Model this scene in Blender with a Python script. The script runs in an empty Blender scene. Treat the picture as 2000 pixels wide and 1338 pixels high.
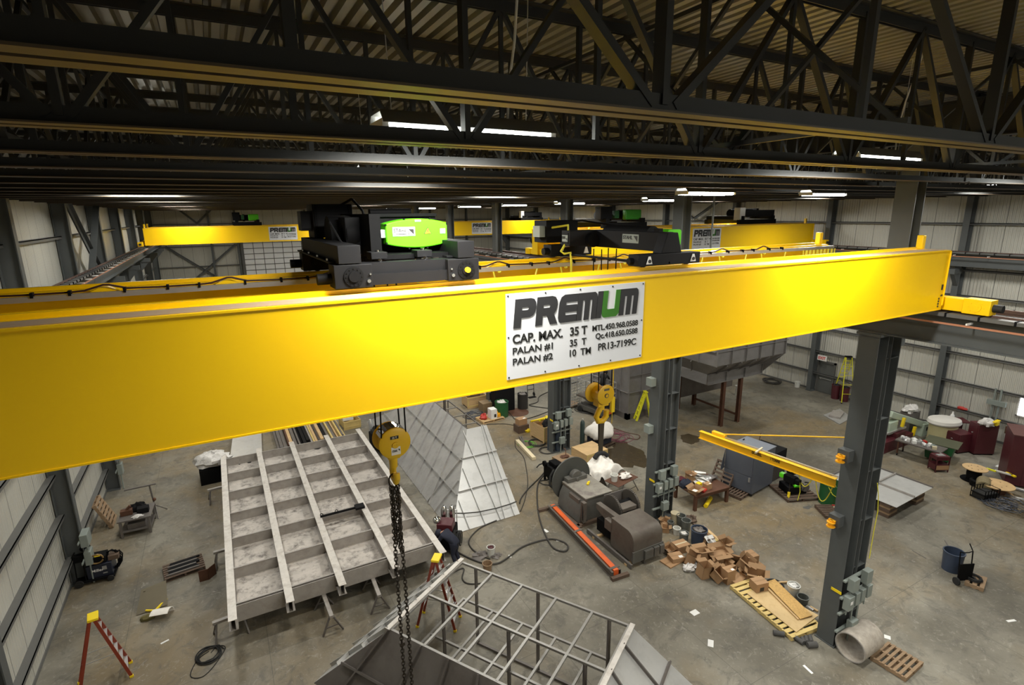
import bpy, bmesh, math, random
from mathutils import Matrix, Vector
random.seed(7)
R = math.radians
SC = bpy.context.scene
COL = SC.collection

# ------------------------------------------------------------------ camera
CAM_H = 12.4
FPX = 1055.75                       # focal length in pixels of the 2000 x 1338 frame
yaw, pitch, roll = 0.496253, 0.236357, -0.0110083
_cy, _sy, _cp, _sp = math.cos(yaw), math.sin(yaw), math.cos(pitch), math.sin(pitch)
_F = Vector((_sy * _cp, _cy * _cp, -_sp)); _R = Vector((_cy, -_sy, 0)); _U = _R.cross(_F)
_R2 = _R * math.cos(roll) + _U * math.sin(roll); _U2 = _U * math.cos(roll) - _R * math.sin(roll)
cam = bpy.data.cameras.new('camera'); cam.sensor_width = 36; cam.lens = FPX / 2000 * 36
cam.clip_start = 0.05; cam.clip_end = 300
cam_o = bpy.data.objects.new('camera', cam); COL.objects.link(cam_o)
m = Matrix.Identity(4)
for i in range(3):
    m[i][0] = _R2[i]; m[i][1] = _U2[i]; m[i][2] = -_F[i]
m[2][3] = CAM_H
cam_o.matrix_world = m
SC.camera = cam_o

# ------------------------------------------------------------------ world and exposure
w = bpy.data.worlds.new('world'); SC.world = w; w.use_nodes = True
w.node_tree.nodes['Background'].inputs[0].default_value = (0.75, 0.85, 1.0, 1)
w.node_tree.nodes['Background'].inputs[1].default_value = 0.6
SC.view_settings.view_transform = 'Standard'; SC.view_settings.look = 'None'
SC.view_settings.exposure = 0.35; SC.view_settings.gamma = 1.0
LAMP_W = 285.0                      # every high bay lamp of the hall
LAMP_ROWS = (-6.5, -1.6, 5.45, 11.2, 19.0, 26.2, 32.8, 40.0, 50.0, 60.0)  # rows at negative Y are unseen lamps, added for frontal light on the girder
LAMP_X = (2.45, 10.0, 18.0, 30.2)

def ray(px, py):
    a, b = (px - 1000) / FPX, (669 - py) / FPX
    return _R2 * a + _U2 * b + _F
def F(px, py, z=0.0):               # the point of the height z seen there
    d = ray(px, py); t = (z - CAM_H) / d.z
    return Vector((d.x * t, d.y * t, z))
def FY(px, py, Y):
    d = ray(px, py); t = Y / d.y
    return Vector((d.x * t, Y, CAM_H + d.z * t))
def FX(px, py, X):
    d = ray(px, py); t = X / d.x
    return Vector((X, d.y * t, CAM_H + d.z * t))

# ------------------------------------------------------------------ materials
MATS = {}
def mat(name, col, rough=0.6, metal=0.0, var=0.15, scale=3.0, dirt=None, dirt_amt=0.0, dscale=1.2, bump=0.0, bscale=40, emit=None, estr=0.0, spec=0.5, stretch=None):
    if name in MATS: return MATS[name]
    M = bpy.data.materials.new(name); M.use_nodes = True
    nt = M.node_tree; N = nt.nodes; L = nt.links
    b = N['Principled BSDF']
    b.inputs['Roughness'].default_value = rough; b.inputs['Metallic'].default_value = metal
    b.inputs['Specular IOR Level'].default_value = spec
    c = (col[0], col[1], col[2], 1)
    tc = N.new('ShaderNodeTexCoord')
    vec = tc.outputs['Object']
    if stretch:
        mp = N.new('ShaderNodeMapping'); mp.inputs['Scale'].default_value = stretch
        L.new(vec, mp.inputs[0]); vec = mp.outputs[0]
    nz = N.new('ShaderNodeTexNoise'); nz.inputs['Scale'].default_value = scale; nz.inputs['Detail'].default_value = 6
    L.new(vec, nz.inputs['Vector'])
    mx = N.new('ShaderNodeMix'); mx.data_type = 'RGBA'
    lo = [max(0, x * (1 - var)) for x in col]; hi = [min(1, x * (1 + var)) for x in col]
    mx.inputs[6].default_value = (*lo, 1); mx.inputs[7].default_value = (*hi, 1)
    L.new(nz.outputs[0], mx.inputs[0]); out = mx.outputs[2]
    if dirt:
        n2 = N.new('ShaderNodeTexNoise'); n2.inputs['Scale'].default_value = dscale; n2.inputs['Detail'].default_value = 8; n2.inputs['Roughness'].default_value = 0.7
        L.new(vec, n2.inputs['Vector'])
        rp = N.new('ShaderNodeValToRGB'); rp.color_ramp.elements[0].position = 0.48; rp.color_ramp.elements[1].position = 0.72
        rp.color_ramp.elements[0].color = (0, 0, 0, 1); rp.color_ramp.elements[1].color = (dirt_amt, dirt_amt, dirt_amt, 1)
        L.new(n2.outputs[0], rp.inputs[0])
        m2 = N.new('ShaderNodeMix'); m2.data_type = 'RGBA'; m2.inputs[7].default_value = (*dirt, 1)
        L.new(rp.outputs[0], m2.inputs[0]); L.new(out, m2.inputs[6]); out = m2.outputs[2]
    L.new(out, b.inputs['Base Color'])
    if bump:
        n3 = N.new('ShaderNodeTexNoise'); n3.inputs['Scale'].default_value = bscale; n3.inputs['Detail'].default_value = 4
        L.new(vec, n3.inputs['Vector'])
        bp = N.new('ShaderNodeBump'); bp.inputs['Strength'].default_value = bump; bp.inputs['Distance'].default_value = 0.02
        L.new(n3.outputs[0], bp.inputs['Height']); L.new(bp.outputs[0], b.inputs['Normal'])
    if emit:
        b.inputs['Emission Color'].default_value = (*emit, 1); b.inputs['Emission Strength'].default_value = estr
    MATS[name] = M
    return M

yellow = mat('crane yellow paint', (1.0, 0.61, 0.0), 0.38, var=0.03, scale=0.8)
yellow2 = mat('jib yellow paint', (0.80, 0.46, 0.01), 0.42, var=0.06)
hookyel = mat('hook block yellow paint', (0.72, 0.45, 0.01), 0.4, var=0.08)
primer = mat('bare primer strip', (0.40, 0.29, 0.19), 0.6, var=0.1, scale=6, stretch=(0.5, 4, 4))
colsteel = mat('dark grey structural paint', (0.080, 0.087, 0.088), 0.5, var=0.12)
trussm = mat('black joist primer', (0.015, 0.015, 0.0145), 0.55, var=0.2)
trussbounce = mat('chord underside with painted bounce light', (0.07, 0.048, 0.026), 0.5, var=0.2, scale=5)  # brown tint paints in the yellow light bounced up onto the flanges
girtm = mat('grey girt paint', (0.105, 0.105, 0.10), 0.5, var=0.1)
blackm = mat('black machine paint', (0.005, 0.005, 0.0055), 0.65, var=0.2, spec=0.1)
black2 = mat('satin black plate', (0.008, 0.008, 0.009), 0.6, var=0.2, spec=0.13)
rubber = mat('black rubber', (0.012, 0.012, 0.012), 0.7)
green = mat('bright green cover', (0.10, 0.62, 0.006), 0.35, var=0.03)
dgreen = mat('dark green paint', (0.01, 0.09, 0.025), 0.5, dirt=(0.1, 0.06, 0.03), dirt_amt=0.4)
white = mat('white paint', (0.75, 0.75, 0.73), 0.5, var=0.05)
signw = mat('sign white', (0.70, 0.71, 0.74), 0.4, var=0.02)
ink = mat('black lettering', (0.012, 0.012, 0.012), 0.5)
logom = mat('charcoal logo', (0.022, 0.022, 0.025), 0.4, var=0.4, scale=2.5, stretch=(0.1, 1, 6))
logog = mat('green logo letter', (0.035, 0.17, 0.012), 0.4, var=0.4, scale=2.0)
gstrip = mat('galvanised strip', (0.42, 0.42, 0.42), 0.4, 0.6, var=0.2)
gbox = mat('grey green electrical box', (0.22, 0.25, 0.23), 0.5, var=0.08)
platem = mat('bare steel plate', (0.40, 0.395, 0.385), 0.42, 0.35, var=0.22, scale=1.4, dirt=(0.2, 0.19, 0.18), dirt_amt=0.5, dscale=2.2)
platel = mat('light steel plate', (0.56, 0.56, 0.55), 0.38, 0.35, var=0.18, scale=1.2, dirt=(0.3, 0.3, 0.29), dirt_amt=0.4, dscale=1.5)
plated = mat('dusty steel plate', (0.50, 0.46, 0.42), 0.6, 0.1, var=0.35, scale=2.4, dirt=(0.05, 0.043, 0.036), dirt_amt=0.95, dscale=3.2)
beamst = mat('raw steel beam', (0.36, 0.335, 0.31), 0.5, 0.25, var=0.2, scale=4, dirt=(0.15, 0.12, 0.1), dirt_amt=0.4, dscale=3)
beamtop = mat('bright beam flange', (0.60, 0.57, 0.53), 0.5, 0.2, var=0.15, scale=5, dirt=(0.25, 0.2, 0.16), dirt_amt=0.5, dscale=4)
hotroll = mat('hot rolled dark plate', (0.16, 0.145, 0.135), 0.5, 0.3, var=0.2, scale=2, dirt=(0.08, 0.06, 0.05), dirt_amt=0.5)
tubest = mat('square steel tube', (0.33, 0.32, 0.30), 0.42, 0.4, var=0.2)
rust = mat('rusty steel', (0.10, 0.042, 0.022), 0.75, 0.1, var=0.35, scale=5, dirt=(0.05, 0.025, 0.015), dirt_amt=0.6)
maroon = mat('maroon cabinet paint', (0.075, 0.012, 0.018), 0.42, var=0.1, dirt=(0.12, 0.07, 0.06), dirt_amt=0.2)
greym = mat('winch grey paint', (0.105, 0.102, 0.092), 0.55, 0.1, var=0.25, dirt=(0.05, 0.035, 0.03), dirt_amt=0.5, dscale=2)
greym2 = mat('worn brown grey paint', (0.115, 0.098, 0.082), 0.5, 0.1, var=0.25, dirt=(0.05, 0.03, 0.026), dirt_amt=0.6, dscale=1.6)
bluegrey = mat('blue grey cabinet paint', (0.085, 0.095, 0.12), 0.45, var=0.1)
bluegreyl = mat('blue grey cabinet roof', (0.20, 0.22, 0.26), 0.5, var=0.1)
orange = mat('orange paint', (0.66, 0.11, 0.02), 0.5, var=0.2, dirt=(0.25, 0.1, 0.05), dirt_amt=0.4)
ladred = mat('orange fibreglass', (0.22, 0.032, 0.012), 0.5, var=0.2)
safety = mat('safety yellow', (0.85, 0.62, 0.01), 0.45, var=0.05)
limey = mat('lime yellow ladder', (0.75, 0.72, 0.03), 0.45, var=0.08)
alu = mat('aluminium', (0.62, 0.62, 0.62), 0.35, 0.7)
chrome = mat('chrome', (0.75, 0.75, 0.75), 0.12, 1.0)
wood = mat('pale pine', (0.56, 0.38, 0.19), 0.7, var=0.25, scale=3, stretch=(1, 1, 7))
wood2 = mat('weathered pallet wood', (0.27, 0.18, 0.105), 0.75, var=0.35, scale=4, stretch=(6, 1, 1))
woodd = mat('dark old wood', (0.10, 0.065, 0.045), 0.75, var=0.3)
woody = mat('yellowish new timber', (0.60, 0.45, 0.17), 0.7, var=0.2, scale=4)
ply = mat('plywood sheet', (0.58, 0.42, 0.21), 0.6, var=0.12, scale=2, dirt=(0.40, 0.25, 0.1), dirt_amt=0.5, dscale=5)
osb = mat('strand board', (0.55, 0.34, 0.11), 0.65, var=0.4, scale=22, dirt=(0.3, 0.16, 0.05), dirt_amt=0.5, dscale=14)
card = mat('cardboard', (0.36, 0.215, 0.11), 0.75, var=0.12)
card2 = mat('cardboard inside', (0.30, 0.18, 0.09), 0.8, var=0.12)
paper = mat('white paper', (0.78, 0.78, 0.76), 0.7, var=0.05)
cloth = mat('white cloth', (0.74, 0.71, 0.66), 0.85, var=0.15, scale=6, bump=0.6, bscale=9)
foam = mat('crumpled clear plastic', (0.62, 0.60, 0.58), 0.3, var=0.3, scale=10, bump=0.8, bscale=14)
navy = mat('navy work cloth', (0.012, 0.015, 0.030), 0.85, var=0.3)
blackcl = mat('black work cloth', (0.010, 0.010, 0.011), 0.85, var=0.3)
skin = mat('skin', (0.50, 0.28, 0.19), 0.55, var=0.08)
bluebin = mat('dark blue plastic', (0.035, 0.05, 0.085), 0.45, var=0.1)
bucketw = mat('white pail plastic', (0.62, 0.62, 0.58), 0.5, var=0.15, dirt=(0.25, 0.22, 0.18), dirt_amt=0.5)
bucketg = mat('grey pail', (0.14, 0.15, 0.14), 0.5, 0.2, var=0.3, dirt=(0.3, 0.3, 0.25), dirt_amt=0.5, dscale=5)
creamp = mat('cream plastic', (0.55, 0.48, 0.33), 0.5)
paleg = mat('pale green machine paint', (0.42, 0.50, 0.40), 0.4, var=0.05)
cable = mat('dark hose rubber', (0.035, 0.032, 0.028), 0.6)
cablep = mat('magenta cable', (0.22, 0.05, 0.09), 0.5)
cableb = mat('steel blue wire', (0.07, 0.078, 0.10), 0.45, 0.4)
cabley = mat('yellow hose', (0.75, 0.68, 0.05), 0.5)
cableg = mat('green hose', (0.15, 0.45, 0.06), 0.5)
cablew = mat('white lamp cord', (0.72, 0.70, 0.64), 0.5)
copper = mat('copper conductor bar', (0.55, 0.25, 0.15), 0.4, 0.4, var=0.1)
railbrown = mat('rusty crane rail', (0.095, 0.055, 0.045), 0.55, 0.3, var=0.3)
sheetgrey = mat('pale tarpaulin', (0.62, 0.60, 0.56), 0.6, var=0.1)
cylblue = mat('gas cylinder navy', (0.035, 0.05, 0.075), 0.4)
redm = mat('red paint', (0.45, 0.03, 0.02), 0.45)
chainm = mat('dark steel chain', (0.045, 0.036, 0.028), 0.45, 0.5, var=0.3, scale=20)
pipem = mat('mottled grey pipe', (0.40, 0.36, 0.31), 0.6, var=0.3, scale=9, dirt=(0.2, 0.17, 0.14), dirt_amt=0.6, dscale=6)
wet = mat('wet dark concrete', (0.060, 0.045, 0.026), 0.22, var=0.25, scale=3)
stainm = mat('grey scuffed concrete', (0.10, 0.095, 0.085), 0.7, var=0.3, scale=8)
tubeem = mat('fluorescent tube', (1, 1, 1), 0.4, emit=(0.97, 1.0, 0.92), estr=22)
daylight = mat('daylit pane', (0.9, 0.95, 1), 0.3, emit=(0.85, 0.93, 1.0), estr=5)
exitred = mat('exit red', (0.6, 0.03, 0.02), 0.5)
doorm = mat('grey door paint', (0.10, 0.105, 0.10), 0.5)
warn = mat('warning orange', (0.95, 0.42, 0.01), 0.45)

def concrete():
    M = bpy.data.materials.new('worn concrete slab'); M.use_nodes = True
    nt = M.node_tree; N = nt.nodes; L = nt.links; b = N['Principled BSDF']
    b.inputs['Roughness'].default_value = 0.55
    tc = N.new('ShaderNodeTexCoord'); V = tc.outputs['Object']
    def noise(s, d=8, r=0.6, dist=0.0):
        n = N.new('ShaderNodeTexNoise'); n.inputs['Scale'].default_value = s; n.inputs['Detail'].default_value = d
        n.inputs['Roughness'].default_value = r; n.inputs['Distortion'].default_value = dist; L.new(V, n.inputs['Vector']); return n.outputs[0]
    def ramp(x, p0, p1, a=0.0, c=1.0):
        r = N.new('ShaderNodeValToRGB'); r.color_ramp.elements[0].position = p0; r.color_ramp.elements[1].position = p1
        r.color_ramp.elements[0].color = (a, a, a, 1); r.color_ramp.elements[1].color = (c, c, c, 1); L.new(x, r.inputs[0]); return r.outputs[0]
    def mix(f, a, c):
        m = N.new('ShaderNodeMix'); m.data_type = 'RGBA'
        L.new(f, m.inputs[0])
        for k, q in ((6, a), (7, c)):
            if isinstance(q, tuple): m.inputs[k].default_value = (*q, 1)
            else: L.new(q, m.inputs[k])
        return m.outputs[2]
    base = mix(ramp(noise(0.22, 7), 0.38, 0.62), (0.115, 0.104, 0.080), (0.245, 0.228, 0.184))
    base = mix(ramp(noise(0.12, 5, 0.65, 0.4), 0.45, 0.62, 0, 0.7), base, (0.20, 0.138, 0.058))
    base = mix(ramp(noise(1.6, 10, 0.74, 0.8), 0.50, 0.62, 0, 0.6), base, (0.085, 0.078, 0.066))
    base = mix(ramp(noise(4.0, 9, 0.78, 1.6), 0.55, 0.64, 0, 0.55), base, (0.33, 0.315, 0.27))
    base = mix(ramp(noise(9.0, 6, 0.8), 0.62, 0.70, 0, 0.5), base, (0.05, 0.046, 0.04))
    br = N.new('ShaderNodeTexBrick'); br.offset = 0; br.inputs['Scale'].default_value = 1.0
    br.inputs['Brick Width'].default_value = 3.75; br.inputs['Row Height'].default_value = 3.75; br.inputs['Mortar Size'].default_value = 0.009
    br.inputs['Color1'].default_value = (0, 0, 0, 1); br.inputs['Color2'].default_value = (0, 0, 0, 1); br.inputs['Mortar'].default_value = (0.55, 0.55, 0.55, 1)
    L.new(V, br.inputs['Vector'])
    base = mix(br.outputs['Color'], base, (0.06, 0.055, 0.045))
    L.new(base, b.inputs['Base Color'])
    L.new(ramp(noise(1.0, 6), 0.3, 0.7, 0.42, 0.7), b.inputs['Roughness'])
    return M
floorm = concrete()

def ribbed(name, col, period, axis, depth, rough, metal, seam=0.0):
    """sheet cladding: shallow ribs as bump, a darker seam between the sheets"""
    M = bpy.data.materials.new(name); M.use_nodes = True
    nt = M.node_tree; N = nt.nodes; L = nt.links; b = N['Principled BSDF']
    b.inputs['Roughness'].default_value = rough; b.inputs['Metallic'].default_value = metal
    tc = N.new('ShaderNodeTexCoord'); sp = N.new('ShaderNodeSeparateXYZ'); L.new(tc.outputs['Object'], sp.inputs[0])
    def mth(op, a, v=None):
        n = N.new('ShaderNodeMath'); n.operation = op
        L.new(a, n.inputs[0])
        if v is not None: n.inputs[1].default_value = v
        return n.outputs[0]
    s = mth('MULTIPLY', sp.outputs[axis], 2 * math.pi / period); s = mth('SINE', s); s = mth('MULTIPLY', s, 2.5)
    cl = N.new('ShaderNodeClamp'); cl.inputs['Min'].default_value = -1; L.new(s, cl.inputs[0])
    bp = N.new('ShaderNodeBump'); bp.inputs['Strength'].default_value = 0.8; bp.inputs['Distance'].default_value = depth
    L.new(cl.outputs[0], bp.inputs['Height']); L.new(bp.outputs[0], b.inputs['Normal'])
    nz = N.new('ShaderNodeTexNoise'); nz.inputs['Scale'].default_value = 0.5; nz.inputs['Detail'].default_value = 6; L.new(tc.outputs['Object'], nz.inputs['Vector'])
    mx = N.new('ShaderNodeMix'); mx.data_type = 'RGBA'; L.new(nz.outputs[0], mx.inputs[0])
    mx.inputs[6].default_value = (*[c * 0.88 for c in col], 1); mx.inputs[7].default_value = (*[min(1, c * 1.08) for c in col], 1)
    out = mx.outputs[2]
    if seam:
        f = mth('FRACT', mth('MULTIPLY', sp.outputs[axis], 1 / seam)); f = mth('LESS_THAN', f, 0.022 / seam)
        m2 = N.new('ShaderNodeMix'); m2.data_type = 'RGBA'; L.new(f, m2.inputs[0]); L.new(out, m2.inputs[6]); m2.inputs[7].default_value = (0.1, 0.1, 0.1, 1); out = m2.outputs[2]
    L.new(out, b.inputs['Base Color'])
    return M
wallm = ribbed('white wall cladding', (0.52, 0.51, 0.455), 0.15, 1, 0.012, 0.45, 0.1, 1.07)
wallb = ribbed('white end wall cladding', (0.52, 0.51, 0.455), 0.15, 0, 0.012, 0.45, 0.1, 1.07)
deckm = mat('galvanised roof deck', (0.27, 0.25, 0.195), 0.36, 0.5, var=0.25, scale=1.2, stretch=(1, 0.15, 1))

# ------------------------------------------------------------------ mesh building
class MB:
    def __init__(s): s.v = []; s.f = []; s.cuts = []
    def add(s, vs, fs):
        n = len(s.v); s.cuts.append((n, len(s.f))); s.v += [tuple(v) for v in vs]; s.f += [tuple(i + n for i in f) for f in fs]; return s
    BF = ((0, 3, 2, 1), (4, 5, 6, 7), (0, 1, 5, 4), (1, 2, 6, 5), (2, 3, 7, 6), (3, 0, 4, 7))
    def bx(s, x0, x1, y0, y1, z0, z1):
        return s.add([(x0, y0, z0), (x1, y0, z0), (x1, y1, z0), (x0, y1, z0), (x0, y0, z1), (x1, y0, z1), (x1, y1, z1), (x0, y1, z1)], s.BF)
    def box(s, c, d, rz=0, rx=0, ry=0):
        M = Matrix.Translation(c) @ Matrix.Rotation(rz, 4, 'Z') @ Matrix.Rotation(ry, 4, 'Y') @ Matrix.Rotation(rx, 4, 'X')
        h = [x / 2 for x in d]
        vs = [M @ Vector(v) for v in ((-h[0], -h[1], -h[2]), (h[0], -h[1], -h[2]), (h[0], h[1], -h[2]), (-h[0], h[1], -h[2]), (-h[0], -h[1], h[2]), (h[0], -h[1], h[2]), (h[0], h[1], h[2]), (-h[0], h[1], h[2]))]
        return s.add(vs, s.BF)
    @staticmethod
    def frame(p, q, up=(0, 0, 1)):
        p, q = Vector(p), Vector(q); d = (q - p).normalized(); u = Vector(up)
        if abs(d.dot(u)) > 0.98: u = Vector((1, 0, 0)) if abs(d.x) < 0.9 else Vector((0, 1, 0))
        sd = d.cross(u).normalized(); u = sd.cross(d).normalized()
        return p, q, d, sd, u
    def bar(s, p, q, w, h, up=(0, 0, 1), os=0.0, ou=0.0):
        p, q, d, sd, u = s.frame(p, q, up)
        o = sd * os + u * ou
        vs = []
        for e in (p, q):
            for a, b in ((-1, -1), (1, -1), (1, 1), (-1, 1)): vs.append(e + o + sd * (a * w / 2) + u * (b * h / 2))
        return s.add(vs, s.BF)
    def ibeam(s, p, q, d, b, tw=0.012, tf=0.018, up=(0, 0, 1)):
        s.bar(p, q, b, tf, up, ou=d / 2 - tf / 2); s.bar(p, q, b, tf, up, ou=-d / 2 + tf / 2); s.bar(p, q, tw, d - 2 * tf, up); return s
    def channel(s, p, q, d, b, t=0.012, up=(0, 0, 1), side=1):
        s.bar(p, q, b, t, up, ou=d / 2 - t / 2, os=side * b / 2); s.bar(p, q, b, t, up, ou=-d / 2 + t / 2, os=side * b / 2); s.bar(p, q, t, d, up); return s
    def tube(s, p, q, r, n=12, r2=None, caps=True):
        p, q, d, sd, u = s.frame(p, q); r2 = r if r2 is None else r2
        vs = []
        for e, rr in ((p, r), (q, r2)):
            for i in range(n):
                a = 2 * math.pi * i / n; vs.append(e + sd * (rr * math.cos(a)) + u * (rr * math.sin(a)))
        fs = [(i, (i + 1) % n, n + (i + 1) % n, n + i) for i in range(n)]
        if caps: fs += [tuple(range(n - 1, -1, -1)), tuple(range(n, 2 * n))]
        return s.add(vs, fs)
    def path(s, pts, r, n=6, closed=False):
        pts = [Vector(p) for p in pts]; m = len(pts); vs = []; prev = None
        for i, p in enumerate(pts):
            a = pts[(i - 1) % m] if (closed or i > 0) else p; b = pts[(i + 1) % m] if (closed or i < m - 1) else p
            d = (b - a).normalized() if (b - a).length > 1e-9 else Vector((0, 0, 1))
            if prev is None:
                u = Vector((0, 0, 1)) if abs(d.z) < 0.9 else Vector((1, 0, 0))
                sd = d.cross(u).normalized()
            else:
                sd = (prev - d * prev.dot(d)).normalized()
            prev = sd; u = sd.cross(d)
            for k in range(n):
                t = 2 * math.pi * k / n; vs.append(p + sd * (r * math.cos(t)) + u * (r * math.sin(t)))
        fs = []
        for i in range(m if closed else m - 1):
            j = (i + 1) % m
            for k in range(n): fs.append((i * n + k, i * n + (k + 1) % n, j * n + (k + 1) % n, j * n + k))
        if not closed: fs += [tuple(range(n - 1, -1, -1)), tuple(range((m - 1) * n, m * n))]
        return s.add(vs, fs)
    def lathe(s, prof, c=(0, 0, 0), n=24, M=None, sx=1.0, cap=True):
        """profile of (radius, height) turned about z; M places it"""
        M = (M or Matrix.Identity(4)); c = Vector(c); vs = []; fs = []
        for r, h in prof:
            for i in range(n):
                a = 2 * math.pi * i / n
                vs.append(M @ Vector((r * math.cos(a) * sx, r * math.sin(a), h)) + c)
        for j in range(len(prof) - 1):
            for i in range(n):
                fs.append((j * n + i, j * n + (i + 1) % n, (j + 1) * n + (i + 1) % n, (j + 1) * n + i))
        if prof[0] == prof[-1]: cap = False
        if cap and prof[0][0] > 1e-4: fs.append(tuple(range(n - 1, -1, -1)))
        if cap and prof[-1][0] > 1e-4: fs.append(tuple(range((len(prof) - 1) * n, len(prof) * n)))
        return s.add(vs, fs)
    def disc(s, c, axis, r, th, n=28):
        c = Vector(c); a = Vector(axis).normalized() * (th / 2); return s.tube(c - a, c + a, r, n)
    def prism(s, poly, vec):
        vec = Vector(vec); n = len(poly); vs = [Vector(p) for p in poly] + [Vector(p) + vec for p in poly]
        fs = [tuple(range(n - 1, -1, -1)), tuple(range(n, 2 * n))] + [(i, (i + 1) % n, n + (i + 1) % n, n + i) for i in range(n)]
        return s.add(vs, fs)
    def ball(s, c, r, n=10, sz=(1, 1, 1)):
        c = Vector(c); prof = [(r * math.sin(math.pi * i / n), -r * math.cos(math.pi * i / n)) for i in range(n + 1)]
        M = Matrix.Diagonal((sz[0], sz[1], sz[2], 1))
        prof[0] = (1e-5, -r); prof[-1] = (1e-5, r)
        return s.lathe(prof, c, 2 * n, M)
    def blob(s, c, d, n=9, jit=0.18, seed=0, flat=0.0):
        """crumpled rounded heap"""
        rnd = random.Random(seed); vs = []; fs = []; m = 2 * n
        for j in range(n + 1):
            t = math.pi * j / n
            for i in range(m):
                a = 2 * math.pi * i / m; k = 1 + rnd.uniform(-jit, jit)
                z = -math.cos(t) * k * d[2] / 2
                vs.append((c[0] + math.sin(t) * math.cos(a) * k * d[0] / 2, c[1] + math.sin(t) * math.sin(a) * k * d[1] / 2, max(c[2] - d[2] * (0.5 - flat), c[2] + z)))
        for j in range(n):
            for i in range(m): fs.append((j * m + i, j * m + (i + 1) % m, (j + 1) * m + (i + 1) % m, (j + 1) * m + i))
        return s.add(vs, fs)
    def each(s, name, mt, parent, world=False):
        """every piece that was added becomes a part of its own"""
        ends = s.cuts[1:] + [(len(s.v), len(s.f))]
        for (v0, f0), (v1, f1) in zip(s.cuts, ends):
            q = MB(); q.v = s.v[v0:v1]; q.f = [tuple(i - v0 for i in f) for f in s.f[f0:f1]]; q.build(name, mt, parent, world)
    def mesh(s, name, mt, bevel=0.0):
        me = bpy.data.meshes.new(name); me.from_pydata(s.v, [], s.f)
        bm = bmesh.new(); bm.from_mesh(me)
        bmesh.ops.recalc_face_normals(bm, faces=bm.faces)
        bm.to_mesh(me); bm.free()
        me.polygons.foreach_set('use_smooth', [True] * len(me.polygons)); me.set_sharp_from_angle(angle=R(38))
        if mt: me.materials.append(mt)
        return me
    def build(s, name, mt, parent=None, world=False, bevel=0.0, loc=None):
        if parent is not None and world:
            Mi = XF[parent.name].inverted(); s.v = [tuple(Mi @ Vector(v)) for v in s.v]
        o = bpy.data.objects.new(name, s.mesh(name, mt)); COL.objects.link(o)
        XF[o.name] = Matrix.Identity(4)
        if parent is not None:
            o.parent = parent; XF[o.name] = XF[parent.name].copy(); KIDS.setdefault(parent.name, []).append(o)
        if loc is not None: o.location = loc; XF[o.name] = Matrix.Translation(loc)
        if bevel:
            b = o.modifiers.new('bevel', 'BEVEL'); b.width = bevel; b.segments = 2; b.limit_method = 'ANGLE'; b.angle_limit = R(40)
        return o
XF = {}; KIDS = {}
def tag(o, label, cat, group=None, kind=None):
    o['label'] = label; o['category'] = cat
    if group: o['group'] = group
    if kind: o['kind'] = kind
    return o
def thing(name, label, cat, loc=(0, 0, 0), rz=0.0, group=None, kind=None, tilt=None):
    o = bpy.data.objects.new(name, None); COL.objects.link(o); o.empty_display_size = 0.2
    M = Matrix.Translation(loc) @ Matrix.Rotation(rz, 4, 'Z')
    if tilt: M = M @ Matrix.Rotation(tilt[0], 4, 'X') @ Matrix.Rotation(tilt[1], 4, 'Y')
    o.matrix_world = M; XF[o.name] = M
    return tag(o, label, cat, group, kind)
def single(mb, name, mt, label, cat, loc=None, group=None, bevel=0.0, kind=None, rz=0.0):
    """a thing that is one mesh; the points of mb are local to loc"""
    o = mb.build(name, mt, bevel=bevel)
    if loc is not None or rz:
        o.matrix_world = Matrix.Translation(loc or (0, 0, 0)) @ Matrix.Rotation(rz, 4, 'Z'); XF[o.name] = o.matrix_world.copy()
    return tag(o, label, cat, group, kind)
def dup(root, loc, rz=0.0, label=None, group=None):
    def cp(o, par):
        c = o.copy(); COL.objects.link(c)
        if par is not None: c.parent = par
        for ch in KIDS.get(o.name, []):
            KIDS.setdefault(c.name, []).append(cp(ch, c))
        return c
    r = cp(root, None)
    r.matrix_world = Matrix.Translation(loc) @ Matrix.Rotation(rz, 4, 'Z'); XF[r.name] = r.matrix_world.copy()
    if label: r['label'] = label
    if group: r['group'] = group
    return r
def structure(mb, name, mt):
    o = mb.build(name, mt); o['kind'] = 'structure'; return o
# ------------------------------------------------------------------ the hall
XL, XR, YB, YN = -5.75, 35.96, 70.0, -9.0
ZROOF = 14.85
structure(MB().bx(XL - 0.3, XR + 0.3, YN, YB + 0.3, -0.3, 0), 'floor', floorm)
structure(MB().bx(XL - 0.12, XL, YN, YB, 0, 15.2), 'wall_left', wallm)
structure(MB().bx(XR, XR + 0.12, YN, YB, 0, 15.2), 'wall_right', wallm)
structure(MB().bx(XL, XR, YB, YB + 0.12, 0, 15.2), 'wall_back', wallb)
structure(MB().bx(XL, XR, YN - 0.12, YN, 0, 15.2), 'wall_front', wallb)
b = MB()
PER = 0.20; n = int((XR - XL) / PER) + 1; prof = []
for i in range(n):
    x = XL + i * PER
    prof += [(x, ZROOF + 0.085), (x + 0.05, ZROOF + 0.085), (x + 0.075, ZROOF), (x + 0.175, ZROOF)]
vs = []; fs = []
for x, z in prof: vs += [(x, YN, z), (x, YB, z)]
for i in range(len(prof) - 1): fs.append((2 * i, 2 * i + 1, 2 * i + 3, 2 * i + 2))
b.add(vs, fs)
structure(b, 'ceiling', deckm)
structure(MB().bx(XL - 0.2, XR + 0.2, YN - 0.2, YB + 0.2, ZROOF + 0.12, ZROOF + 0.3), 'ceiling_insulation', woodd)

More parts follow.
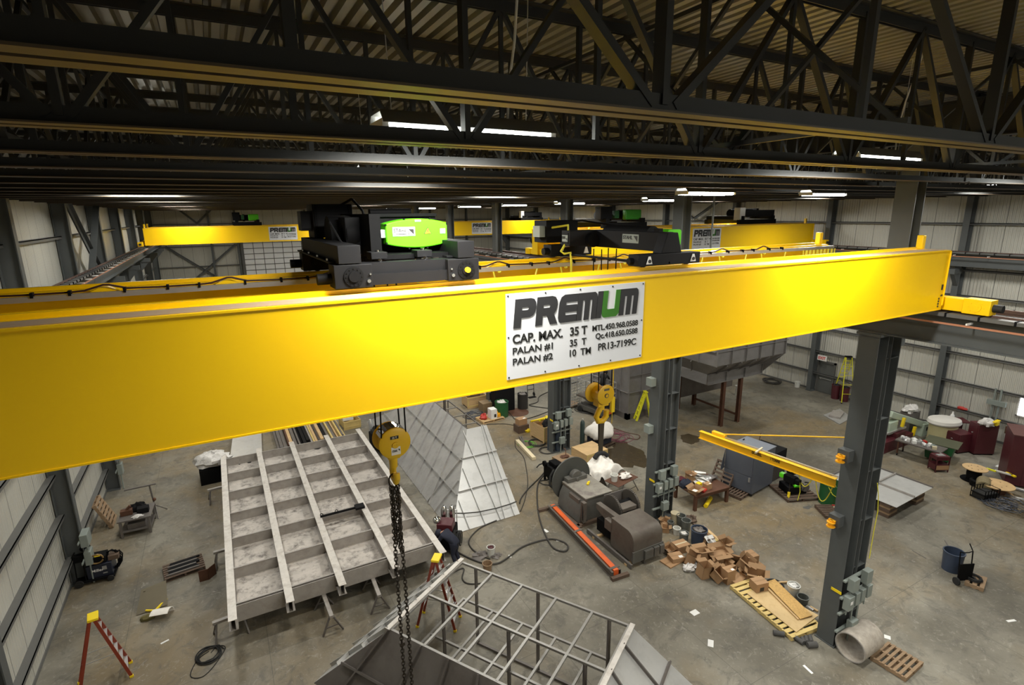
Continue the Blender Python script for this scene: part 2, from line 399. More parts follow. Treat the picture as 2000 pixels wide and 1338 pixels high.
# wall girts: horizontal rails fixed to the cladding
gi = 0
for z in (1.03, 2.63, 4.08, 5.7, 7.3, 8.9, 11.62, 13.3):
    gi += 1; o = structure(MB().bx(XL, XL + 0.22, YN, YB, z - 0.015, z + 0.015).bx(XL + 0.2, XL + 0.22, YN, YB, z - 0.1, z + 0.015), 'trim_%d' % gi, girtm)
for z in (1.34, 2.88, 4.5, 6.1, 7.7, 9.1, 11.57, 13.1):
    gi += 1; o = structure(MB().bx(XR - 0.22, XR, YN, YB, z - 0.015, z + 0.015).bx(XR - 0.22, XR - 0.2, YN, YB, z - 0.1, z + 0.015), 'trim_%d' % gi, girtm)
for z in (2.0, 4.4, 6.9, 9.1, 11.5, 13.1):
    gi += 1; o = structure(MB().bx(XL, 2.6, YB - 0.2, YB, z - 0.05, z + 0.05).bx(9.7, XR, YB - 0.2, YB, z - 0.05, z + 0.05), 'trim_%d' % gi, girtm)
structure(MB().bx(XL, XL + 0.03, YN, YB, 0, 0.12), 'baseboard_left', girtm)
structure(MB().bx(XR - 0.03, XR, YN, YB, 0, 0.12), 'baseboard_right', girtm)

# overhead door in the end wall
ohd = thing('overhead_door', 'white sectional overhead door in the far end wall', 'door', (6.1, YB - 0.2, 0))
pn = MB()
for i in range(16):
    pn.bx(-3.2, 3.2, -0.05, 0.05, i * 0.62 + 0.02, i * 0.62 + 0.60)
pn.build('door_panel', mat('white door panel', (0.80, 0.81, 0.82), 0.4, var=0.03), ohd)
rl = MB()
for i in range(17): rl.bx(-3.2, 3.2, -0.11, -0.05, i * 0.62 - 0.03, i * 0.62 + 0.03)
for i in range(7): rl.bx(-3.2 + i * 1.05, -3.14 + i * 1.05, -0.09, -0.05, 0, 9.9)
rl.build('stiffener_rail', girtm, ohd)
MB().bx(-3.45, -3.2, -0.15, 0.15, 0, 10.2).bx(3.2, 3.45, -0.15, 0.15, 0, 10.2).bx(-3.45, 3.45, -0.15, 0.15, 9.95, 10.2).build('door_frame', girtm, ohd)

def wsec(b, p, q, depth_dir, d, bw, tf=0.028, tw=0.02):
    """I section from p to q, its depth along depth_dir"""
    b.ibeam(p, q, d, bw, tw, tf, up=depth_dir)
ORD = ['nearest', 'second', 'third', 'fourth', 'fifth', 'sixth', 'seventh', 'eighth', 'ninth', 'tenth']
# side wall columns
lab = {0: 'dark steel wall column beside the side wall, {} along it'}
for side, x, y0, ks in (('left', -5.46, 6.7, range(0, 9)), ('right', 35.68, 6.85, range(1, 9))):
    first = None; j = 0
    for k in ks:
        y = y0 + 7.5 * k
        if y > 68: continue
        if first is None:
            c = thing('wall_column', '', 'column', (x, y, 0), group='columns along the %s side wall' % ('left' if side == 'left' else 'exit door'), kind='thing')
            b = MB(); wsec(b, (0, 0, 0), (0, 0, 14.7), (1, 0, 0), 0.52, 0.30); b.build('shaft', colsteel, c)
            MB().bx(-0.26, 0.26, -0.22, 0.22, 0, 0.04).build('base_plate', colsteel, c)
            b = MB(); s = 1 if side == 'left' else -1
            b.bx(min(0, s * 0.9), max(0, s * 0.9), -0.14, 0.14, 8.9, 9.18); b.prism([(s * 0.25, -0.1, 8.9), (s * 0.8, -0.1, 8.9), (s * 0.25, -0.1, 8.2)], (0, 0.2, 0))
            b.build('runway_bracket', colsteel, c); first = c
        else: c = dup(first, (x, y, 0))
        c['label'] = 'dark steel column on the %s wall, %s from the near end' % ('ribbed left' if side == 'left' else 'right exit door', ORD[j])
        j += 1
# end wall columns and bracing
first = None
for i, x in enumerate((-0.2, 2.45, 9.9, 15.2, 20.4, 25.6, 30.8)):
    if first is None:
        first = c = thing('end_wall_column', '', 'column', (x, YB - 0.35, 0), group='end wall columns', kind='thing')
        b = MB(); wsec(b, (0, 0, 0), (0, 0, 14.7), (0, 1, 0), 0.36, 0.22); b.build('shaft', colsteel, c)
        MB().bx(-0.2, 0.2, -0.2, 0.2, 0, 0.03).build('base_plate', colsteel, c)
    else: c = dup(first, (x, YB - 0.35, 0))
    c['label'] = 'grey post against the far end wall, %s from the left side' % ('first' if i == 0 else ORD[i])
def brace(p, q, label, cat='brace', w=0.16):
    p = Vector(p); q = Vector(q)
    b = MB(); b.bar((0, 0, 0), q - p, 0.012, w, up=(0, 0, 1)); b.bar((0, 0, 0), q - p, w, 0.012, up=(0, 0, 1), ou=w / 2)
    return single(b, 'diagonal_brace', colsteel, label, cat, loc=p, group='wall bracing')
brace((-5.25, 29.4, 13.2), (-5.25, 36.4, 8.3), 'wall brace falling away from the camera high on the ribbed left wall', w=0.28)
brace((-5.12, 36.4, 13.2), (-5.12, 29.4, 8.3), 'wall brace rising away from the camera high on the ribbed left wall', w=0.28)
brace((-3.4, 69.72, 13.6), (-1.3, 69.72, 11.6), 'short upper brace left of the V on the end wall', w=0.2)
brace((0.8, 69.72, 13.6), (-1.3, 69.66, 11.6), 'short upper brace right of the V on the end wall', w=0.2)
brace((-4.6, 69.72, 9.2), (0.6, 69.72, 5.0), 'long brace falling to the right on the end wall beside the overhead door', w=0.22)
brace((2.2, 69.66, 9.2), (-3.2, 69.66, 4.7), 'long brace rising to the right on the end wall beside the overhead door', w=0.22)
brace((35.3, 30.2, 13.4), (35.3, 33.2, 11.7), 'near arm of the V brace on the wall behind the far right crane', w=0.2)
brace((35.3, 36.2, 13.4), (35.2, 33.2, 11.7), 'far arm of the V brace on the wall behind the far right crane', w=0.2)
brace((21, 69.72, 13.4), (23, 69.72, 11.6), 'upper brace left arm behind the lamp over the far yellow crane', w=0.22)
brace((25, 69.72, 13.4), (23, 69.66, 11.6), 'upper brace right arm behind the lamp over the far yellow crane', w=0.22)
brace((21, 69.72, 5.0), (25.4, 69.72, 8.9), 'lower end wall brace rising right under the far yellow crane', w=0.22)
brace((25.4, 69.66, 5.0), (21, 69.66, 8.9), 'lower end wall brace falling right under the far yellow crane', w=0.22)

# centre row: crane columns of three shafts with diaphragms
XC = 15.2
def centre_column(y, label, brackets=True, yellow_hinge=False):
    c = thing('crane_column', label, 'column', (XC, y, 0), group='centre row of crane columns', kind='thing')
    b = MB(); wsec(b, (-0.58, 0, 0.05), (-0.58, 0, 9.28), (1, 0, 0), 0.46, 0.50); b.build('runway_shaft', colsteel, c)
    b = MB(); wsec(b, (0.07, 0, 0.05), (0.07, 0, 13.9), (1, 0, 0), 0.44, 0.48); b.build('building_shaft', colsteel, c)
    for z in (0.9, 2.4, 3.9, 5.4, 6.9, 8.6):
        MB().bx(-0.35, -0.15, -0.2, 0.2, z, z + 0.02).build('diaphragm_plate', colsteel, c)
        MB().bx(-0.12, 0.27, -0.23, -0.01, z - 0.01, z + 0.01).build('stiffener_plate', colsteel, c)
    MB().bx(-0.84, 0.34, -0.29, 0.29, 0, 0.03).build('base_plate', colsteel, c)
    MB().bx(-0.86, -0.30, -0.3, 0.3, 9.25, 9.32).build('cap_plate', colsteel, c); MB().bx(0.29, 0.62, -0.16, 0.16, 8.85, 9.32).build('runway_bracket', colsteel, c)
    if brackets:
        for z in (4.0, 5.95):
            k = MB().bx(-1.05, -0.80, -0.05, 0.25, z - 0.16, z + 0.16).build('jib_bracket', gbox if not yellow_hinge else colsteel, c)
            if yellow_hinge:
                h = MB()
                for dz in (-0.12, 0.0): h.lathe([(0.11, 0), (0.11, 0.035)], (-1.12, 0.12, z + dz - 0.05), 14)
                h.tube((-1.12, 0.12, z - 0.2), (-1.12, 0.12, z + 0.03), 0.045, 10)
                h.bx(-1.12, -1.02, 0.03, 0.21, z - 0.19, z - 0.15).bx(-1.12, -1.02, 0.03, 0.21, z, z + 0.03)
                h.build('hinge_bracket', warn, k)
    MB().bx(-0.83, -0.815, -0.27, 0.02, 1.78, 1.86).build('marker_tape', safety, c)['label'] = 'yellow marker tape'
    return c
for j in range(8):
    centre_column(7.45 + 7.5 * j, ['nearest big dark steel column, standing between plywood pallet and concrete pipe', 'dark crane column behind the grey winch, second in the row',
        'dark crane column with navy gas bottles at its foot, third in the row', 'dark crane column beside the small crates, fourth in the row'][j] if j < 4 else 'dark crane column far down the centre row, %s from the near end' % ORD[j],
        brackets=j < 2, yellow_hinge=(j == 0))
def panel_board(y, label):
    """switch boxes on strut rails on the near side of a crane column"""
    t = thing('switch_box_rack', label, 'electrical boxes', (XC - 0.30, y - 0.33, 0), group='switch box racks on the columns')
    b = MB()
    for z, x0, x1 in ((2.25, -0.55, 0.62), (1.72, -0.6, 0.62), (1.2, -0.6, 0.62), (0.62, -0.6, 0.3)): b.bx(x0, x1, -0.02, 0.06, z - 0.025, z + 0.025)
    b.each('strut_rail', gbox, t)
    for x, z, w_, h_ in ((-0.30, 2.16, 0.28, 0.38), (0.34, 2.2, 0.27, 0.40), (-0.42, 1.62, 0.25, 0.42), (-0.11, 1.66, 0.18, 0.38), (0.16, 1.68, 0.18, 0.38), (0.46, 1.7, 0.22, 0.38), (-0.05, 0.72, 0.30, 0.36)):
        k = MB().bx(x - w_ / 2, x + w_ / 2, -0.2, -0.02, z - h_ / 2, z + h_ / 2).build('switch_box', gbox, t, bevel=0.008)
        MB().bx(x + w_ / 2, x + w_ / 2 + 0.03, -0.16, -0.1, z - 0.02, z + 0.1).build('switch_lever', blackm, k)
        if h_ > 0.4: MB().bx(x - 0.06, x + 0.05, -0.203, -0.2, z - 0.02, z + 0.08).build('white_notice', paper, k)
    b = MB()
    for x in (-0.42, -0.11, 0.16, 0.46): b.tube((x, -0.08, 1.5), (x, -0.08, 0.85 if abs(x) < 0.3 else 1.2), 0.022, 8)
    b.tube((-0.3, -0.05, 2.0), (-0.3, -0.05, 1.8), 0.03, 8).tube((-0.1, -0.08, 0.56), (-0.1, -0.05, 0.02), 0.03, 8)
    b.each('conduit', gbox, t)
    return t
for j, s in enumerate(('rack of grey switch boxes on the nearest steel column', 'rack of grey switch boxes on the column behind the winch', 'rack of grey switch boxes on the column above the gas bottles', 'rack of grey switch boxes on the column behind the small crates')):
    panel_board(7.45 + 7.5 * j, s)
# junction boxes on the left wall columns
def wall_boxes(y, label):
    t = thing('switch_box_station', label, 'electrical boxes', (-5.18, y, 0), group='boxes on the left wall columns')
    MB().bx(0, 0.22, -0.3, 0.25, 1.5, 1.95).build('switch_box', gbox, t, bevel=0.01)
    MB().bx(0, 0.2, -0.2, 0.2, 0.75, 1.25).build('switch_box', gbox, t, bevel=0.01)
    b = MB()
    for z in (1.75, 1.0): b.bx(-0.03, 0.0, -0.5, 0.5, z - 0.03, z + 0.03)
    b.each('strut_rail', gbox, t)
    MB().tube((0.1, 0, 1.5), (0.1, 0, 1.25), 0.025).tube((0.1, -0.1, 0.75), (0.1, -0.1, 0.02), 0.03).each('conduit', gbox, t)
wall_boxes(21.5, 'grey switch boxes on the left wall column behind the dark welder')
wall_boxes(29.1, 'grey switch boxes on the left wall column nearest the leaning pallet')
wall_boxes(14.0, 'grey switch box on the left wall column at the lower left picture corner')

# ------------------------------------------------------------------ runways
def runway(x, label, side, zb=9.32):
    t = thing('crane_runway', label, 'crane runway', (x, 0, zb), group='crane runway beams')
    b = MB(); b.ibeam((0, YN + 0.3, 0.34), (0, YB - 0.6, 0.34), 0.68, 0.36, 0.02, 0.03); b.build('runway_girder', colsteel, t)
    MB().bx(-0.035, 0.035, YN + 0.3, YB - 0.6, 0.72, 0.80).bx(-0.07, 0.07, YN + 0.3, YB - 0.6, 0.68, 0.715).build('rail', railbrown, t)
    s = side; e = MB()
    e.bx(min(s * 0.08, s * 0.30), max(s * 0.08, s * 0.30), YN + 0.3, YB - 0.6, 0.68, 0.76); e.build('top_channel', girtm, t)
    cl = MB(); y = YN + 0.6
    while y < YB - 1:
        cl.bx(min(s * 0.05, s * 0.33), max(s * 0.05, s * 0.33), y, y + 0.03, 0.675, 0.775); y += 0.62
    cl.build('rail_clips', blackm, t)['kind'] = 'stuff'
    MB().bx(s * 0.36 - 0.02, s * 0.36 + 0.02, YN + 0.3, YB - 0.6, 0.52, 0.56).build('conductor_bar', copper, t)
    br = MB(); y = YN + 0.9
    while y < YB - 1:
        br.bx(min(s * 0.15, s * 0.42), max(s * 0.15, s * 0.42), y, y + 0.03, 0.57, 0.61); y += 1.5
    br.each('bar_bracket', white, t)
    return t
runway(XC - 0.58, 'dark runway beam on the centre columns facing the near yellow crane', -1)
runway(XC + 0.46, 'dark runway beam on the centre columns facing the far right bay', 1)
runway(-5.0, 'dark runway beam along the ribbed left wall', 1, 9.32)
runway(35.2, 'dark runway beam along the right wall of the exit door', -1)
# roof girder over the centre columns
t = thing('roof_girder', 'deep dark roof girder running over the centre columns', 'girder', (XC, 0, 13.9), kind='thing')
b = MB(); b.ibeam((0, 3.0, 0.42), (0, YB, 0.42), 0.84, 0.3, 0.015, 0.03); b.build('girder', trussm, t)

# ------------------------------------------------------------------ roof trusses
ZB, ZT = 12.95, 14.85
def truss_parts(t, L, x_first, pitch, big, full):
    """bottom nodes at x_first + k*pitch, top nodes halfway; local x from 0 to L, z from the underside of the bottom chord"""
    H = ZT - ZB
    a = 0.11 if big else 0.095
    bc = MB()
    for s in (-1, 1):
        bc.bx(0, L, s * 0.025 - (0.01 if s < 0 else 0), s * 0.025 + (0.01 if s > 0 else 0), 0.012, 0.012 + a)
    bc.build('bottom_chord', trussm, t)
    fl = MB()
    for s in (-1, 1): fl.bx(0, L, min(s * 0.025, s * (0.025 + a)), max(s * 0.025, s * (0.025 + a)), 0, 0.012)
    fl.build('bottom_flange', trussbounce, t)
    tc = MB()
    for s in (-1, 1):
        tc.bx(0, L, s * 0.025 - (0.01 if s < 0 else 0), s * 0.025 + (0.01 if s > 0 else 0), H - 0.13, H - 0.012)
        tc.bx(0, L, min(s * 0.025, s * 0.13), max(s * 0.025, s * 0.13), H - 0.012, H)
    tc.build('top_chord', trussm, t)
    ww = 0.085 if big else 0.065
    mem = []
    x = x_first
    while x - pitch > -0.2: x -= pitch
    while x < L + pitch:
        if 0 <= x <= L: mem.append(('vertical', (x, 0, 0.06), (x, 0, H - 0.07), ww * 1.15))
        for dx in (-pitch / 2, pitch / 2):
            if 0 <= x <= L and -0.01 <= x + dx <= L + 0.01: mem.append(('diagonal', (x + dx * 0.04, 0, 0.06), (x + dx, 0, H - 0.07), ww))
        if 0 <= x + pitch / 2 <= L: mem.append(('vertical', (x + pitch / 2, 0, 0.06), (x + pitch / 2, 0, H - 0.07), ww * 0.6))
        x += pitch
    if full:
        for nm, p, q, w_ in mem: MB().bar(p, q, 0.05, w_, up=(0, 1, 0)).build(nm, trussm, t)
    else:
        wb = MB()
        for nm, p, q, w_ in mem: wb.bar(p, q, 0.05, w_, up=(0, 1, 0))
        wb.build('web_members', trussm, t)
TR = {}
NT = 36
for bay, x0, x1 in (('near crane bay', XL + 0.05, XC - 0.05), ('far right bay', XC + 0.05, XR - 0.05)):
    for k in range(NT):
        y = 2.63 + 1.87 * k
        if bay == 'far right bay' and k < 2: continue
        if k == 0: typ = ('a', 2.45 - x0, 4.13, True, True)
        elif k == 1: typ = ('b', 2.01 - x0, 2.75, True, True)
        elif k < 7: typ = ('c' + bay, (2.19 - x0) % 2.3, 2.3, False, True)
        else: typ = ('d' + bay, (2.19 - x0) % 2.3, 2.3, False, False)
        if k < 8:
            lb = ('%s roof truss from the near end over the %s' % (ORD[k].capitalize(), bay)); gp = 'near roof trusses'
        else:
            lb = 'black roof truss among the tightly packed far rows over the ' + bay; gp = 'far roof trusses over the ' + bay
        if typ[0] in TR:
            t = dup(TR[typ[0]], (x0, y, ZB), label=lb, group=gp)
        else:
            t = thing('roof_truss', lb, 'roof truss', (x0, y, ZB), group=gp, kind='thing')
            truss_parts(t, x1 - x0, typ[1], typ[2], typ[3], typ[4]); TR[typ[0]] = t
# bridging between the trusses
for i, x in enumerate((-1.5, 5.2, 11.6, 19.0, 24.0, 29.0)):
    b = MB()
    b.bar((0, 0, ZB + 0.16), (0, 64, ZB + 0.16), 0.05, 0.05); b.bar((0, 0, ZT - 0.2), (0, 64, ZT - 0.2), 0.05, 0.05)
    for k in range(18):
        ya = 1.87 * k; b.bar((0, ya + 0.05, ZB + 0.12), (0, ya + 1.82, ZT - 0.16), 0.045, 0.045); b.bar((0.06, ya + 0.05, ZT - 0.16), (0.06, ya + 1.82, ZB + 0.12), 0.045, 0.045)
    single(b, 'truss_bridging', trussm, 'line of black cross bridging between roof trusses, %s from the left wall' % ('first' if i == 0 else ORD[i]), 'bridging', loc=(x, 2.63, 0), group='cross bridging')

# ------------------------------------------------------------------ lamps
def lamp(x, y, z, label, near=False, L=1.9):
    t = thing('high_bay_lamp', label, 'lamp', (x, y, z), group='hanging high bay lamps')
    prof = [(-0.26, -0.02), (-0.16, 0.10), (-0.08, 0.12), (0.08, 0.12), (0.16, 0.10), (0.26, -0.02), (0.255, -0.02), (0.155, 0.085), (-0.155, 0.085), (-0.255, -0.02)]
    b = MB(); b.prism([(-L / 2, a, c) for a, c in prof], (L, 0, 0)); b.build('reflector_housing', girtm, t)
    for yy in (-0.13, 0.13):
        MB().tube((-L / 2 + 0.05, yy, -0.05), (-0.04, yy, -0.05), 0.045, 10).build('fluorescent_tube', tubeem, t)
        MB().tube((0.04, yy, -0.05), (L / 2 - 0.05, yy, -0.05), 0.045, 10).build('fluorescent_tube', tubeem, t)
    MB().bx(-L / 2, -L / 2 + 0.06, -0.22, 0.22, -0.08, 0.02).build('end_cap', white, t); MB().bx(L / 2 - 0.06, L / 2, -0.22, 0.22, -0.08, 0.02).build('end_cap', white, t)
    for s in (-0.8, 0.8): MB().tube((s * L / 2, 0.1, 0.1), (s * L / 2 * 1.05, 0.1, ZROOF - z), 0.006, 5).build('hanging_cable', alu, t)
    if near:
        pts = [(0.25 * L, 0, 0.12), (0.27 * L, 0.02, 0.5), (0.3 * L, 0, 0.9), (0.29 * L, -0.1, 1.3), (0.31 * L, -0.15, ZROOF - z)]
        MB().path(pts, 0.014, 6).build('power_cord', cablew, t)
    ld = bpy.data.lights.new('lamp_light', 'AREA'); ld.shape = 'RECTANGLE'; ld.size = L - 0.2; ld.size_y = 0.45; ld.energy = LAMP_W; ld.color = (1.0, 0.975, 0.90)
    ld.spread = R(170)
    lo = bpy.data.objects.new('lamp_light', ld); COL.objects.link(lo); lo.parent = t; lo.location = (0, 0, -0.1)
    return t
RN = ['added unseen behind the camera, far', 'added unseen behind the camera, near', 'first', 'second', 'third', 'fourth', 'fifth', 'sixth', 'seventh', 'eighth']
for r, y in enumerate(LAMP_ROWS):
    for c, x in enumerate(LAMP_X):
        if r < 2 and c < 2: x = (7.5, 12.2)[c]
        if r < 2 and c > 1: continue
        if r == 3: x = (3.6, 12.3, 17.7, 30.2)[c]
        if r > 3 and c == 0: x = -1.6
        low = (c == 2 and r > 2) or (r, c) == (3, 1)
        if (r, c) == (2, 0): lb = 'glowing twin tube lamp hanging above the hoist with the big green cover'
        elif (r, c) == (2, 1): lb = 'suspended lamp near the top right with a looping white cord'
        elif (r, c) == (3, 2): lb = 'bright oval lamp just left of the upper end of the nearest column'
        else: lb = 'high bay lamp, %s lamp row back, %s' % (RN[r], ('left in the near bay', 'right in the near bay', 'left in the far bay', 'right in the far bay')[c])
        lamp(x, y, 12.90 if low else 13.24, lb, near=(r == 2 and c < 2))
# ------------------------------------------------------------------ lettering
def text(body, width, height, mt, parent, loc, name='lettering', bold=0.012, depth=0.002):
    """upright text in the XZ plane facing -Y; loc is its lower left corner in the parent's frame"""
    cu = bpy.data.curves.new(name, 'FONT'); cu.body = body; cu.size = 1.0; cu.offset = bold
    cu.materials.append(mt); cu.extrude = depth
    o = bpy.data.objects.new(name, cu); COL.objects.link(o)
    bpy.context.view_layer.update()
    bb = [Vector(c) for c in o.bound_box]; x0 = min(c.x for c in bb); x1 = max(c.x for c in bb); y0 = min(c.y for c in bb); y1 = max(c.y for c in bb)
    sx = width / (x1 - x0); sz = height / (y1 - y0) if height else sx
    o.parent = parent
    o.scale = (sx, sz, 1); o.rotation_euler = (R(90), 0, 0); o.location = (loc[0] - x0 * sx, loc[1] - depth, loc[2] - y0 * sz)
    return meshed(o, parent)
def meshed(o, parent):
    """turns written text or an outline into an ordinary mesh"""
    bpy.context.view_layer.update()
    nm = o.name.split('.')[0]
    me = bpy.data.meshes.new_from_object(o.evaluated_get(bpy.context.evaluated_depsgraph_get()))
    q = bpy.data.objects.new(nm, me); COL.objects.link(q); q.parent = parent; q.matrix_basis = o.matrix_basis.copy()
    bpy.data.objects.remove(o)
    KIDS.setdefault(parent.name, []).append(q)
    return q
def glyph(splines, mt, parent, name, at, sx, sz, shear=0.16, depth=0.003):
    cu = bpy.data.curves.new(name, 'CURVE'); cu.dimensions = '2D'; cu.fill_mode = 'BOTH'; cu.extrude = depth
    for pts in splines:
        sp = cu.splines.new('POLY'); sp.points.add(len(pts) - 1); sp.use_cyclic_u = True
        for i, (x, y) in enumerate(pts): sp.points[i].co = ((x + y * shear) * sx, y * sz, 0, 1)
    cu.materials.append(mt)
    o = bpy.data.objects.new(name, cu); COL.objects.link(o); o.parent = parent
    o.rotation_euler = (R(90), 0, 0); o.location = at
    return meshed(o, parent)
# block letters with rounded shoulders, cell 1 high
LP = ([(0, 0), (0.34, 0), (0.34, 0.34), (0.72, 0.34), (0.88, 0.40), (0.97, 0.52), (1.0, 0.68), (0.97, 0.84), (0.88, 0.96), (0.72, 1.0), (0, 1)], [(0.34, 0.60), (0.34, 0.70), (0.62, 0.70), (0.66, 0.65), (0.62, 0.60)])
LR = ([(0, 0), (0.32, 0), (0.32, 0.32), (0.52, 0.32), (0.70, 0), (1.06, 0), (0.86, 0.36), (0.96, 0.48), (1.0, 0.68), (0.97, 0.84), (0.88, 0.96), (0.72, 1.0), (0, 1)], [(0.32, 0.60), (0.32, 0.70), (0.62, 0.70), (0.66, 0.65), (0.62, 0.60)])
LE = ([(0.14, 0.0), (0.92, 0.0), (0.92, 0.26), (0.36, 0.26), (0.34, 0.36), (0.92, 0.36), (0.92, 0.62), (0.34, 0.62), (0.36, 0.72), (0.92, 0.72), (0.92, 1.0), (0.26, 1.0), (0.10, 0.92), (0.02, 0.74), (0.0, 0.5), (0.0, 0.2), (0.05, 0.06)],)
LM = ([(0, 0), (0.26, 0), (0.26, 0.72), (0.38, 0.72), (0.38, 0), (0.64, 0), (0.64, 0.72), (0.76, 0.72), (0.76, 0), (1.02, 0), (1.02, 0.80), (0.98, 0.93), (0.88, 1.0), (0, 1)],)
LI = ([(0, 0), (0.27, 0), (0.27, 1), (0, 1)],)
LU = ([(0.14, 0.0), (0.80, 0.0), (0.94, 0.12), (0.94, 1.0), (0.68, 1.0), (0.68, 0.30), (0.30, 0.30), (0.26, 0.34), (0.26, 1.0), (0.0, 1.0), (0.0, 0.16), (0.05, 0.05)],)
def sign_plate(x, y, ztop, parent, W=2.30, Hh=1.14, code='PR13-7199C'):
    """the white capacity plate: lettering stands on its face"""
    s = MB().bx(x, x + W, y - 0.006, y, ztop - Hh, ztop).build('capacity_sign', signw, parent, world=True)
    s['label'] = 'white capacity sign with black lettering'
    o = XF[parent.name].translation
    ax, ay, az = x - o.x, y - 0.0065 - o.y, ztop - Hh - o.z
    k = W / 2.30
    holder = s
    # children of the sign sit in the same frame as their parent crane
    def T(body, u, v, w_, h_, bold=0.02): text(body, w_ * k, h_ * k, ink, holder, (ax + u * k, ay, az + v * k), bold=bold)
    px, lh = 0.10, 0.38
    for gl, wd, m_ in ((LP, 0.325, logom), (LR, 0.325, logom), (LE, 0.325, logom), (LM, 0.325, logom), (LI, 0.325, logom), (LU, 0.325, logog), (LM, 0.325, logom)):
        glyph(gl, m_, holder, 'logo_letter', (ax + px * k, ay - 0.003, az + 0.68 * k), wd * k, lh * k, shear=0.11)
        px += wd * max(p[0] for p in gl[0]) + 0.006
    T('CAP. MAX.', 0.09, 0.475, 0.78, 0.125, 0.028); T('35 T', 0.99, 0.475, 0.29, 0.125, 0.028); T('MTL.450.968.0588', 1.37, 0.50, 0.83, 0.085)
    T('PALAN #1', 0.09, 0.325, 0.62, 0.10); T('35  T', 0.99, 0.325, 0.28, 0.10); T('Qc.418.650.0588', 1.43, 0.365, 0.77, 0.10)
    T('PALAN #2', 0.09, 0.18, 0.62, 0.10); T('10  TM', 0.99, 0.18, 0.36, 0.10); T(code, 1.48, 0.205, 0.70, 0.105)
    b = MB()
    for i in range(5):
        for zz in (0.03, Hh - 0.03): b.disc((ax + (0.03 + i * 0.56) * k, ay, az + zz), (0, 1, 0), 0.012, 0.008, 8)
    for xx in (0.03, 2.27): b.disc((ax + xx * k, ay, az + Hh / 2), (0, 1, 0), 0.012, 0.008, 8)
    b.each('sign_screw', ink, holder)
    return s
def maker_plate(parent, x, y, z, W, Hh, plate=white, inkm=ink, sub=True):
    """STAHL plate with its square mark, lower left corner at x, z on the face y (parent frame)"""
    p = MB().bx(x, x + W, y - 0.004, y, z, z + Hh).build('maker_plate', plate, parent)
    ly = y - 0.0045
    text('STAHL', W * 0.58, Hh * 0.42, inkm, p, (x + W * 0.05, ly, z + Hh * 0.42))
    if sub: text('CraneSystems', W * 0.54, Hh * 0.16, inkm, p, (x + W * 0.07, ly, z + Hh * 0.14), bold=0.02)
    q = x + W * 0.70; s = min(W * 0.24, Hh * 0.72); zz = z + Hh * 0.14
    MB().prism([(q, ly, zz + s), (q + s, ly, zz), (q + s, ly, zz + s)], (0, -0.003, 0)).bx(q, q + s * 0.1, ly - 0.003, ly, zz, zz + s * 0.8).bx(q, q + s * 0.75, ly - 0.003, ly, zz, zz + s * 0.1).build('square_mark', inkm, p)
    return p
# ------------------------------------------------------------------ bridge cranes
GZ0, GZ1 = 10.14, 11.48
def box_girder(b, x0, x1, y0, y1, front=True):
    b.bx(x0, x1, y0, y1, GZ1 - 0.022, GZ1)                       # top plate
    b.bx(x0, x1, y0 + 0.012, y0 + 0.024, GZ0 + 0.02, GZ1 - 0.022) # webs
    b.bx(x0, x1, y1 - 0.10, y1 - 0.088, GZ0 + 0.02, GZ1 - 0.022)
    b.bx(x0, x1, y0 + 0.005, y1 - 0.06, GZ0, GZ0 + 0.02)
    b.bx(x0, x0 + 0.012, y0 + 0.02, y1 - 0.08, GZ0 + 0.02, GZ1 - 0.022)
    b.bx(x1 - 0.012, x1, y0 - 0.015, y1 - 0.08, GZ0 + 0.1, GZ1 - 0.022)
def end_truck(t, x, y0, y1, wy):
    b = MB(); b.bx(x - 0.14, x + 0.14, y0 + 0.42, y1 - 0.42, 10.13, 10.42)
    k = b.build('end_truck', yellow, t, world=True, bevel=0.01)
    for ya, yb, s in ((y0, y0 + 0.5, -1), (y1 - 0.5, y1, 1)):
        w_ = MB().bx(x - 0.17, x + 0.17, ya, yb, 10.11, 10.44); wb = w_.build('wheel_block', yellow, k, bevel=0.012)
        ym = (ya + yb) / 2
        c = MB().disc((x - 0.175, ym, 10.27), (1, 0, 0), 0.10, 0.015, 24).disc((x - 0.185, ym, 10.27), (1, 0, 0), 0.05, 0.015, 20)
        for i in range(8): c.disc((x - 0.176, ym + 0.14 * math.cos(i * 0.785), 10.27 + 0.12 * math.sin(i * 0.785)), (1, 0, 0), 0.012, 0.012, 8)
        c.v = [tuple(Vector(v) - XF[t.name].translation) for v in c.v]; c.build('bearing_ring', yellow, k)
        w_ = MB().disc((x, ym, 10.19), (1, 0, 0), 0.075 + 0.0, 0.10, 20); w_.v = [tuple(Vector(v) - XF[t.name].translation) for v in w_.v]; w_.build('wheel', rubber, k)
        e = MB().tube((x, ya if s < 0 else yb, 10.27), (x, (ya if s < 0 else yb) + s * 0.17, 10.27), 0.085, 18); e.v = [tuple(Vector(v) - XF[t.name].translation) for v in e.v]; e.build('rubber_buffer', rubber, k)
    # the blocks were given in world points: bring them into the frame of the crane
    for o in KIDS[k.name]:
        if o.name.startswith('wheel_block'):
            for v in o.data.vertices: v.co = v.co - XF[t.name].translation
    return k
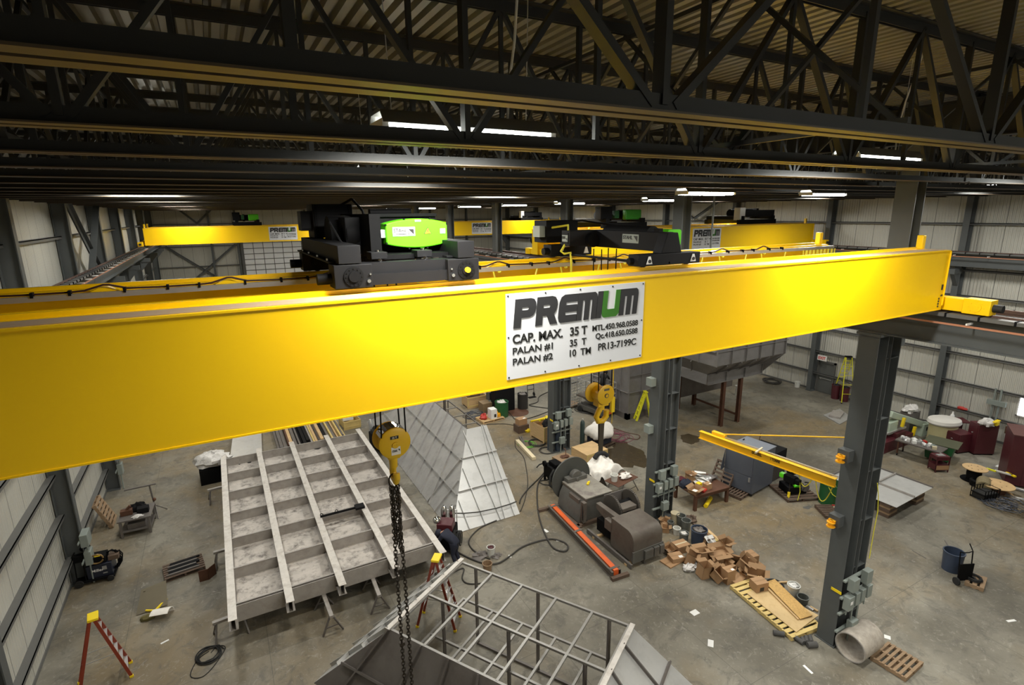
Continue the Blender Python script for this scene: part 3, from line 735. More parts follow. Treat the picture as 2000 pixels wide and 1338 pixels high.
def crane(name_label, x0, x1, y0, dy, sign_x, code, detail=False):
    t = thing('bridge_crane', name_label, 'bridge crane', ((x0 + x1) / 2, y0 + (dy + 0.7) / 2, GZ0), group='yellow bridge cranes')
    gs = []
    for yy, nm in ((y0, 'girder'), (y0 + dy, 'girder')):
        b = MB(); box_girder(b, x0, x1, yy, yy + 0.8 if yy == y0 else yy + 0.68)
        g = b.build(nm, yellow, t, world=True); gs.append(g)
        o = XF[t.name].translation
        def loc(m): m.v = [tuple(Vector(v) - o) for v in m.v]; return m
        if yy == y0:
            loc(MB().bx(x0 + 0.02, x1 - 0.02, yy + 0.07, yy + 0.40, GZ1, GZ1 + 0.008)).build('bare_strip', primer, g)
            loc(MB().bx(x0 + 0.3, x1 - 0.3, yy + 0.55, yy + 0.61, GZ1, GZ1 + 0.05)).build('trolley_rail', yellow, g)
        else:
            loc(MB().bx(x0 + 0.3, x1 - 0.3, yy + 0.18, yy + 0.24, GZ1, GZ1 + 0.05)).build('trolley_rail', yellow, g)
    for xx in (x0 + 0.02, x1 - 0.14):
        for yy in (y0 + 0.52, y0 + dy + 0.15):
            MB().bx(xx, xx + 0.12, yy, yy + 0.14, GZ1, GZ1 + 0.31).build('end_stop', yellow, t, world=True, bevel=0.015)
    end_truck(t, x1 + 0.25, y0 - 0.85, y0 + dy + 1.5, 0)
    end_truck(t, x0 - 0.25 if x0 < 0 else x0 + 0.26, y0 - 0.85, y0 + dy + 1.5, 0)
    if sign_x is not None: sign_plate(sign_x, y0 + 0.011, GZ1 - 0.085, t, code=code)
    # festoon track in front of the rear girder
    fy = y0 + dy - 0.2
    MB().bx(x0 + 0.2, x1 - 0.1, fy - 0.035, fy + 0.035, GZ1 - 0.09, GZ1 - 0.02).build('festoon_track', gstrip, t, world=True)
    br = MB(); xs = []; x = x0 + 0.6
    while x < x1 - 1.6: xs.append(x); x += 1.42
    for x in xs:
        br.prism([(x - 0.16, fy + 0.05, GZ1 - 0.02), (x + 0.16, fy + 0.05, GZ1 - 0.02), (x + 0.05, fy + 0.05, GZ1 + 0.03), (x - 0.05, fy + 0.05, GZ1 + 0.03)], (0, 0.16, 0))
    br.each('track_bracket', yellow, t, world=True)
    if detail:
        pts = []
        for x in xs:
            pts += [(x - 0.35, fy, GZ1), (x - 0.2, fy, GZ1 + 0.01), (x, fy, GZ1 + 0.07), (x + 0.06, fy, GZ1 + 0.068), (x + 0.25, fy, GZ1 + 0.01), (x + 0.6, fy, GZ1)]
        MB().path(pts, 0.014, 6).build('festoon_power_cable', mat('dark red cable', (0.05, 0.018, 0.014), 0.5), t, world=True)
        b = MB()
        for x in xs:
            for d in (-0.35, 0.22, 0.7): b.bx(x + d - 0.015, x + d + 0.015, fy - 0.05, fy + 0.04, GZ1 - 0.04, GZ1 + 0.025)
        b.each('cable_clip', blackm, t, world=True)
    b = MB()
    def loop(x, w_, dz):
        pts = [(x + w_ * (u - 0.5), fy - 0.05, GZ1 - 0.09 - dz * (1 - (2 * u - 1) ** 4)) for u in [i / 10 for i in range(11)]]
        b.path(pts, 0.016, 5)
    for x in [q for q in xs if q > x0 + 6.5]: loop(x + 0.02, 0.05, 0.02); loop(x + 0.35, 0.9, 0.55)
    for i in range(9): loop(x1 - 1.35 + i * 0.15, 0.11, 0.3)
    b.each('festoon_loop', cabley, t, world=True)
    return t
main = crane('nearest yellow bridge crane spanning the picture, its sign ending 7199C', -4.75, 14.37, 6.0, 2.8, 3.17, 'PR13-7199C', True)
b = MB()
for i in range(4): b.disc((14.2, 6.008, 10.23 + i * 0.058), (0, 1, 0), 0.024, 0.012, 10)
b.disc((14.27, 6.008, 10.47), (0, 1, 0), 0.02, 0.012, 10).disc((14.31, 6.008, 10.475), (0, 1, 0), 0.02, 0.012, 10).bx(14.235, 14.285, 6.0, 6.013, 10.60, 10.72)
b.each('connection_bolt', ink, main, world=True)
midc = crane('yellow bridge crane in the far bay beyond the two small hoists, sign ending 7199A', 15.4, 34.95, 22.5, 2.9, 23.9, 'PR13-7199A')
farl = crane('distant yellow bridge crane at the left, in line with the ribbed wall', -4.75, 14.37, 52.0, 2.8, 4.33, 'PR13-7199D')
farr = crane('distant yellow bridge crane seen between the two grey posts at the centre', 15.4, 34.95, 52.0, 2.8, 23.6, 'PR13-7199B')

# ------------------------------------------------------------------ the big hoist trolley
tr = thing('hoist_trolley', 'big black hoist trolley with green cover on the nearest crane', 'hoist', (2.1, 7.9, 11.53), group='hoist trolleys')
W = dict(world=True)
o0 = XF[tr.name].translation
def lc(m, t=None):
    o = XF[(t or tr).name].translation; m.v = [tuple(Vector(v) - o) for v in m.v]; return m
for xa, xb, ya, yb, cap in ((1.17, 1.61, 6.42, 6.74, False), (2.57, 3.0, 6.42, 6.74, True), (1.17, 1.61, 8.86, 9.18, False), (2.57, 3.0, 8.86, 9.18, False)):
    wbx = MB().bx(xa, xb, ya, yb, 11.555, 11.83).build('wheel_box', black2, tr, world=True, bevel=0.008)
    xm = (xa + xb) / 2 + (0.0 if not cap else 0.03)
    r = MB().disc((xm, ya - 0.008, 11.69), (0, 1, 0), 0.115, 0.016, 32).disc((xm, ya - 0.02, 11.69), (0, 1, 0), 0.062, 0.03, 28)
    for i in range(12): r.disc((xm + 0.093 * math.cos(i * 0.524), ya - 0.018, 11.69 + 0.093 * math.sin(i * 0.524)), (0, 1, 0), 0.007, 0.012, 8)
    lc(r).build('bearing_cover', blackm, wbx)
    lc(MB().disc(((xb - 0.05) if not cap else xa + 0.06, ya - 0.01, 11.63), (0, 1, 0), 0.022, 0.03, 12).disc(((xb - 0.03) if not cap else xa + 0.04, ya - 0.01, 11.71), (0, 1, 0), 0.012, 0.03, 10)).build('steel_bolts', chrome, wbx)
    if cap: lc(MB().disc((xm, ya - 0.05, 11.69), (0, 1, 0), 0.034, 0.05, 20)).build('yellow_cap', safety, wbx)
    lc(MB().disc((xm, ya + 0.18, 11.61), (0, 1, 0), 0.08, 0.08, 24)).build('wheel', rubber, wbx)
for ya in (6.46, 8.9):
    MB().bx(1.6, 2.58, ya, ya + 0.03, 11.57, 11.70).bx(1.6, 2.58, ya + 0.05, ya + 0.24, 11.58, 11.83).build('side_beam', black2, tr, world=True)
for xa, xb, nm in ((1.23, 1.49, 'tie_beam'), (2.71, 2.94, 'tie_beam')):
    k = MB().bx(xa, xb, 6.42, 9.25, 11.84, 12.05).build(nm, black2, tr, world=True, bevel=0.006)
    s = -1 if xa < 2 else -1
    lc(MB().bx(xa - 0.08, xa, 6.6, 9.2, 11.84, 11.86)).build('lower_flange', black2, k)
    bb = MB()
    for y in (6.8, 7.5, 8.2, 8.8): bb.disc((xa - 0.05, y, 11.87), (0, 0, 1), 0.018, 0.03, 8)
    lc(bb).each('flange_bolt', chrome, k)
# drum, frame and gearbox
MB().tube((1.45, 8.15, 12.12), (2.72, 8.15, 12.12), 0.26, 32).build('rope_drum', blackm, tr, world=True)
MB().bx(1.76, 1.90, 7.0, 8.7, 11.85, 12.40).bx(2.66, 2.74, 7.3, 8.7, 11.87, 12.36).bx(1.78, 2.74, 7.25, 7.32, 11.9, 12.38).bx(1.78, 2.74, 7.2, 8.7, 12.36, 12.40).build('hoist_frame', blackm, tr, world=True)
g = MB().lathe([(0.10, -0.10), (0.22, -0.09), (0.24, 0.0), (0.22, 0.09), (0.12, 0.10)], (1.66, 7.7, 12.13), 24, Matrix.Rotation(R(90), 4, 'Y')).bx(1.56, 1.76, 7.5, 7.9, 11.86, 12.36)
g.build('gearbox', blackm, tr, world=True, bevel=0.01)
MB().tube((2.0, 7.9, 12.42), (2.6, 7.9, 12.42), 0.05, 12).build('hoist_motor', blackm, tr, world=True)
MB().bx(1.89, 1.96, 7.0, 7.18, 12.10, 12.20).build('notice', paper, tr, world=True)
# bulged green cover
n = 18; top = []; bot = []
for i in range(n + 1):
    u = i / n; x = 1.95 + 0.84 * u; k = 1 - (2 * u - 1) ** 2
    top.append((x, 6.95, 12.275 + 0.06 * k)); bot.append((x, 6.95, 12.015 - 0.055 * k))
cv = MB().prism(top + bot[::-1], (0, 0.27, 0)).build('electrical_cover', green, tr, world=True, bevel=0.015)
cv['label'] = 'bright green electrical cover'
maker_plate(cv, 2.035 - o0.x, 6.945 - o0.y, 12.115 - o0.z, 0.30, 0.115)
def tri(x, z, s, y, mt, nm):
    return lc(MB().prism([(x - s, y, z - s * 0.58), (x + s, y, z - s * 0.58), (x, y, z + s * 1.15)], (0, -0.002, 0))).build(nm, mt, cv)
tri(2.51, 12.165, 0.052, 6.947, ink, 'warning_triangle_edge'); tri(2.51, 12.163, 0.041, 6.944, warn, 'warning_triangle')
lc(MB().prism([(2.515, 6.941, 12.20), (2.498, 6.941, 12.165), (2.51, 6.941, 12.165), (2.50, 6.941, 12.142), (2.524, 6.941, 12.172), (2.512, 6.941, 12.172), (2.524, 6.941, 12.20)], (0, -0.002, 0))).build('flash_mark', redm, cv)
p = lc(MB().bx(2.685, 2.755, 6.938, 6.95, 12.135, 12.20)).build('small_plate', white, cv)
p = lc(MB().bx(2.34, 2.42, 6.938, 6.95, 12.295, 12.32)).build('small_plate', white, cv)
b = MB()
for x, z in ((2.2, 12.33), (2.25, 11.955), (2.5, 11.955), (2.55, 12.335), (1.955, 12.03), (1.955, 12.26), (2.785, 12.03), (2.785, 12.26)): b.disc((x, 6.96, z), (0, 1, 0), 0.012, 0.03, 8)
lc(b).each('cover_screw', blackm, cv)
# support pads with studs
for xa in (1.66, 2.24):
    k = MB().bx(xa, xa + 0.20, 6.62, 6.85, 11.86, 11.945).build('support_pad', black2, tr, world=True, bevel=0.006)
    lc(MB().tube((xa + 0.1, 6.6, 11.80), (xa + 0.1, 6.6, 11.87), 0.014, 8).disc((xa + 0.1, 6.6, 11.85), (0, 0, 1), 0.024, 0.02, 8).disc((xa + 0.1, 6.7, 11.955), (0, 0, 1), 0.03, 0.03, 10)).build('stud', chrome, k)
MB().bx(1.78, 2.72, 6.75, 7.25, 11.84, 11.90).build('base_frame', blackm, tr, world=True)
for y in (6.62, 9.05): MB().tube((1.01, y, 11.66), (1.18, y, 11.66), 0.065, 18).build('travel_motor', blackm, tr, world=True)
k = MB().bx(1.36, 1.95, 8.75, 9.3, 12.05, 12.55).build('control_cabinet', black2, tr, world=True, bevel=0.006)
lc(MB().bx(1.38, 1.42, 8.73, 8.75, 12.06, 12.54).bx(1.89, 1.93, 8.73, 8.75, 12.06, 12.54)).build('door_edge', blackm, k)
MB().bx(1.20, 1.34, 8.85, 9.2, 12.16, 12.45).build('side_box', black2, tr, world=True)
MB().path([(1.8, 8.9, 12.53), (1.9, 8.5, 12.62), (1.95, 8.1, 12.45), (1.9, 7.8, 12.35)], 0.02, 8).path([(1.35, 7.4, 12.3), (1.46, 7.2, 12.0), (1.6, 7.1, 11.9)], 0.015, 6).build('control_cables', blackm, tr, world=True)

# ------------------------------------------------------------------ the second, smaller hoist trolley
t2 = thing('hoist_trolley', 'smaller black hoist trolley with a long black box on the nearest crane', 'hoist', (6.3, 7.9, 11.53), group='hoist trolleys')
def b2(m, nm, mt, par=None, bevel=0.0):
    if par is None: return m.build(nm, mt, t2, world=True, bevel=bevel)
    return lc(m, t2).build(nm, mt, par, bevel=bevel)
fb = b2(MB().bx(5.70, 7.02, 6.42, 6.66, 11.56, 11.74), 'wheel_beam', black2, bevel=0.008)
for x in (5.92, 6.86):
    b2(MB().prism([(x - 0.06, 6.418, 11.59), (x + 0.06, 6.418, 11.59), (x + 0.02, 6.418, 11.71), (x - 0.02, 6.418, 11.71)], (0, -0.006, 0)), 'bearing_plate', white, fb)
    b2(MB().disc((x, 6.408, 11.635), (0, 1, 0), 0.028, 0.012, 14), 'axle_end', ink, fb)
    b2(MB().disc((x, 6.58, 11.61), (0, 1, 0), 0.08, 0.08, 20), 'wheel', rubber, fb)
b2(MB().prism([(6.18, 6.44, 11.74), (6.62, 6.44, 11.74), (6.52, 6.44, 12.06), (6.30, 6.44, 12.06)], (0, 0.2, 0)), 'upright_bracket', black2, bevel=0.01)
b2(MB().bx(6.32, 6.37, 6.43, 6.44, 11.66, 11.70).disc((6.345, 6.425, 11.59), (0, 1, 0), 0.018, 0.01, 12), 'white_label', paper)
k = b2(MB().bx(6.36, 6.62, 6.64, 8.45, 11.75, 12.06), 'rope_drum_housing', black2, bevel=0.01)
# maker plate on the housing side that faces the camera (-X side)
def plate_minus_x(par, t, x, y, z, W_, H_, mt):
    """plate in the YZ plane facing -X, its text reading towards -Y"""
    o = XF[t.name].translation
    p = MB().bx(x - 0.005 - o.x, x - o.x, y - W_ - o.y, y - o.y, z - o.z, z + H_ - o.z).build('maker_plate', mt, par)
    def tx(body, u, v, w_, h_, bold=0.02):
        cu = bpy.data.curves.new('lettering', 'FONT'); cu.body = body; cu.offset = bold; cu.materials.append(ink); cu.extrude = 0.002
        q = bpy.data.objects.new('lettering', cu); COL.objects.link(q); bpy.context.view_layer.update()
        bb = [Vector(c) for c in q.bound_box]; x0 = min(c.x for c in bb); x1 = max(c.x for c in bb); y0 = min(c.y for c in bb); y1 = max(c.y for c in bb)
        sx = w_ / (x1 - x0); sz = h_ / (y1 - y0); q.parent = p
        q.matrix_basis = Matrix.Translation((x - 0.008 - o.x, y - u - o.y, z + v - o.z)) @ Matrix(((0, 0, -1, 0), (-1, 0, 0, 0), (0, 1, 0, 0), (0, 0, 0, 1))) @ Matrix.Diagonal((sx, sz, 1, 1)) @ Matrix.Translation((-x0, -y0, 0))
        meshed(q, p)
    tx('STAHL', W_ * 0.05, H_ * 0.42, W_ * 0.58, H_ * 0.42)
    u = W_ * 0.7; s = min(W_ * 0.24, H_ * 0.7)
    MB().prism([(x - 0.006 - o.x, y - u - o.y, z + H_ * 0.15 + s - o.z), (x - 0.006 - o.x, y - u - s - o.y, z + H_ * 0.15 - o.z), (x - 0.006 - o.x, y - u - s - o.y, z + H_ * 0.15 + s - o.z)], (-0.003, 0, 0)).build('square_mark', ink, p)
plate_minus_x(k, t2, 6.36, 7.6, 11.86, 0.42, 0.15, gbox)
b2(MB().tube((6.6, 7.1, 12.0), (6.6, 8.3, 12.0), 0.15, 24), 'rope_drum', blackm)
b2(MB().bx(5.75, 6.4, 8.35, 8.62, 11.78, 12.06), 'hoist_body', black2, bevel=0.01)
plate_minus_x(b2(MB().bx(5.74, 5.75, 8.4, 8.6, 11.82, 12.02), 'side_cover', black2), t2, 5.74, 8.58, 11.86, 0.18, 0.12, gbox)
b2(MB().lathe([(0.05, -0.06), (0.13, -0.05), (0.13, 0.05), (0.05, 0.06)], (6.22, 8.3, 11.88), 24, Matrix.Rotation(R(90), 4, 'X')), 'gear_cover', blackm)
rb = b2(MB().bx(5.66, 6.62, 8.84, 9.12, 11.56, 11.78), 'wheel_beam', black2, bevel=0.008)
b2(MB().prism([(6.42, 8.838, 11.60), (6.54, 8.838, 11.60), (6.50, 8.838, 11.72), (6.46, 8.838, 11.72)], (0, -0.006, 0)), 'bearing_plate', white, rb)
b2(MB().bx(5.95, 6.08, 8.83, 8.84, 11.735, 11.75).disc((5.92, 8.83, 11.68), (0, 1, 0), 0.015, 0.012, 10), 'white_mark', paper, rb)
cb = b2(MB().bx(5.62, 6.35, 8.95, 9.4, 11.82, 12.24), 'control_cabinet', blackm, bevel=0.008)
b2(MB().bx(5.50, 5.63, 9.0, 9.25, 11.93, 12.14), 'side_box', gbox, cb)
b2(MB().tube((5.85, 8.9, 11.62), (5.82, 6.65, 11.62), 0.022, 10), 'drive_shaft', blackm)
b2(MB().tube((5.55, 8.95, 11.66), (5.68, 8.95, 11.66), 0.07, 16), 'travel_motor', blackm); b2(MB().tube((5.72, 6.56, 11.64), (5.62, 6.56, 11.64), 0.05, 14), 'travel_motor', blackm)
gc = MB(); n = 14; poly = []
for i in range(n):
    a = 2 * math.pi * i / n
for (cx, cz, a0) in ((7.06, 12.04, 0), (6.84, 12.04, 90), (6.84, 11.84, 180), (7.06, 11.84, 270)):
    for j in range(5):
        a = R(a0 + j * 22.5); poly.append((cx + 0.045 * math.cos(a), 6.95, cz + 0.045 * math.sin(a)))
b2(gc.prism(poly, (0, 1.1, 0)), 'electrical_cover', green)['label'] = 'bright green end cover'
b2(MB().bx(6.6, 6.85, 7.0, 8.2, 11.85, 11.95).bx(6.36, 6.44, 6.7, 6.82, 12.06, 12.12), 'support_frame', blackm)
cable_pts = [(5.72, 9.0, 12.1), (5.95, 8.7, 12.15), (5.85, 8.55, 11.9), (5.66, 8.5, 11.68), (5.70, 8.45, 11.64), (5.82, 8.42, 11.66), (5.84, 8.42, 11.5), (5.84, 8.42, 11.0)]
b2(MB().path(cable_pts, 0.022, 8), 'control_cable', cabley)
b2(MB().path([(6.3, 9.2, 12.2), (6.7, 9.3, 12.22), (7.4, 9.0, 12.1)], 0.02, 6), 'black_cable', blackm)

# simplified trolleys of the other cranes: still frame, drum, cover and cabinet
def far_trolley(x, y, w_, d, label, kind):
    t = thing('hoist_trolley', label, 'hoist', (x, y + d / 2, 11.53), group='hoist trolleys')
    b = MB()
    for yy in (-d / 2, d / 2 - 0.25): b.bx(-w_ / 2, w_ / 2, yy, yy + 0.25, 0, 0.28)
    for xx in (-w_ / 2 + 0.15, w_ / 2 - 0.4): b.bx(xx, xx + 0.25, -d / 2, d / 2, 0.28, 0.5)
    b.build('trolley_frame', black2, t, bevel=0.01)
    b = MB(); b.tube((-w_ * 0.3, 0, 0.65), (w_ * 0.34, 0, 0.65), 0.26, 20); b.bx(-w_ * 0.12, -w_ * 0.06, -0.4, 0.4, 0.35, 0.95); b.bx(w_ * 0.3, w_ * 0.36, -0.4, 0.4, 0.35, 0.95)
    b.build('rope_drum', blackm, t)
    if kind == 'green':
        MB().bx(w_ * 0.05, w_ * 0.42, -d / 2 + 0.2, -d / 2 + 0.5, 0.42, 0.95).build('electrical_cover', green if x < 10 else mat('mid green cover', (0.04, 0.26, 0.02), 0.4), t, bevel=0.06)
        MB().bx(-w_ * 0.5, -w_ * 0.24, -d / 2 + 0.25, -d / 2 + 0.75, 0.45, 1.12).build('control_cabinet', black2, t, bevel=0.01)
        MB().bx(-w_ * 0.2, -w_ * 0.1, -d / 2 + 0.2, -d / 2 + 0.5, 0.5, 0.9).build('gear_cover', dgreen, t, bevel=0.02)
    else:
        MB().bx(-w_ * 0.36, w_ * 0.45, -d / 2 + 0.05, -d / 2 + 0.4, 0.45, 0.85).build('rope_drum_housing', black2, t, bevel=0.01)
        MB().bx(-w_ * 0.5, -w_ * 0.36, -d / 2 + 0.05, -d / 2 + 0.5, 0.25, 1.0).build('control_cabinet', white, t, bevel=0.01)
    return t
far_trolley(19.6, 23.2, 3.0, 2.8, 'black hoist with dark green covers on the crane of the far bay', 'green')
far_trolley(30.3, 23.2, 3.4, 2.8, 'long flat hoist with a white cabinet on the far bay crane near its right end', 'white')
far_trolley(2.8, 52.6, 2.2, 2.8, 'tiny distant hoist with pale green cover on the far left crane', 'green')
far_trolley(31.2, 52.6, 2.8, 2.8, 'tiny distant hoist with white cabinet on the far crane between the posts', 'white')

# ------------------------------------------------------------------ hook blocks and chains
hb = thing('hook_block', 'yellow double sheave hook block carrying the dark chains', 'hook block', (2.07, 7.8, 8.4), group='crane hook blocks')
for yy in (-0.17, 0.14):
    k = MB().lathe([(0.02, -0.03), (0.20, -0.03), (0.245, -0.01), (0.25, 0.0), (0.245, 0.01), (0.20, 0.03), (0.02, 0.03)], (-0.02 if yy > 0 else 0, yy, 0.58), 36, Matrix.Rotation(R(90), 4, 'X')).build('sheave_guard', hookyel, hb)
    if yy < 0:
        MB().bx(-0.075, 0.055, yy - 0.034, yy - 0.03, 0.66, 0.71).build('black_plate', ink, k)
        MB().disc((0, yy - 0.035, 0.56), (0, 1, 0), 0.05, 0.02, 20).disc((-0.02, yy - 0.045, 0.565), (0, 1, 0), 0.008, 0.01, 8).disc((0.02, yy - 0.045, 0.565), (0, 1, 0), 0.008, 0.01, 8).build('axle_cap', hookyel, k)
        pl = MB().bx(-0.07, 0.075, yy - 0.034, yy - 0.03, 0.40, 0.53).build('maker_plate', white, k)
        text('STAHL', 0.08, 0.035, ink, pl, (-0.055, yy - 0.0345, 0.45)); MB().prism([(0.035, yy - 0.0345, 0.49), (0.065, yy - 0.0345, 0.45), (0.065, yy - 0.0345, 0.49)], (0, -0.002, 0)).build('square_mark', ink, pl)
        text('35 T', 0.07, 0.03, white, k, (-0.045, yy - 0.0345, 0.67))
rim = MB()
for i in range(10):
    a = R(20 + 14 * i); rim.box((0.24 * math.cos(a), -0.01, 0.58 + 0.24 * math.sin(a)), (0.05, 0.26, 0.012), ry=-a + R(90))
rim.build('rim_spacers', chrome, hb)
MB().disc((0, -0.01, 0.56), (0, 1, 0), 0.20, 0.2, 28).build('sheaves', hookyel, hb)
MB().bx(-0.10, 0.10, -0.1, 0.08, 0.28, 0.42).build('crosshead', hookyel, hb, bevel=0.02)
MB().tube((0.0, -0.01, 0.12), (0, -0.01, 0.34), 0.062, 16, r2=0.072).path([(0, -0.01, 0.2), (0.01, 0.05, 0.1), (0.01, 0.09, 0.0), (0.01, 0.03, -0.10), (0.01, -0.07, -0.11), (0.01, -0.12, -0.03), (0.01, -0.10, 0.04)], 0.055, 12).build('hook', hookyel, hb)
b = MB()
for x in (-0.2, 0.18):
    for y in (-0.17, 0.14): b.tube((x, y, 0.6), (x * 0.8, y * 1.6, 3.45), 0.012, 6)
b.each('wire_rope', blackm, hb)
def link(b, c, ax, L_, w_, r):
    """one oval chain link, long axis z"""
    pts = []
    for i in range(12):
        a = 2 * math.pi * i / 12; u = w_ / 2 * math.cos(a); v = (L_ / 2 - w_ / 2) * (1 if math.sin(a) >= 0 else -1) + w_ / 2 * math.sin(a)
        pts.append((c[0] + (u if ax == 0 else 0), c[1] + (u if ax == 1 else 0), c[2] + v))
    b.path(pts, r, 5, closed=True)
ch = thing('chain_sling', 'dark chain sling hanging from the big hook, two legs reaching down', 'chain', (2.05, 7.79, 8.3), group=None)
MB().path([(0.07 * math.cos(a), 0, -0.02 + 0.12 * math.sin(a)) for a in [2 * math.pi * i / 16 for i in range(16)]], 0.014, 8, closed=True).build('master_ring', chainm, ch)
for (x, y, L_) in ((-0.05, -0.03, 4.0), (0.06, 0.02, 4.05)):
    b = MB(); z = -0.12; i = 0
    while z > -L_: link(b, (x + (0.03 if x > 0 else 0.0) * min(1, -z / 2), y, z), i % 2, 0.085, 0.055, 0.009); z -= 0.064; i += 1
    k = b.build('chain_leg', chainm, ch)
    MB().path([(x, y, -L_ + 0.02), (x - 0.03, y, -L_ - 0.08), (x - 0.01, y, -L_ - 0.15), (x + 0.05, y, -L_ - 0.12)], 0.014, 8).build('sling_hook', mat('red sling hook', (0.10, 0.02, 0.02), 0.5), k)
b = MB(); rnd = random.Random(3)
for j in range(4):
    z = -0.14; i = 0; x = -0.05 + 0.035 * j; y = -0.07 + 0.05 * (j % 2)
    while z > -1.05 - 0.1 * j: link(b, (x + rnd.uniform(-0.012, 0.012), y, z), i % 2, 0.085, 0.055, 0.009); z -= 0.064; i += 1
b.build('gathered_chain', chainm, ch)
MB().bx(-0.09, 0.0, -0.05, 0.01, -3.08, -3.02).build('chain_tag', chainm, ch)

h2 = thing('hook_block', 'smaller yellow hook block with a dark web sling in its hook', 'hook block', (6.16, 7.8, 8.55), group='crane hook blocks')
for yy, dx in ((-0.12, 0.0), (0.13, -0.1)):
    k = MB().lathe([(0.02, -0.025), (0.16, -0.025), (0.195, -0.008), (0.195, 0.008), (0.16, 0.025), (0.02, 0.025)], (dx, yy, 0.48), 32, Matrix.Rotation(R(90), 4, 'X')).build('sheave_guard', hookyel, h2)
    if yy < 0: MB().bx(-0.06, 0.06, yy - 0.03, yy - 0.026, 0.57, 0.61).disc((0, yy - 0.03, 0.47), (0, 1, 0), 0.045, 0.01, 20).build('black_plate', greym, k); MB().disc((0, yy - 0.035, 0.47), (0, 1, 0), 0.03, 0.012, 18).build('axle_cap', hookyel, k)
MB().disc((-0.03, 0, 0.47), (0, 1, 0), 0.15, 0.2, 24).build('sheaves', hookyel, h2)
MB().bx(-0.13, 0.11, -0.08, 0.09, 0.24, 0.36).tube((0, 0, 0.16), (0, 0, 0.27), 0.06).path([(0, 0, 0.22), (-0.06, 0, 0.13), (-0.12, 0, 0.02), (-0.07, 0, -0.08), (0.04, 0, -0.09), (0.12, 0, -0.01), (0.12, 0, 0.12)], 0.056, 12).build('hook', hookyel, h2)
b = MB()
for x in (-0.16, 0.14):
    for y in (-0.1, 0.13): b.tube((x, y, 0.5), (x * 1.1, y, 3.2), 0.010, 6)
b.each('wire_rope', blackm, h2)
b = MB(); b.prism([(-0.05, -0.02, -0.06), (0.07, -0.02, -0.06), (0.05, -0.02, -0.72), (-0.05, -0.02, -0.70)], (0, 0.015, 0)).prism([(-0.04, 0.03, -0.04), (0.08, 0.03, -0.04), (0.08, 0.03, -0.6), (-0.02, 0.03, -0.62)], (0, 0.015, 0))
sl = single(b, 'web_sling', mat('dark brown webbing', (0.055, 0.045, 0.03), 0.8), 'dark brown web sling hanging from the smaller hook', 'sling', loc=(6.16, 7.8, 8.55))
pd = thing('pendant_control', 'yellow pendant control hanging beside the smaller hook block', 'pendant control', tuple(FY(1196, 790, 7.9)))
MB().bx(-0.045, 0.045, -0.03, 0.03, -0.16, 0.16).build('control_body', safety, pd, bevel=0.012)
MB().tube((0, 0, 0.15), (0.0, 0, 2.6), 0.01, 6).tube((0, 0, -0.16), (0.0, 0, -0.4), 0.006, 6).build('pendant_cable', safety, pd)
# ------------------------------------------------------------------ fabricated steelwork on the floor
def stiff(t, p00, p10, p11, p01, us, vs, d, pm, rm, nrm, wr=0.05, th=0.012, inner=None):
    """a plate from four corners; ribs stand on it along the u lines (us) and v lines (vs) towards nrm"""
    p00, p10, p11, p01 = map(Vector, (p00, p10, p11, p01)); nrm = Vector(nrm).normalized()
    def P(u, v): return (p00 * (1 - u) + p10 * u) * (1 - v) + (p01 * (1 - u) + p11 * u) * v
    MB().prism([p00, p10, p11, p01], -nrm * th).build('plate', pm, t, world=True)
    for v in vs:
        MB().bar(P(0, v) + nrm * d / 2, P(1, v) + nrm * d / 2, 0.012, d, up=nrm).bar(P(0, v) + nrm * d, P(1, v) + nrm * d, wr, 0.012, up=nrm).build('stringer', rm, t, world=True)
    for u in us:
        a, b_ = (u if isinstance(u, tuple) else (u, u))
        MB().bar(P(a, 0) + nrm * d / 2, P(b_, 1) + nrm * d / 2, 0.012, d, up=nrm).bar(P(a, 0) + nrm * d, P(b_, 1) + nrm * d, wr * 0.7, 0.01, up=nrm).build('rib', rm, t, world=True)

# the big grid panel on trestles
gp = thing('steel_grid', 'large steel grid panel on trestles under the chains', 'steel panel', (2.4, 21.5, 0.62))
BX = (-0.82, 0.72, 2.24, 3.94, 5.58); CY = (16.12, 18.0, 19.9, 21.8, 23.7, 25.55, 27.3)
MB().bx(-0.82, 5.58, 16.05, 27.35, 0.76, 0.78).build('deck_plate', plated, gp, world=True)
for i, x in enumerate(BX):
    b = MB()
    for s in (-1, 1): b.bx(x + s * 0.055 - 0.006, x + s * 0.055 + 0.006, 15.45, 27.75, 0.8, 1.19)
    b.bx(x - 0.12, x + 0.12, 15.45, 27.75, 0.78, 0.80)
    k = b.build('long_beam', beamst, gp, world=True)
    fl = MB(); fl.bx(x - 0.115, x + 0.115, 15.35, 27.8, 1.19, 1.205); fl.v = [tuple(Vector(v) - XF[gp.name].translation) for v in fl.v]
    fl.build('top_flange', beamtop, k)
for y in CY:
    for i in range(4):
        MB().bx(BX[i] + 0.06, BX[i + 1] - 0.06, y - 0.006, y + 0.006, 0.78, 1.17).bx(BX[i] + 0.06, BX[i + 1] - 0.06, y - 0.03, y + 0.03, 1.165, 1.175).build('cross_beam', beamst, gp, world=True)
MB().bx(-0.9, 5.66, 16.0, 16.02, 0.62, 1.16).bx(-0.88, -0.87, 16.0, 27.4, 0.66, 0.80).build('edge_plate', beamst, gp, world=True)
b = MB()
for px, py, r in ((487, 903, 0.09), (468, 907, 0.04), (620, 875, 0.17), (597, 880, 0.05), (686, 860, 0.05)):
    q = F(px, py, 0.785); b.disc(q, (0, 0, 1), r, 0.008, 18)
b.build('cut_hole', ink, gp, world=True)
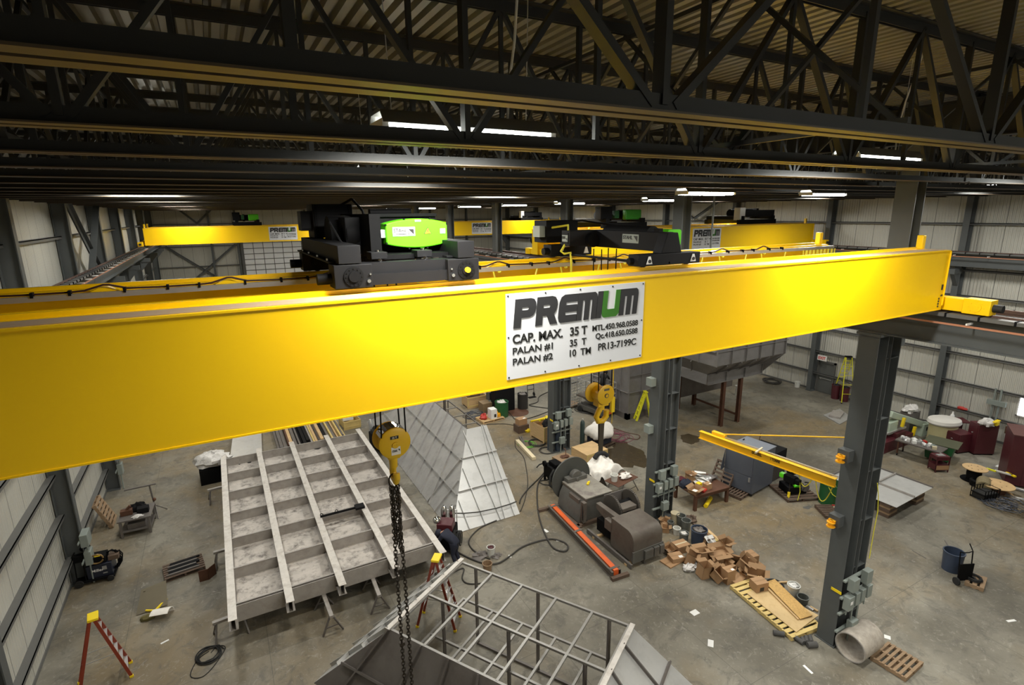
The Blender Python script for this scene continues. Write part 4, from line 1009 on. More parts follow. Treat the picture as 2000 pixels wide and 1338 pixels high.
q = thing('clamp_bar', 'dark bar with lifting eyes lying across the grid panel', 'bar', tuple(F(668, 1000, 1.21)), math.atan2(F(700, 992, 1.21).y - F(630, 1010, 1.21).y, F(700, 992, 1.21).x - F(630, 1010, 1.21).x))
MB().bx(-0.8, 0.55, -0.03, 0.03, 0.0, 0.07).build('bar', black2, q); MB().bx(0.5, 0.85, -0.16, 0.16, 0.0, 0.09).build('plate_end', black2, q)
for x in (-0.75, -0.2): MB().path([(x + 0.05 * math.cos(a), 0, 0.1 + 0.05 * math.sin(a)) for a in [i * math.pi / 5 for i in range(10)]], 0.014, 6, closed=True).build('lifting_eye', black2, q)

def trestle(x, y, rz, h, label, w_=0.9):
    t = thing('trestle', label, 'trestle', (x, y, 0), rz, group='steel trestles under the grid panel')
    MB().bx(-w_ / 2, w_ / 2, -0.06, 0.06, h - 0.08, h).build('top_rail', beamst, t)
    for sx in (-1, 1):
        for sy in (-1, 1): MB().bar((sx * (w_ / 2 - 0.1), sy * 0.03, h - 0.06), (sx * (w_ / 2), sy * 0.30, 0.01), 0.045, 0.045).build('leg', hotroll, t)
        MB().bar((sx * (w_ / 2 - 0.04), -0.2, 0.22), (sx * (w_ / 2 - 0.04), 0.2, 0.22), 0.03, 0.03).build('brace', hotroll, t)
for x, y, rz, lb in ((1.75, 15.55, R(92), 'trestle in front of the grid panel under its second long beam'), (3.3, 15.75, R(88), 'trestle in front of the grid panel nearest the orange ladder'),
                     (-0.95, 16.4, R(5), 'trestle at the near left corner of the grid panel'), (-0.9, 20.3, R(2), 'trestle at the middle of the grid panel left edge'),
                     (-1.1, 25.6, R(4), 'trestle with yellowish top at the far left of the grid panel'), (5.4, 20.5, R(0), 'trestle under the right edge of the grid panel'), (5.3, 26.5, R(0), 'trestle under the far right corner of the grid panel')):
    trestle(x, y, rz, 0.62 if y > 15.9 else 0.615, lb, 0.9 if y > 15.9 else 1.3)

# the open hopper frame at the bottom edge of the picture
hp = thing('hopper_frame', 'open square tube hopper frame with stiffened plates at the bottom of the picture', 'hopper', (5.2, 10.0, 0.0))
A = Vector((5.18, 12.79, 2.6)); U = Vector((2.6, -4.32, 0)).normalized(); V = Vector((-2.57, -1.56, 0)).normalized()
def HP(u, v, z=2.6): return Vector((A.x, A.y, 0)) + U * u + V * v + Vector((0, 0, z))
LU_, LV_ = 5.04, 3.0
def hb_(p, q, s=0.06, mt=tubest, nm='frame_tube', par=hp): return MB().bar(p, q, s, s).build(nm, mt, par, world=True)
for z in (2.57, 1.35):
    for v in (0.0, 1.55, 2.97): hb_(HP(0, v, z), HP(LU_, v, z))
    for u in (0.03, 1.05, 2.02, 3.04, 4.05, 5.0): hb_(HP(u, 0, z + 0.005), HP(u, 2.97, z + 0.005))
for u in (0.5, 2.5, 4.5):
    for v in (0.0, 1.55, 2.9): hb_(HP(u, v, 0.02), HP(u, v, 2.55), 0.07, hotroll, 'post')
for z in (0.04,):
    for v in (0.0, 2.9): hb_(HP(0.5, v, z), HP(4.5, v, z), 0.07, hotroll, 'base_tube')
# sloping plates: left (seen edge on), near, right
nl = (U * -1.55 + Vector((0, 0, 1.8))).normalized(); nn = (V * 1.6 + Vector((0, 0, 0.95))).normalized(); nr = (U * 1.55 + Vector((0, 0, 1.5))).normalized()
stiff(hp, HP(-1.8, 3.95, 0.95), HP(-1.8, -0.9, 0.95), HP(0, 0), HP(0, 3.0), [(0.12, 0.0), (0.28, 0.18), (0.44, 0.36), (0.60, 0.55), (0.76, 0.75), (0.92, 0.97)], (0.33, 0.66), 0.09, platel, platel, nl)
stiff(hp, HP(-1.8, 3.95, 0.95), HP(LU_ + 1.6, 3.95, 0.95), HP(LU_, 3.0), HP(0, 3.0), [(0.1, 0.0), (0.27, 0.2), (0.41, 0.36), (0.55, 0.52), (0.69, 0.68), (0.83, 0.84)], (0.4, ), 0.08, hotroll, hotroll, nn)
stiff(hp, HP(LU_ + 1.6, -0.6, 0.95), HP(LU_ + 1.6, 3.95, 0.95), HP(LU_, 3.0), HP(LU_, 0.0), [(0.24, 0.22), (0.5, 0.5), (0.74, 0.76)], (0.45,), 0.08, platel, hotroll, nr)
MB().bar(HP(LU_ + 0.04, -0.05, 2.63), HP(LU_ + 0.04, 3.05, 2.63), 0.12, 0.03).build('top_flange', beamtop, hp, world=True)
MB().bar(HP(-0.03, -0.1, 2.63), HP(-0.03, 3.05, 2.63), 0.12, 0.03).build('top_flange', beamtop, hp, world=True)

# the plated hopper half beyond the grid panel
hh = thing('plated_hopper', 'pale stiffened hopper half standing beyond the grid panel', 'hopper', (8.6, 23.0, 0.0))
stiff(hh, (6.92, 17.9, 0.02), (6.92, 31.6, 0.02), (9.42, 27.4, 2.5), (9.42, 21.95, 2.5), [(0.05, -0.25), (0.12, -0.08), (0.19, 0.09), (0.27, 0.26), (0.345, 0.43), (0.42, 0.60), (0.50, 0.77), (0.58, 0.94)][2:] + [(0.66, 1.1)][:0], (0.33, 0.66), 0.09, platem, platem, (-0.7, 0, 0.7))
# shorter ribs towards the hip corner
for ya, f in ((18.9, 0.24), (19.8, 0.46), (20.7, 0.68)):
    b = MB(); n_ = Vector((-0.7, 0, 0.7)).normalized()
    p = Vector((6.92, ya, 0.02)); q = p + (Vector((9.42, ya, 2.5)) - p) * f
    b.bar(p + n_ * 0.045, q + n_ * 0.045, 0.012, 0.09, up=n_).bar(p + n_ * 0.09, q + n_ * 0.09, 0.035, 0.01, up=n_); b.build('rib', platem, hh, world=True)
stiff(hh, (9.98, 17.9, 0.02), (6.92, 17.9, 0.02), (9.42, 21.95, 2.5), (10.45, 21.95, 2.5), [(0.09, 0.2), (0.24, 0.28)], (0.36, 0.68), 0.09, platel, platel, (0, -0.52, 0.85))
n_ = Vector((0, -2.48, 4.05)).normalized()
for x0_, f in ((9.05, 0.98), (8.35, 0.58), (7.65, 0.28)):
    p = Vector((x0_, 17.9, 0.02)); q = p + Vector((0.12, 4.05, 2.48)) * f
    MB().bar(p + n_ * 0.045, q + n_ * 0.045, 0.012, 0.09, up=n_).bar(p + n_ * 0.09, q + n_ * 0.09, 0.035, 0.01, up=n_).build('rib', platel, hh, world=True)
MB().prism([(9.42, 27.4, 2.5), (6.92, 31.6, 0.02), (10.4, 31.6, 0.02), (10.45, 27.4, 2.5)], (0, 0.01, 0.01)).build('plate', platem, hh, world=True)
for y in (22.1, 27.2): MB().bx(10.3, 10.42, y - 0.06, y + 0.06, 0, 2.45).build('prop', hotroll, hh, world=True)
# pale plate behind it, and the tube frame lying beside it
pp = thing('stiffened_plate', 'pale stiffened plate propped behind the yellow hook block', 'steel panel', (7.4, 34.5, 0.0))
stiff(pp, (5.6, 33.2, 0.02), (9.2, 33.2, 0.02), (9.2, 37.4, 1.6), (5.6, 37.4, 1.6), (0.05, 0.35, 0.65, 0.95), (0.0, 0.5, 1.0), 0.10, platel, beamtop, (0, -0.36, 0.93))
MB().bx(5.7, 5.8, 37.2, 37.3, 0, 1.5).build('prop', hotroll, pp, world=True); MB().bx(9.0, 9.1, 37.2, 37.3, 0, 1.5).build('prop', hotroll, pp, world=True)
tf = thing('tube_frame', 'dark square tube frame on short legs beside the pale hopper half', 'steel frame', (11.2, 27.6, 0.0))
for x in (10.92, 11.75): MB().bar((x, 24.6, 0.95), (x, 31.5, 0.95), 0.06, 0.06).build('frame_tube', hotroll, tf, world=True)
for y in (24.7, 26.0, 27.4, 28.8, 30.2, 31.4): MB().bar((10.92, y, 0.955), (11.75, y, 0.955), 0.06, 0.06).build('frame_tube', tubest, tf, world=True)
for y in (24.8, 27.4, 30.2):
    for x in (10.95, 11.72): MB().bar((x, y, 0.0), (x, y, 0.93), 0.06, 0.06).build('leg', hotroll, tf, world=True)

# the big duct assembly of the far bay
dk = thing('plated_duct', 'big grey plated duct on rust brown legs in the far bay', 'duct', (25.0, 22.0, 0.0))
def wallp(p00, p10, p11, p01, us, vs, n_, pm=platem): stiff(dk, p00, p10, p11, p01, us, vs, 0.10, pm, pm, n_)
Y0, Y1, X0, X1 = 19.1, 24.6, 22.6, 28.4
dkm = mat('dull grey duct plate', (0.235, 0.225, 0.22), 0.5, 0.25, var=0.15, dirt=(0.16, 0.14, 0.125), dirt_amt=0.5)
wallp((X0, Y0, 4.3), (X1, Y0, 4.3), (X1, Y0, 7.0), (X0, Y0, 7.0), (0.0, 0.2, 0.4, 0.6, 0.8, 0.97), (0.3, 0.75), (0, -1, 0), dkm)
wallp((X0, Y1, 4.3), (X0, Y0, 4.3), (X0, Y0, 7.0), (X0, Y1, 7.0), (0.2, 0.5, 0.8), (0.3, 0.75), (-1, 0, 0), dkm)
wallp((23.4, 20.3, 3.45), (28.0, 20.3, 3.45), (X1, Y0, 4.3), (X0, Y0, 4.3), (0.15, 0.35, 0.55, 0.75, 0.95), (), (0, -0.6, -0.8), dkm)
wallp((23.4, 24.0, 3.45), (23.4, 20.3, 3.45), (X0, Y0, 4.3), (X0, Y1, 4.3), (0.3, 0.7), (), (-0.7, 0, -0.7), dkm)
wallp((23.4, 20.3, 2.85), (28.0, 20.3, 2.85), (28.0, 20.3, 3.45), (23.4, 20.3, 3.45), (0.0, 0.33, 0.67, 1.0), (0.0, 1.0), (0, -1, 0), dkm)
MB().prism([(23.4, 20.3, 2.85), (28.0, 20.3, 2.85), (28.0, 24, 2.85), (23.4, 24, 2.85)], (0, 0, -0.02)).bx(X0, X1, Y1, Y1 + 0.02, 4.3, 7.0).bx(X1, X1 + 0.02, Y0, Y1, 4.3, 7.0).prism([(28.0, 20.3, 2.85), (28.0, 24, 2.85), (X1, Y1, 4.3), (X1, Y0, 4.3)], (0.01, 0, 0)).build('plate', dkm, dk, world=True)
for x, y in ((24.95, 20.4), (26.38, 20.4), (24.95, 23.8), (26.38, 23.8)): MB().ibeam((x, y, 0), (x, y, 2.85), 0.2, 0.2, 0.02, 0.02, up=(0, 1, 0)).build('leg', rust, dk, world=True)
MB().bar((26.38, 20.5, 0.45), (26.38, 23.8, 0.45), 0.1, 0.1).build('leg_brace', rust, dk, world=True)
tw = thing('plated_duct_tower', 'tall grey stiffened duct section standing behind the scissor lift', 'duct', (22.3, 25.5, 0.0))
stiff(tw, (20.95, 24.0, 0.35), (24.2, 24.0, 0.35), (24.2, 24.0, 7.0), (20.95, 24.0, 7.0), (0.0, 0.3, 0.62, 1.0), (0.2, 0.36, 0.53, 0.75), 0.09, dkm, dkm, (0, -1, 0))
stiff(tw, (20.95, 27.4, 0.35), (20.95, 24.0, 0.35), (20.95, 24.0, 7.0), (20.95, 27.4, 7.0), (0.0, 0.4, 0.8), (0.2, 0.53, 0.75), 0.09, dkm, dkm, (-1, 0, 0))
MB().bx(20.85, 24.3, 23.9, 24.15, 0.0, 0.35).bx(20.85, 21.1, 23.9, 27.4, 0.0, 0.35).build('base_frame', hotroll, tw, world=True)
ch_ = thing('slanted_chute', 'dark slanted chute lying under the big grey duct', 'chute', (24.6, 24.9, 0.0))
MB().prism([(20.97 + 0.3, 24.25, 2.2), (29.2, 23.2, 2.2), (29.2, 23.2, 1.0), (21.27, 24.25, 0.5)][::1], (0.2, 1.4, 0)).build('chute_box', hotroll, ch_, world=True)
# ------------------------------------------------------------------ helpers for the loose things
def two(a, b):
    """floor points seen at pixels a and b: origin a, local x towards b, local y to the left of it"""
    p, q = F(*a), F(*b); d = q - p
    return p, d.length, math.atan2(d.y, d.x)
def rnd_hose(p0, pts_px, r, mt, label, cat='hose', name='hose', z=None, group='hoses and cables on the floor'):
    """a cable on the floor through the floor points seen at these pixels, smoothed"""
    z = r if z is None else z
    P = [F(x, y, z) for x, y in pts_px]; out = []
    for i in range(len(P) - 1):
        a = P[max(i - 1, 0)]; b_ = P[i]; c = P[i + 1]; d = P[min(i + 2, len(P) - 1)]
        for k in range(6):
            t = k / 6; out.append(0.5 * ((2 * b_) + (c - a) * t + (2 * a - 5 * b_ + 4 * c - d) * t * t + (3 * b_ - a - 3 * c + d) * t * t * t))
    out.append(P[-1]); o = out[0].copy()
    o.z = 0
    return single(MB().path([p - o for p in out], r, 6), name, mt, label, cat, loc=tuple(o), group=group)
def coil(c, r, n, rr, mt, label, name='cable_coil', cat='cable', seed=1, jit=0.15, group='coiled cables', flat=1.0, kind=None):
    rnd = random.Random(seed); pts = []
    N = n * 18
    for i in range(N):
        a = 2 * math.pi * i / 18; k = r * (1 + jit * math.sin(i * 0.37 + seed) * rnd.uniform(0.6, 1))
        ox = jit * r * math.sin(i / 18 * 2.3 + seed); oy = jit * r * math.cos(i / 18 * 1.7)
        pts.append((k * math.cos(a) + ox, (k * math.sin(a)) * flat + oy, rr + 0.6 * rr * (i // 18) + rnd.uniform(0, rr * 0.6)))
    return single(MB().path(pts, rr, 5), name, mt, label, cat, loc=(c[0], c[1], 0), group=group)
def tub(c, r0, r1, h, mt, name, label, cat, group=None, fill=None, open_=True, rim=True, n=24, handle=False, tilt=None):
    t = thing(name, label, cat, tuple(c), 0, group=group, tilt=tilt)
    prof = [(1e-4, 0.0), (r0, 0), (r1, h), (r1 * 0.94, h), (r0 * 0.92, h * 0.06), (1e-4, h * 0.06)] if open_ else [(1e-4, 0), (r0, 0), (r1, h), (1e-4, h)]
    MB().lathe(prof, n=n).build('tub', mt, t)
    if rim: MB().lathe([(r1, h - 0.03), (r1 + 0.015, h - 0.03), (r1 + 0.015, h + 0.005), (r1 * 0.93, h + 0.005), (r1 * 0.93, h - 0.01)], n=n, cap=False).build('rim', mt, t)
    if handle:
        MB().path([(r1 * math.cos(a), 0.02 + 0.0, h - 0.03 - 0.5 * r1 * abs(math.sin(a))) for a in [math.pi * i / 10 for i in range(11)]], 0.006, 5).build('handle', alu, t)
    if fill: MB().blob((0, 0, h * 0.9), (r1 * 1.5, r1 * 1.5, h * 0.35), 6, 0.3, 5).build('contents', fill, t)
    return t
def pallet(c, rz, label, w_=1.0, d=1.2, n=7, mt=wood2, z=0.0, tilt=None, group='wooden pallets', gap=1.0):
    t = thing('pallet', label, 'pallet', (c[0], c[1], z), rz, group=group, tilt=tilt)
    bw = d / (n + (n - 1) * 0.55 * gap)
    for i in range(n):
        y = -d / 2 + bw / 2 + i * (d - bw) / (n - 1); MB().bx(-w_ / 2, w_ / 2, y - bw / 2, y + bw / 2, 0.118, 0.138).build('deck_board', mt, t)
    for x in (-w_ / 2 + 0.03, 0, w_ / 2 - 0.03): MB().bx(x - 0.03, x + 0.03, -d / 2, d / 2, 0.02, 0.118).build('stringer', mt, t)
    for i in range(3):
        y = -d / 2 + 0.06 + i * (d - 0.12) / 2; MB().bx(-w_ / 2, w_ / 2, y - 0.05, y + 0.05, 0.0, 0.02).build('bottom_board', mt, t)
    return t
def crate(c, rz, w_, d, h, label, mt=wood, open_=True, z=0.0):
    t = thing('wooden_crate', label, 'crate', (c[0], c[1], z), rz, group='pale wooden crates')
    for nm, a in (('side_panel', (-w_ / 2, w_ / 2, -d / 2, -d / 2 + 0.02)), ('side_panel', (-w_ / 2, w_ / 2, d / 2 - 0.02, d / 2)), ('side_panel', (-w_ / 2, -w_ / 2 + 0.02, -d / 2 + 0.02, d / 2 - 0.02)), ('side_panel', (w_ / 2 - 0.02, w_ / 2, -d / 2 + 0.02, d / 2 - 0.02))):
        MB().bx(*a, 0.1, h).build(nm, mt, t)
    b = MB()
    for sx in (-1, 1):
        for sy in (-1, 1): b.box((sx * (w_ / 2 - 0.03), sy * (d / 2 + 0.008), h / 2 + 0.05), (0.08, 0.02, h - 0.1))
    for zz in (0.15, h - 0.05):
        for sy in (-1, 1): b.box((0, sy * (d / 2 + 0.008), zz), (w_ - 0.14, 0.02, 0.08))
    b.build('batten', woody, t)
    for y in (-d / 2, d / 2 - 0.1): MB().bx(-w_ / 2, w_ / 2, y, y + 0.1, 0, 0.1).build('skid', mt, t)
    MB().bx(-w_ / 2 + 0.02, w_ / 2 - 0.02, -d / 2 + 0.02, d / 2 - 0.02, 0.1, 0.12 if open_ else 0.13).build('floor_board', mt, t)
    if not open_: MB().bx(-w_ / 2 - 0.01, w_ / 2 + 0.01, -d / 2 - 0.01, d / 2 + 0.01, h, h + 0.02).build('lid', mt, t)
    return t
def step_ladder(c, rz, h, spread, label, side, topm, steps=7, w0=0.55, w1=0.30, rungm=None):
    """two frames hinged at the top; local x is the opening direction"""
    t = thing('step_ladder', label, 'ladder', (c[0], c[1], 0), rz, group='step ladders')
    for s, fw, nm in ((-1, 1.0, 'rear_frame'), (1, 1.0, 'front_frame')):
        fr = MB()
        for sy in (-1, 1): fr.bar((s * spread / 2, sy * w0 / 2, 0.02), (s * 0.05, sy * w1 / 2, h - 0.04), 0.028, 0.075, up=(1, 0, 0.2))
        k = fr.build(nm, side, t)
        for i in range(1, steps + 1):
            if s < 0 and i % 2: continue
            f = i / (steps + 1); x = s * (spread / 2 * (1 - f) + 0.05 * f); w_ = (w0 * (1 - f) + w1 * f)
            MB().box((x, 0, 0.02 + (h - 0.06) * f), (0.08 if s > 0 else 0.03, w_, 0.022)).build('step', rungm or alu, k)
        for sy in (-1, 1): MB().box((s * spread / 2, sy * w0 / 2, 0.03), (0.09, 0.06, 0.06)).build('foot', topm, k)
    MB().bx(-0.10, 0.14, -w1 / 2 - 0.03, w1 / 2 + 0.03, h - 0.05, h + 0.02).build('top_cap', topm, t, bevel=0.01)
    b = MB()
    for sy in (-1, 1): b.bar((-spread * 0.28, sy * 0.22, h * 0.42), (spread * 0.28, sy * 0.22, h * 0.42), 0.012, 0.02)
    b.build('spreader', alu, t)
    return t
def bottle(c, h, r, mt, label, cap=True):
    t = thing('gas_cylinder', label, 'gas cylinder', tuple(c), group='gas cylinders by the columns')
    MB().lathe([(1e-4, 0), (r, 0.01), (r, h * 0.8), (r * 0.85, h * 0.88), (r * 0.4, h * 0.94), (r * 0.3, h * 0.95)], n=20).build('cylinder', mt, t)
    MB().lathe([(r * 0.32, h * 0.94), (r * 0.34, h), (1e-4, h + 0.01)], n=14).build('valve_cap', alu, t)
    return t
def boxy(c, rz, w_, d, h, label, openness=0, tilt=None, z=0.0, tape=False, lab=True, seed=0):
    """cardboard carton; openness 0 closed, 1 open flaps"""
    t = thing('carton', label, 'cardboard box', (c[0], c[1], z), rz, group='cardboard boxes of the pile', tilt=tilt)
    th = 0.008
    if openness:
        b = MB(); b.bx(-w_ / 2, w_ / 2, -d / 2, -d / 2 + th, 0, h).bx(-w_ / 2, w_ / 2, d / 2 - th, d / 2, 0, h).bx(-w_ / 2, -w_ / 2 + th, -d / 2, d / 2, 0, h).bx(w_ / 2 - th, w_ / 2, -d / 2, d / 2, 0, h).bx(-w_ / 2, w_ / 2, -d / 2, d / 2, 0, th)
        b.build('carton_body', card, t)
        rn = random.Random(seed)
        for sx, sy in ((1, 0), (-1, 0), (0, 1), (0, -1)):
            a = R(rn.uniform(15, 75)); L_ = (d if sx else w_) * 0.5 * 0.9
            if sx: q = [(sx * w_ / 2, -d / 2, h), (sx * w_ / 2, d / 2, h), (sx * (w_ / 2 + L_ * math.cos(a) * 0.8), d / 2, h + L_ * math.sin(a) * 0.5), (sx * (w_ / 2 + L_ * math.cos(a) * 0.8), -d / 2, h + L_ * math.sin(a) * 0.5)]
            else: q = [(-w_ / 2, sy * d / 2, h), (w_ / 2, sy * d / 2, h), (w_ / 2, sy * (d / 2 + L_ * math.cos(a) * 0.8), h + L_ * math.sin(a) * 0.5), (-w_ / 2, sy * (d / 2 + L_ * math.cos(a) * 0.8), h + L_ * math.sin(a) * 0.5)]
            MB().prism(q, (0, 0, 0.006)).build('flap', card2, t)
    else:
        MB().bx(-w_ / 2, w_ / 2, -d / 2, d / 2, 0, h).build('carton_body', card, t)
        MB().bx(-w_ / 2, w_ / 2, -0.03, 0.03, h, h + 0.002).build('packing_tape', creamp if tape else card2, t)
        if lab: MB().bx(w_ * 0.1, w_ * 0.4, -d * 0.4, -d * 0.1, h, h + 0.003).build('paper_label', paper, t)
    return t
def sheet(pts, th, name, mt, label, cat, group=None):
    pts = [Vector(p) for p in pts]; c = sum(pts, Vector()) / len(pts); c = Vector((c.x, c.y, min(p.z for p in pts)))
    return single(MB().prism([p - c for p in pts], (0, 0, th)), name, mt, label, cat, loc=tuple(c), group=group)

# ------------------------------------------------------------------ left side of the floor
# welding set on its cart by the wall
p, L, a = two((148, 1150), (226, 1131))
t = thing('welding_cart', 'dark blue welding set on a wheeled cart beside the left wall', 'welder', tuple(p), a)
MB().bx(0, L, 0.0, 0.75, 0.12, 0.17).build('cart_deck', blackm, t)
k = MB().bx(0.35, L - 0.05, 0.08, 0.66, 0.17, 0.66).build('power_source', mat('welder blue black', (0.012, 0.016, 0.03), 0.4), t, bevel=0.02)
text('Miller', 0.34, 0.10, white, k, (0.5, 0.079, 0.40)); MB().bx(L - 0.33, L - 0.2, 0.076, 0.08, 0.42, 0.56).bx(L - 0.33, L - 0.2, 0.076, 0.08, 0.28, 0.32).build('data_label', gstrip, k)
for x in (0.12, L - 0.12):
    for y in (-0.02, 0.72): MB().disc((x, y, 0.10 if x > 0.3 else 0.13), (0, 1, 0), 0.10 if x > 0.3 else 0.13, 0.05, 18).disc((x, y - 0.03, 0.1 if x > 0.3 else 0.13), (0, 1, 0), 0.05, 0.02, 12).build('wheel', rubber, t)
b = MB()
for x in (0.06, 0.3):
    for y in (0.08, 0.66): b.tube((x, y, 0.15), (x + 0.03, y, 1.15), 0.02, 8)
b.tube((0.06, 0.08, 1.15), (0.06, 0.66, 1.15), 0.02, 8).build('push_handle', blackm, t)
k = MB().bx(0.42, 0.95, 0.12, 0.55, 0.68, 0.92).build('wire_feeder', blackm, t, bevel=0.02)
MB().path([(0.70 + 0.19 * math.cos(q), 0.08 + 0.01 * math.sin(q * 3), 0.88 + 0.17 * math.sin(q)) for q in [i * 0.42 for i in range(15)]], 0.028, 8).build('wire_spool', mat('bronze wire', (0.25, 0.16, 0.06), 0.4, 0.5), k)
MB().bx(0.66, 0.82, 0.05, 0.12, 0.98, 1.02).build('yellow_tag', safety, k)
MB().bx(1.0, 1.3, 0.15, 0.5, 0.68, 0.84).build('tool_tray', woodd, t)
MB().ball((0.35, 0.45, 1.22), 0.16, 8, (1, 1, 0.8)).build('welding_helmet', blackm, t)
b = MB(); rn = random.Random(4)
for i in range(7):
    q0 = rn.uniform(0, 6); b.path([(L - 0.05 + 0.22 * math.cos(q0 + j * 0.6) * (0.7 + 0.1 * i) + 0.0, 0.35 + 0.1 * rn.uniform(-1, 1), 0.62 + 0.36 * math.sin(q0 + j * 0.6)) for j in range(11)], 0.017, 6)
b.build('welding_cable', blackm, t)
MB().bx(-0.02, 0.42, 0.2, 0.62, 0.82, 1.08).build('gauge_box', black2, t, bevel=0.02)

# work bench with dark clutter
p, L, a = two((237, 1053), (297, 1040))
t = thing('work_bench', 'dark low steel work bench piled with grinders and scrap', 'work bench', tuple(p), a)
for x in (0.04, L - 0.04):
    for y in (0.05, 1.15): MB().bx(x - 0.04, x + 0.04, y - 0.04, y + 0.04, 0, 0.68).build('leg', hotroll, t)
MB().bx(-0.05, L + 0.05, 0, 1.2, 0.68, 0.73).build('bench_top', hotroll, t); MB().bx(0, L, 0.05, 1.15, 0.2, 0.23).build('lower_shelf', hotroll, t)
bx0 = tuple(p); 
def local(p, a, x, y, z): return (p.x + x * math.cos(a) - y * math.sin(a), p.y + x * math.sin(a) + y * math.cos(a), z)
single(MB().blob((0, 0, 0.1), (0.6, 0.5, 0.3), 8, 0.3, 2, 0.15), 'scrap_heap', blackm, 'black heap of tools on the low steel bench', 'tools', loc=local(p, a, L * 0.5, 0.85, 0.745))
single(MB().bx(-0.2, 0.2, -0.15, 0.15, 0, 0.22), 'metal_box', black2, 'small black box on the middle of the low steel bench', 'box', loc=local(p, a, L * 0.75, 0.5, 0.735), bevel=0.02)
single(MB().blob((0, 0, 0.02), (0.35, 0.25, 0.1), 6, 0.4, 8, 0.2), 'crumpled_foil', foam, 'shiny crumpled foil at the front of the low steel bench', 'foil', loc=local(p, a, L * 0.6, 0.15, 0.735))
single(MB().bx(-0.2, 0.2, -0.12, 0.12, 0, 0.2).tube((0, 0, 0.2), (0.15, 0, 0.35), 0.05), 'grinder', rust, 'rusty grinder at the left end of the low steel bench', 'grinder', loc=local(p, a, L * 0.2, 0.55, 0.735))
single(MB().bx(-0.3, 0.3, -0.2, 0.2, 0, 0.22), 'metal_box', hotroll, 'grey box on the shelf under the low steel bench', 'box', loc=local(p, a, L * 0.5, 0.4, 0.235))
q = F(307, 1005)
t = thing('pipe_stand', 'tall pipe stand with a cross bar beside the low steel bench', 'pipe stand', (q.x, q.y, 0), R(10))
MB().tube((0, 0, 0.05), (-0.08, 0.1, 1.35), 0.035, 10).build('post', hotroll, t); MB().tube((-0.95, 0.25, 1.36), (0.15, 0.05, 1.38), 0.035, 10).build('cross_bar', hotroll, t)
for an in (0.5, 2.6, 4.7): MB().tube((0, 0, 0.45), (0.45 * math.cos(an), 0.45 * math.sin(an), 0.02), 0.022, 8).build('leg', hotroll, t)
MB().ball((0.0, 0, 0.72), 0.07, 6).build('clamp_knob', rust, t)
q = F(198, 1015)
t = pallet((-5.38, 25.6), R(90), 'brown pallet leaning on the left wall near the switch boxes', tilt=(R(0), R(0)))
t.matrix_world = Matrix.Translation((-5.05, 25.7, 0.02)) @ Matrix.Rotation(R(90), 4, 'Z') @ Matrix.Rotation(R(68), 4, 'X') @ Matrix.Translation((0, 0.6, -0.07))
q = F(360, 1112)
pb = pallet((q.x, q.y), R(8), 'grey weathered pallet stacked with dark steel bars', w_=1.25, d=0.95, mt=woodd)
for i in range(9):
    y = -0.36 + i * 0.085; o = single(MB().bar((-0.5 + 0.03 * (i % 3), 0, 0), (0.5 - 0.04 * (i % 4), 0.02, 0), 0.06, 0.05), 'steel_bar', black2 if i % 3 else hotroll, 'dark steel bar, one of those laid on the grey weathered pallet', 'steel bar', loc=(q.x + 0.02 * (i % 2), q.y + y, 0.168 + 0.045 * (i % 2) * 0), group='dark steel bars on the pallet', rz=R(6))
q = F(408, 1132)
t = single(MB().bx(-0.28, 0.0, -0.01, 0.01, 0, 0.42).box((0.12, 0.12, 0.21), (0.34, 0.02, 0.42), rz=R(48)), 'angle_bracket', rust, 'rust brown folded angle piece beside the grid panel', 'bracket', loc=(q.x, q.y, 0))
q = F(300, 1178)
single(MB().prism([(-0.5, -0.35, 0.02), (0.35, -0.45, 0.05), (0.45, 0.35, 0.42), (-0.25, 0.4, 0.36)], (0.0, 0.02, 0.015)).bx(-0.2, -0.15, 0.3, 0.36, 0, 0.36).bx(0.3, 0.35, 0.27, 0.33, 0, 0.38), 'steel_plate', mat('olive brown plate', (0.12, 0.10, 0.06), 0.6), 'olive brown plate tilted on the floor near the orange ladder', 'plate', loc=(q.x, q.y, 0.0), rz=R(10))
q = F(303, 1190)
single(MB().bar((-0.25, 0, 0.05), (0.02, -0.15, 0.05), 0.05, 0.05).bar((0.02, -0.15, 0.05), (0.32, 0.25, 0.10), 0.05, 0.05), 'yellow_bracket', safety, 'bent yellow bracket lying between the olive plate and the white rag', 'bracket', loc=(q.x, q.y, 0))
q = F(316, 1204)
b = MB(); n = 10
b.prism([(-0.22, 0.28 * math.cos(i / n * 2.2) - 0.1, 0.03 + 0.26 * math.sin(i / n * 2.2)) for i in range(n + 1)] + [(-0.22, 0.26 * math.cos(i / n * 2.2) - 0.1, 0.03 + 0.235 * math.sin(i / n * 2.2)) for i in range(n, -1, -1)], (0.5, 0.06, 0))
single(b, 'rag', cloth, 'curled white rag on the floor near the orange ladder', 'rag', loc=(q.x, q.y, 0.0), rz=R(-20))
q = F(296, 1207); single(MB().blob((0, 0, 0.05), (0.4, 0.25, 0.16), 6, 0.25, 3, 0.2), 'glove', mat('olive glove', (0.12, 0.10, 0.03), 0.8), 'olive work glove under the curled white rag', 'glove', loc=(q.x - 0.1, q.y, 0.0))
step_ladder((-4.05, 16.2), R(8), 2.05, 1.15, 'orange step ladder with yellow top standing at the lower left', ladred, safety, 6, 0.6, 0.3)
q = F(408, 1280); coil(q, 0.30, 5, 0.018, rubber, 'black cable coil on the floor at the lower left', seed=2)
rnd_hose(None, [(408, 1272), (385, 1290), (372, 1320), (395, 1322), (420, 1298), (440, 1265), (425, 1262), (412, 1275)], 0.012, rubber, 'loose black cable end trailing from the coil at lower left', 'cable', 'cable')
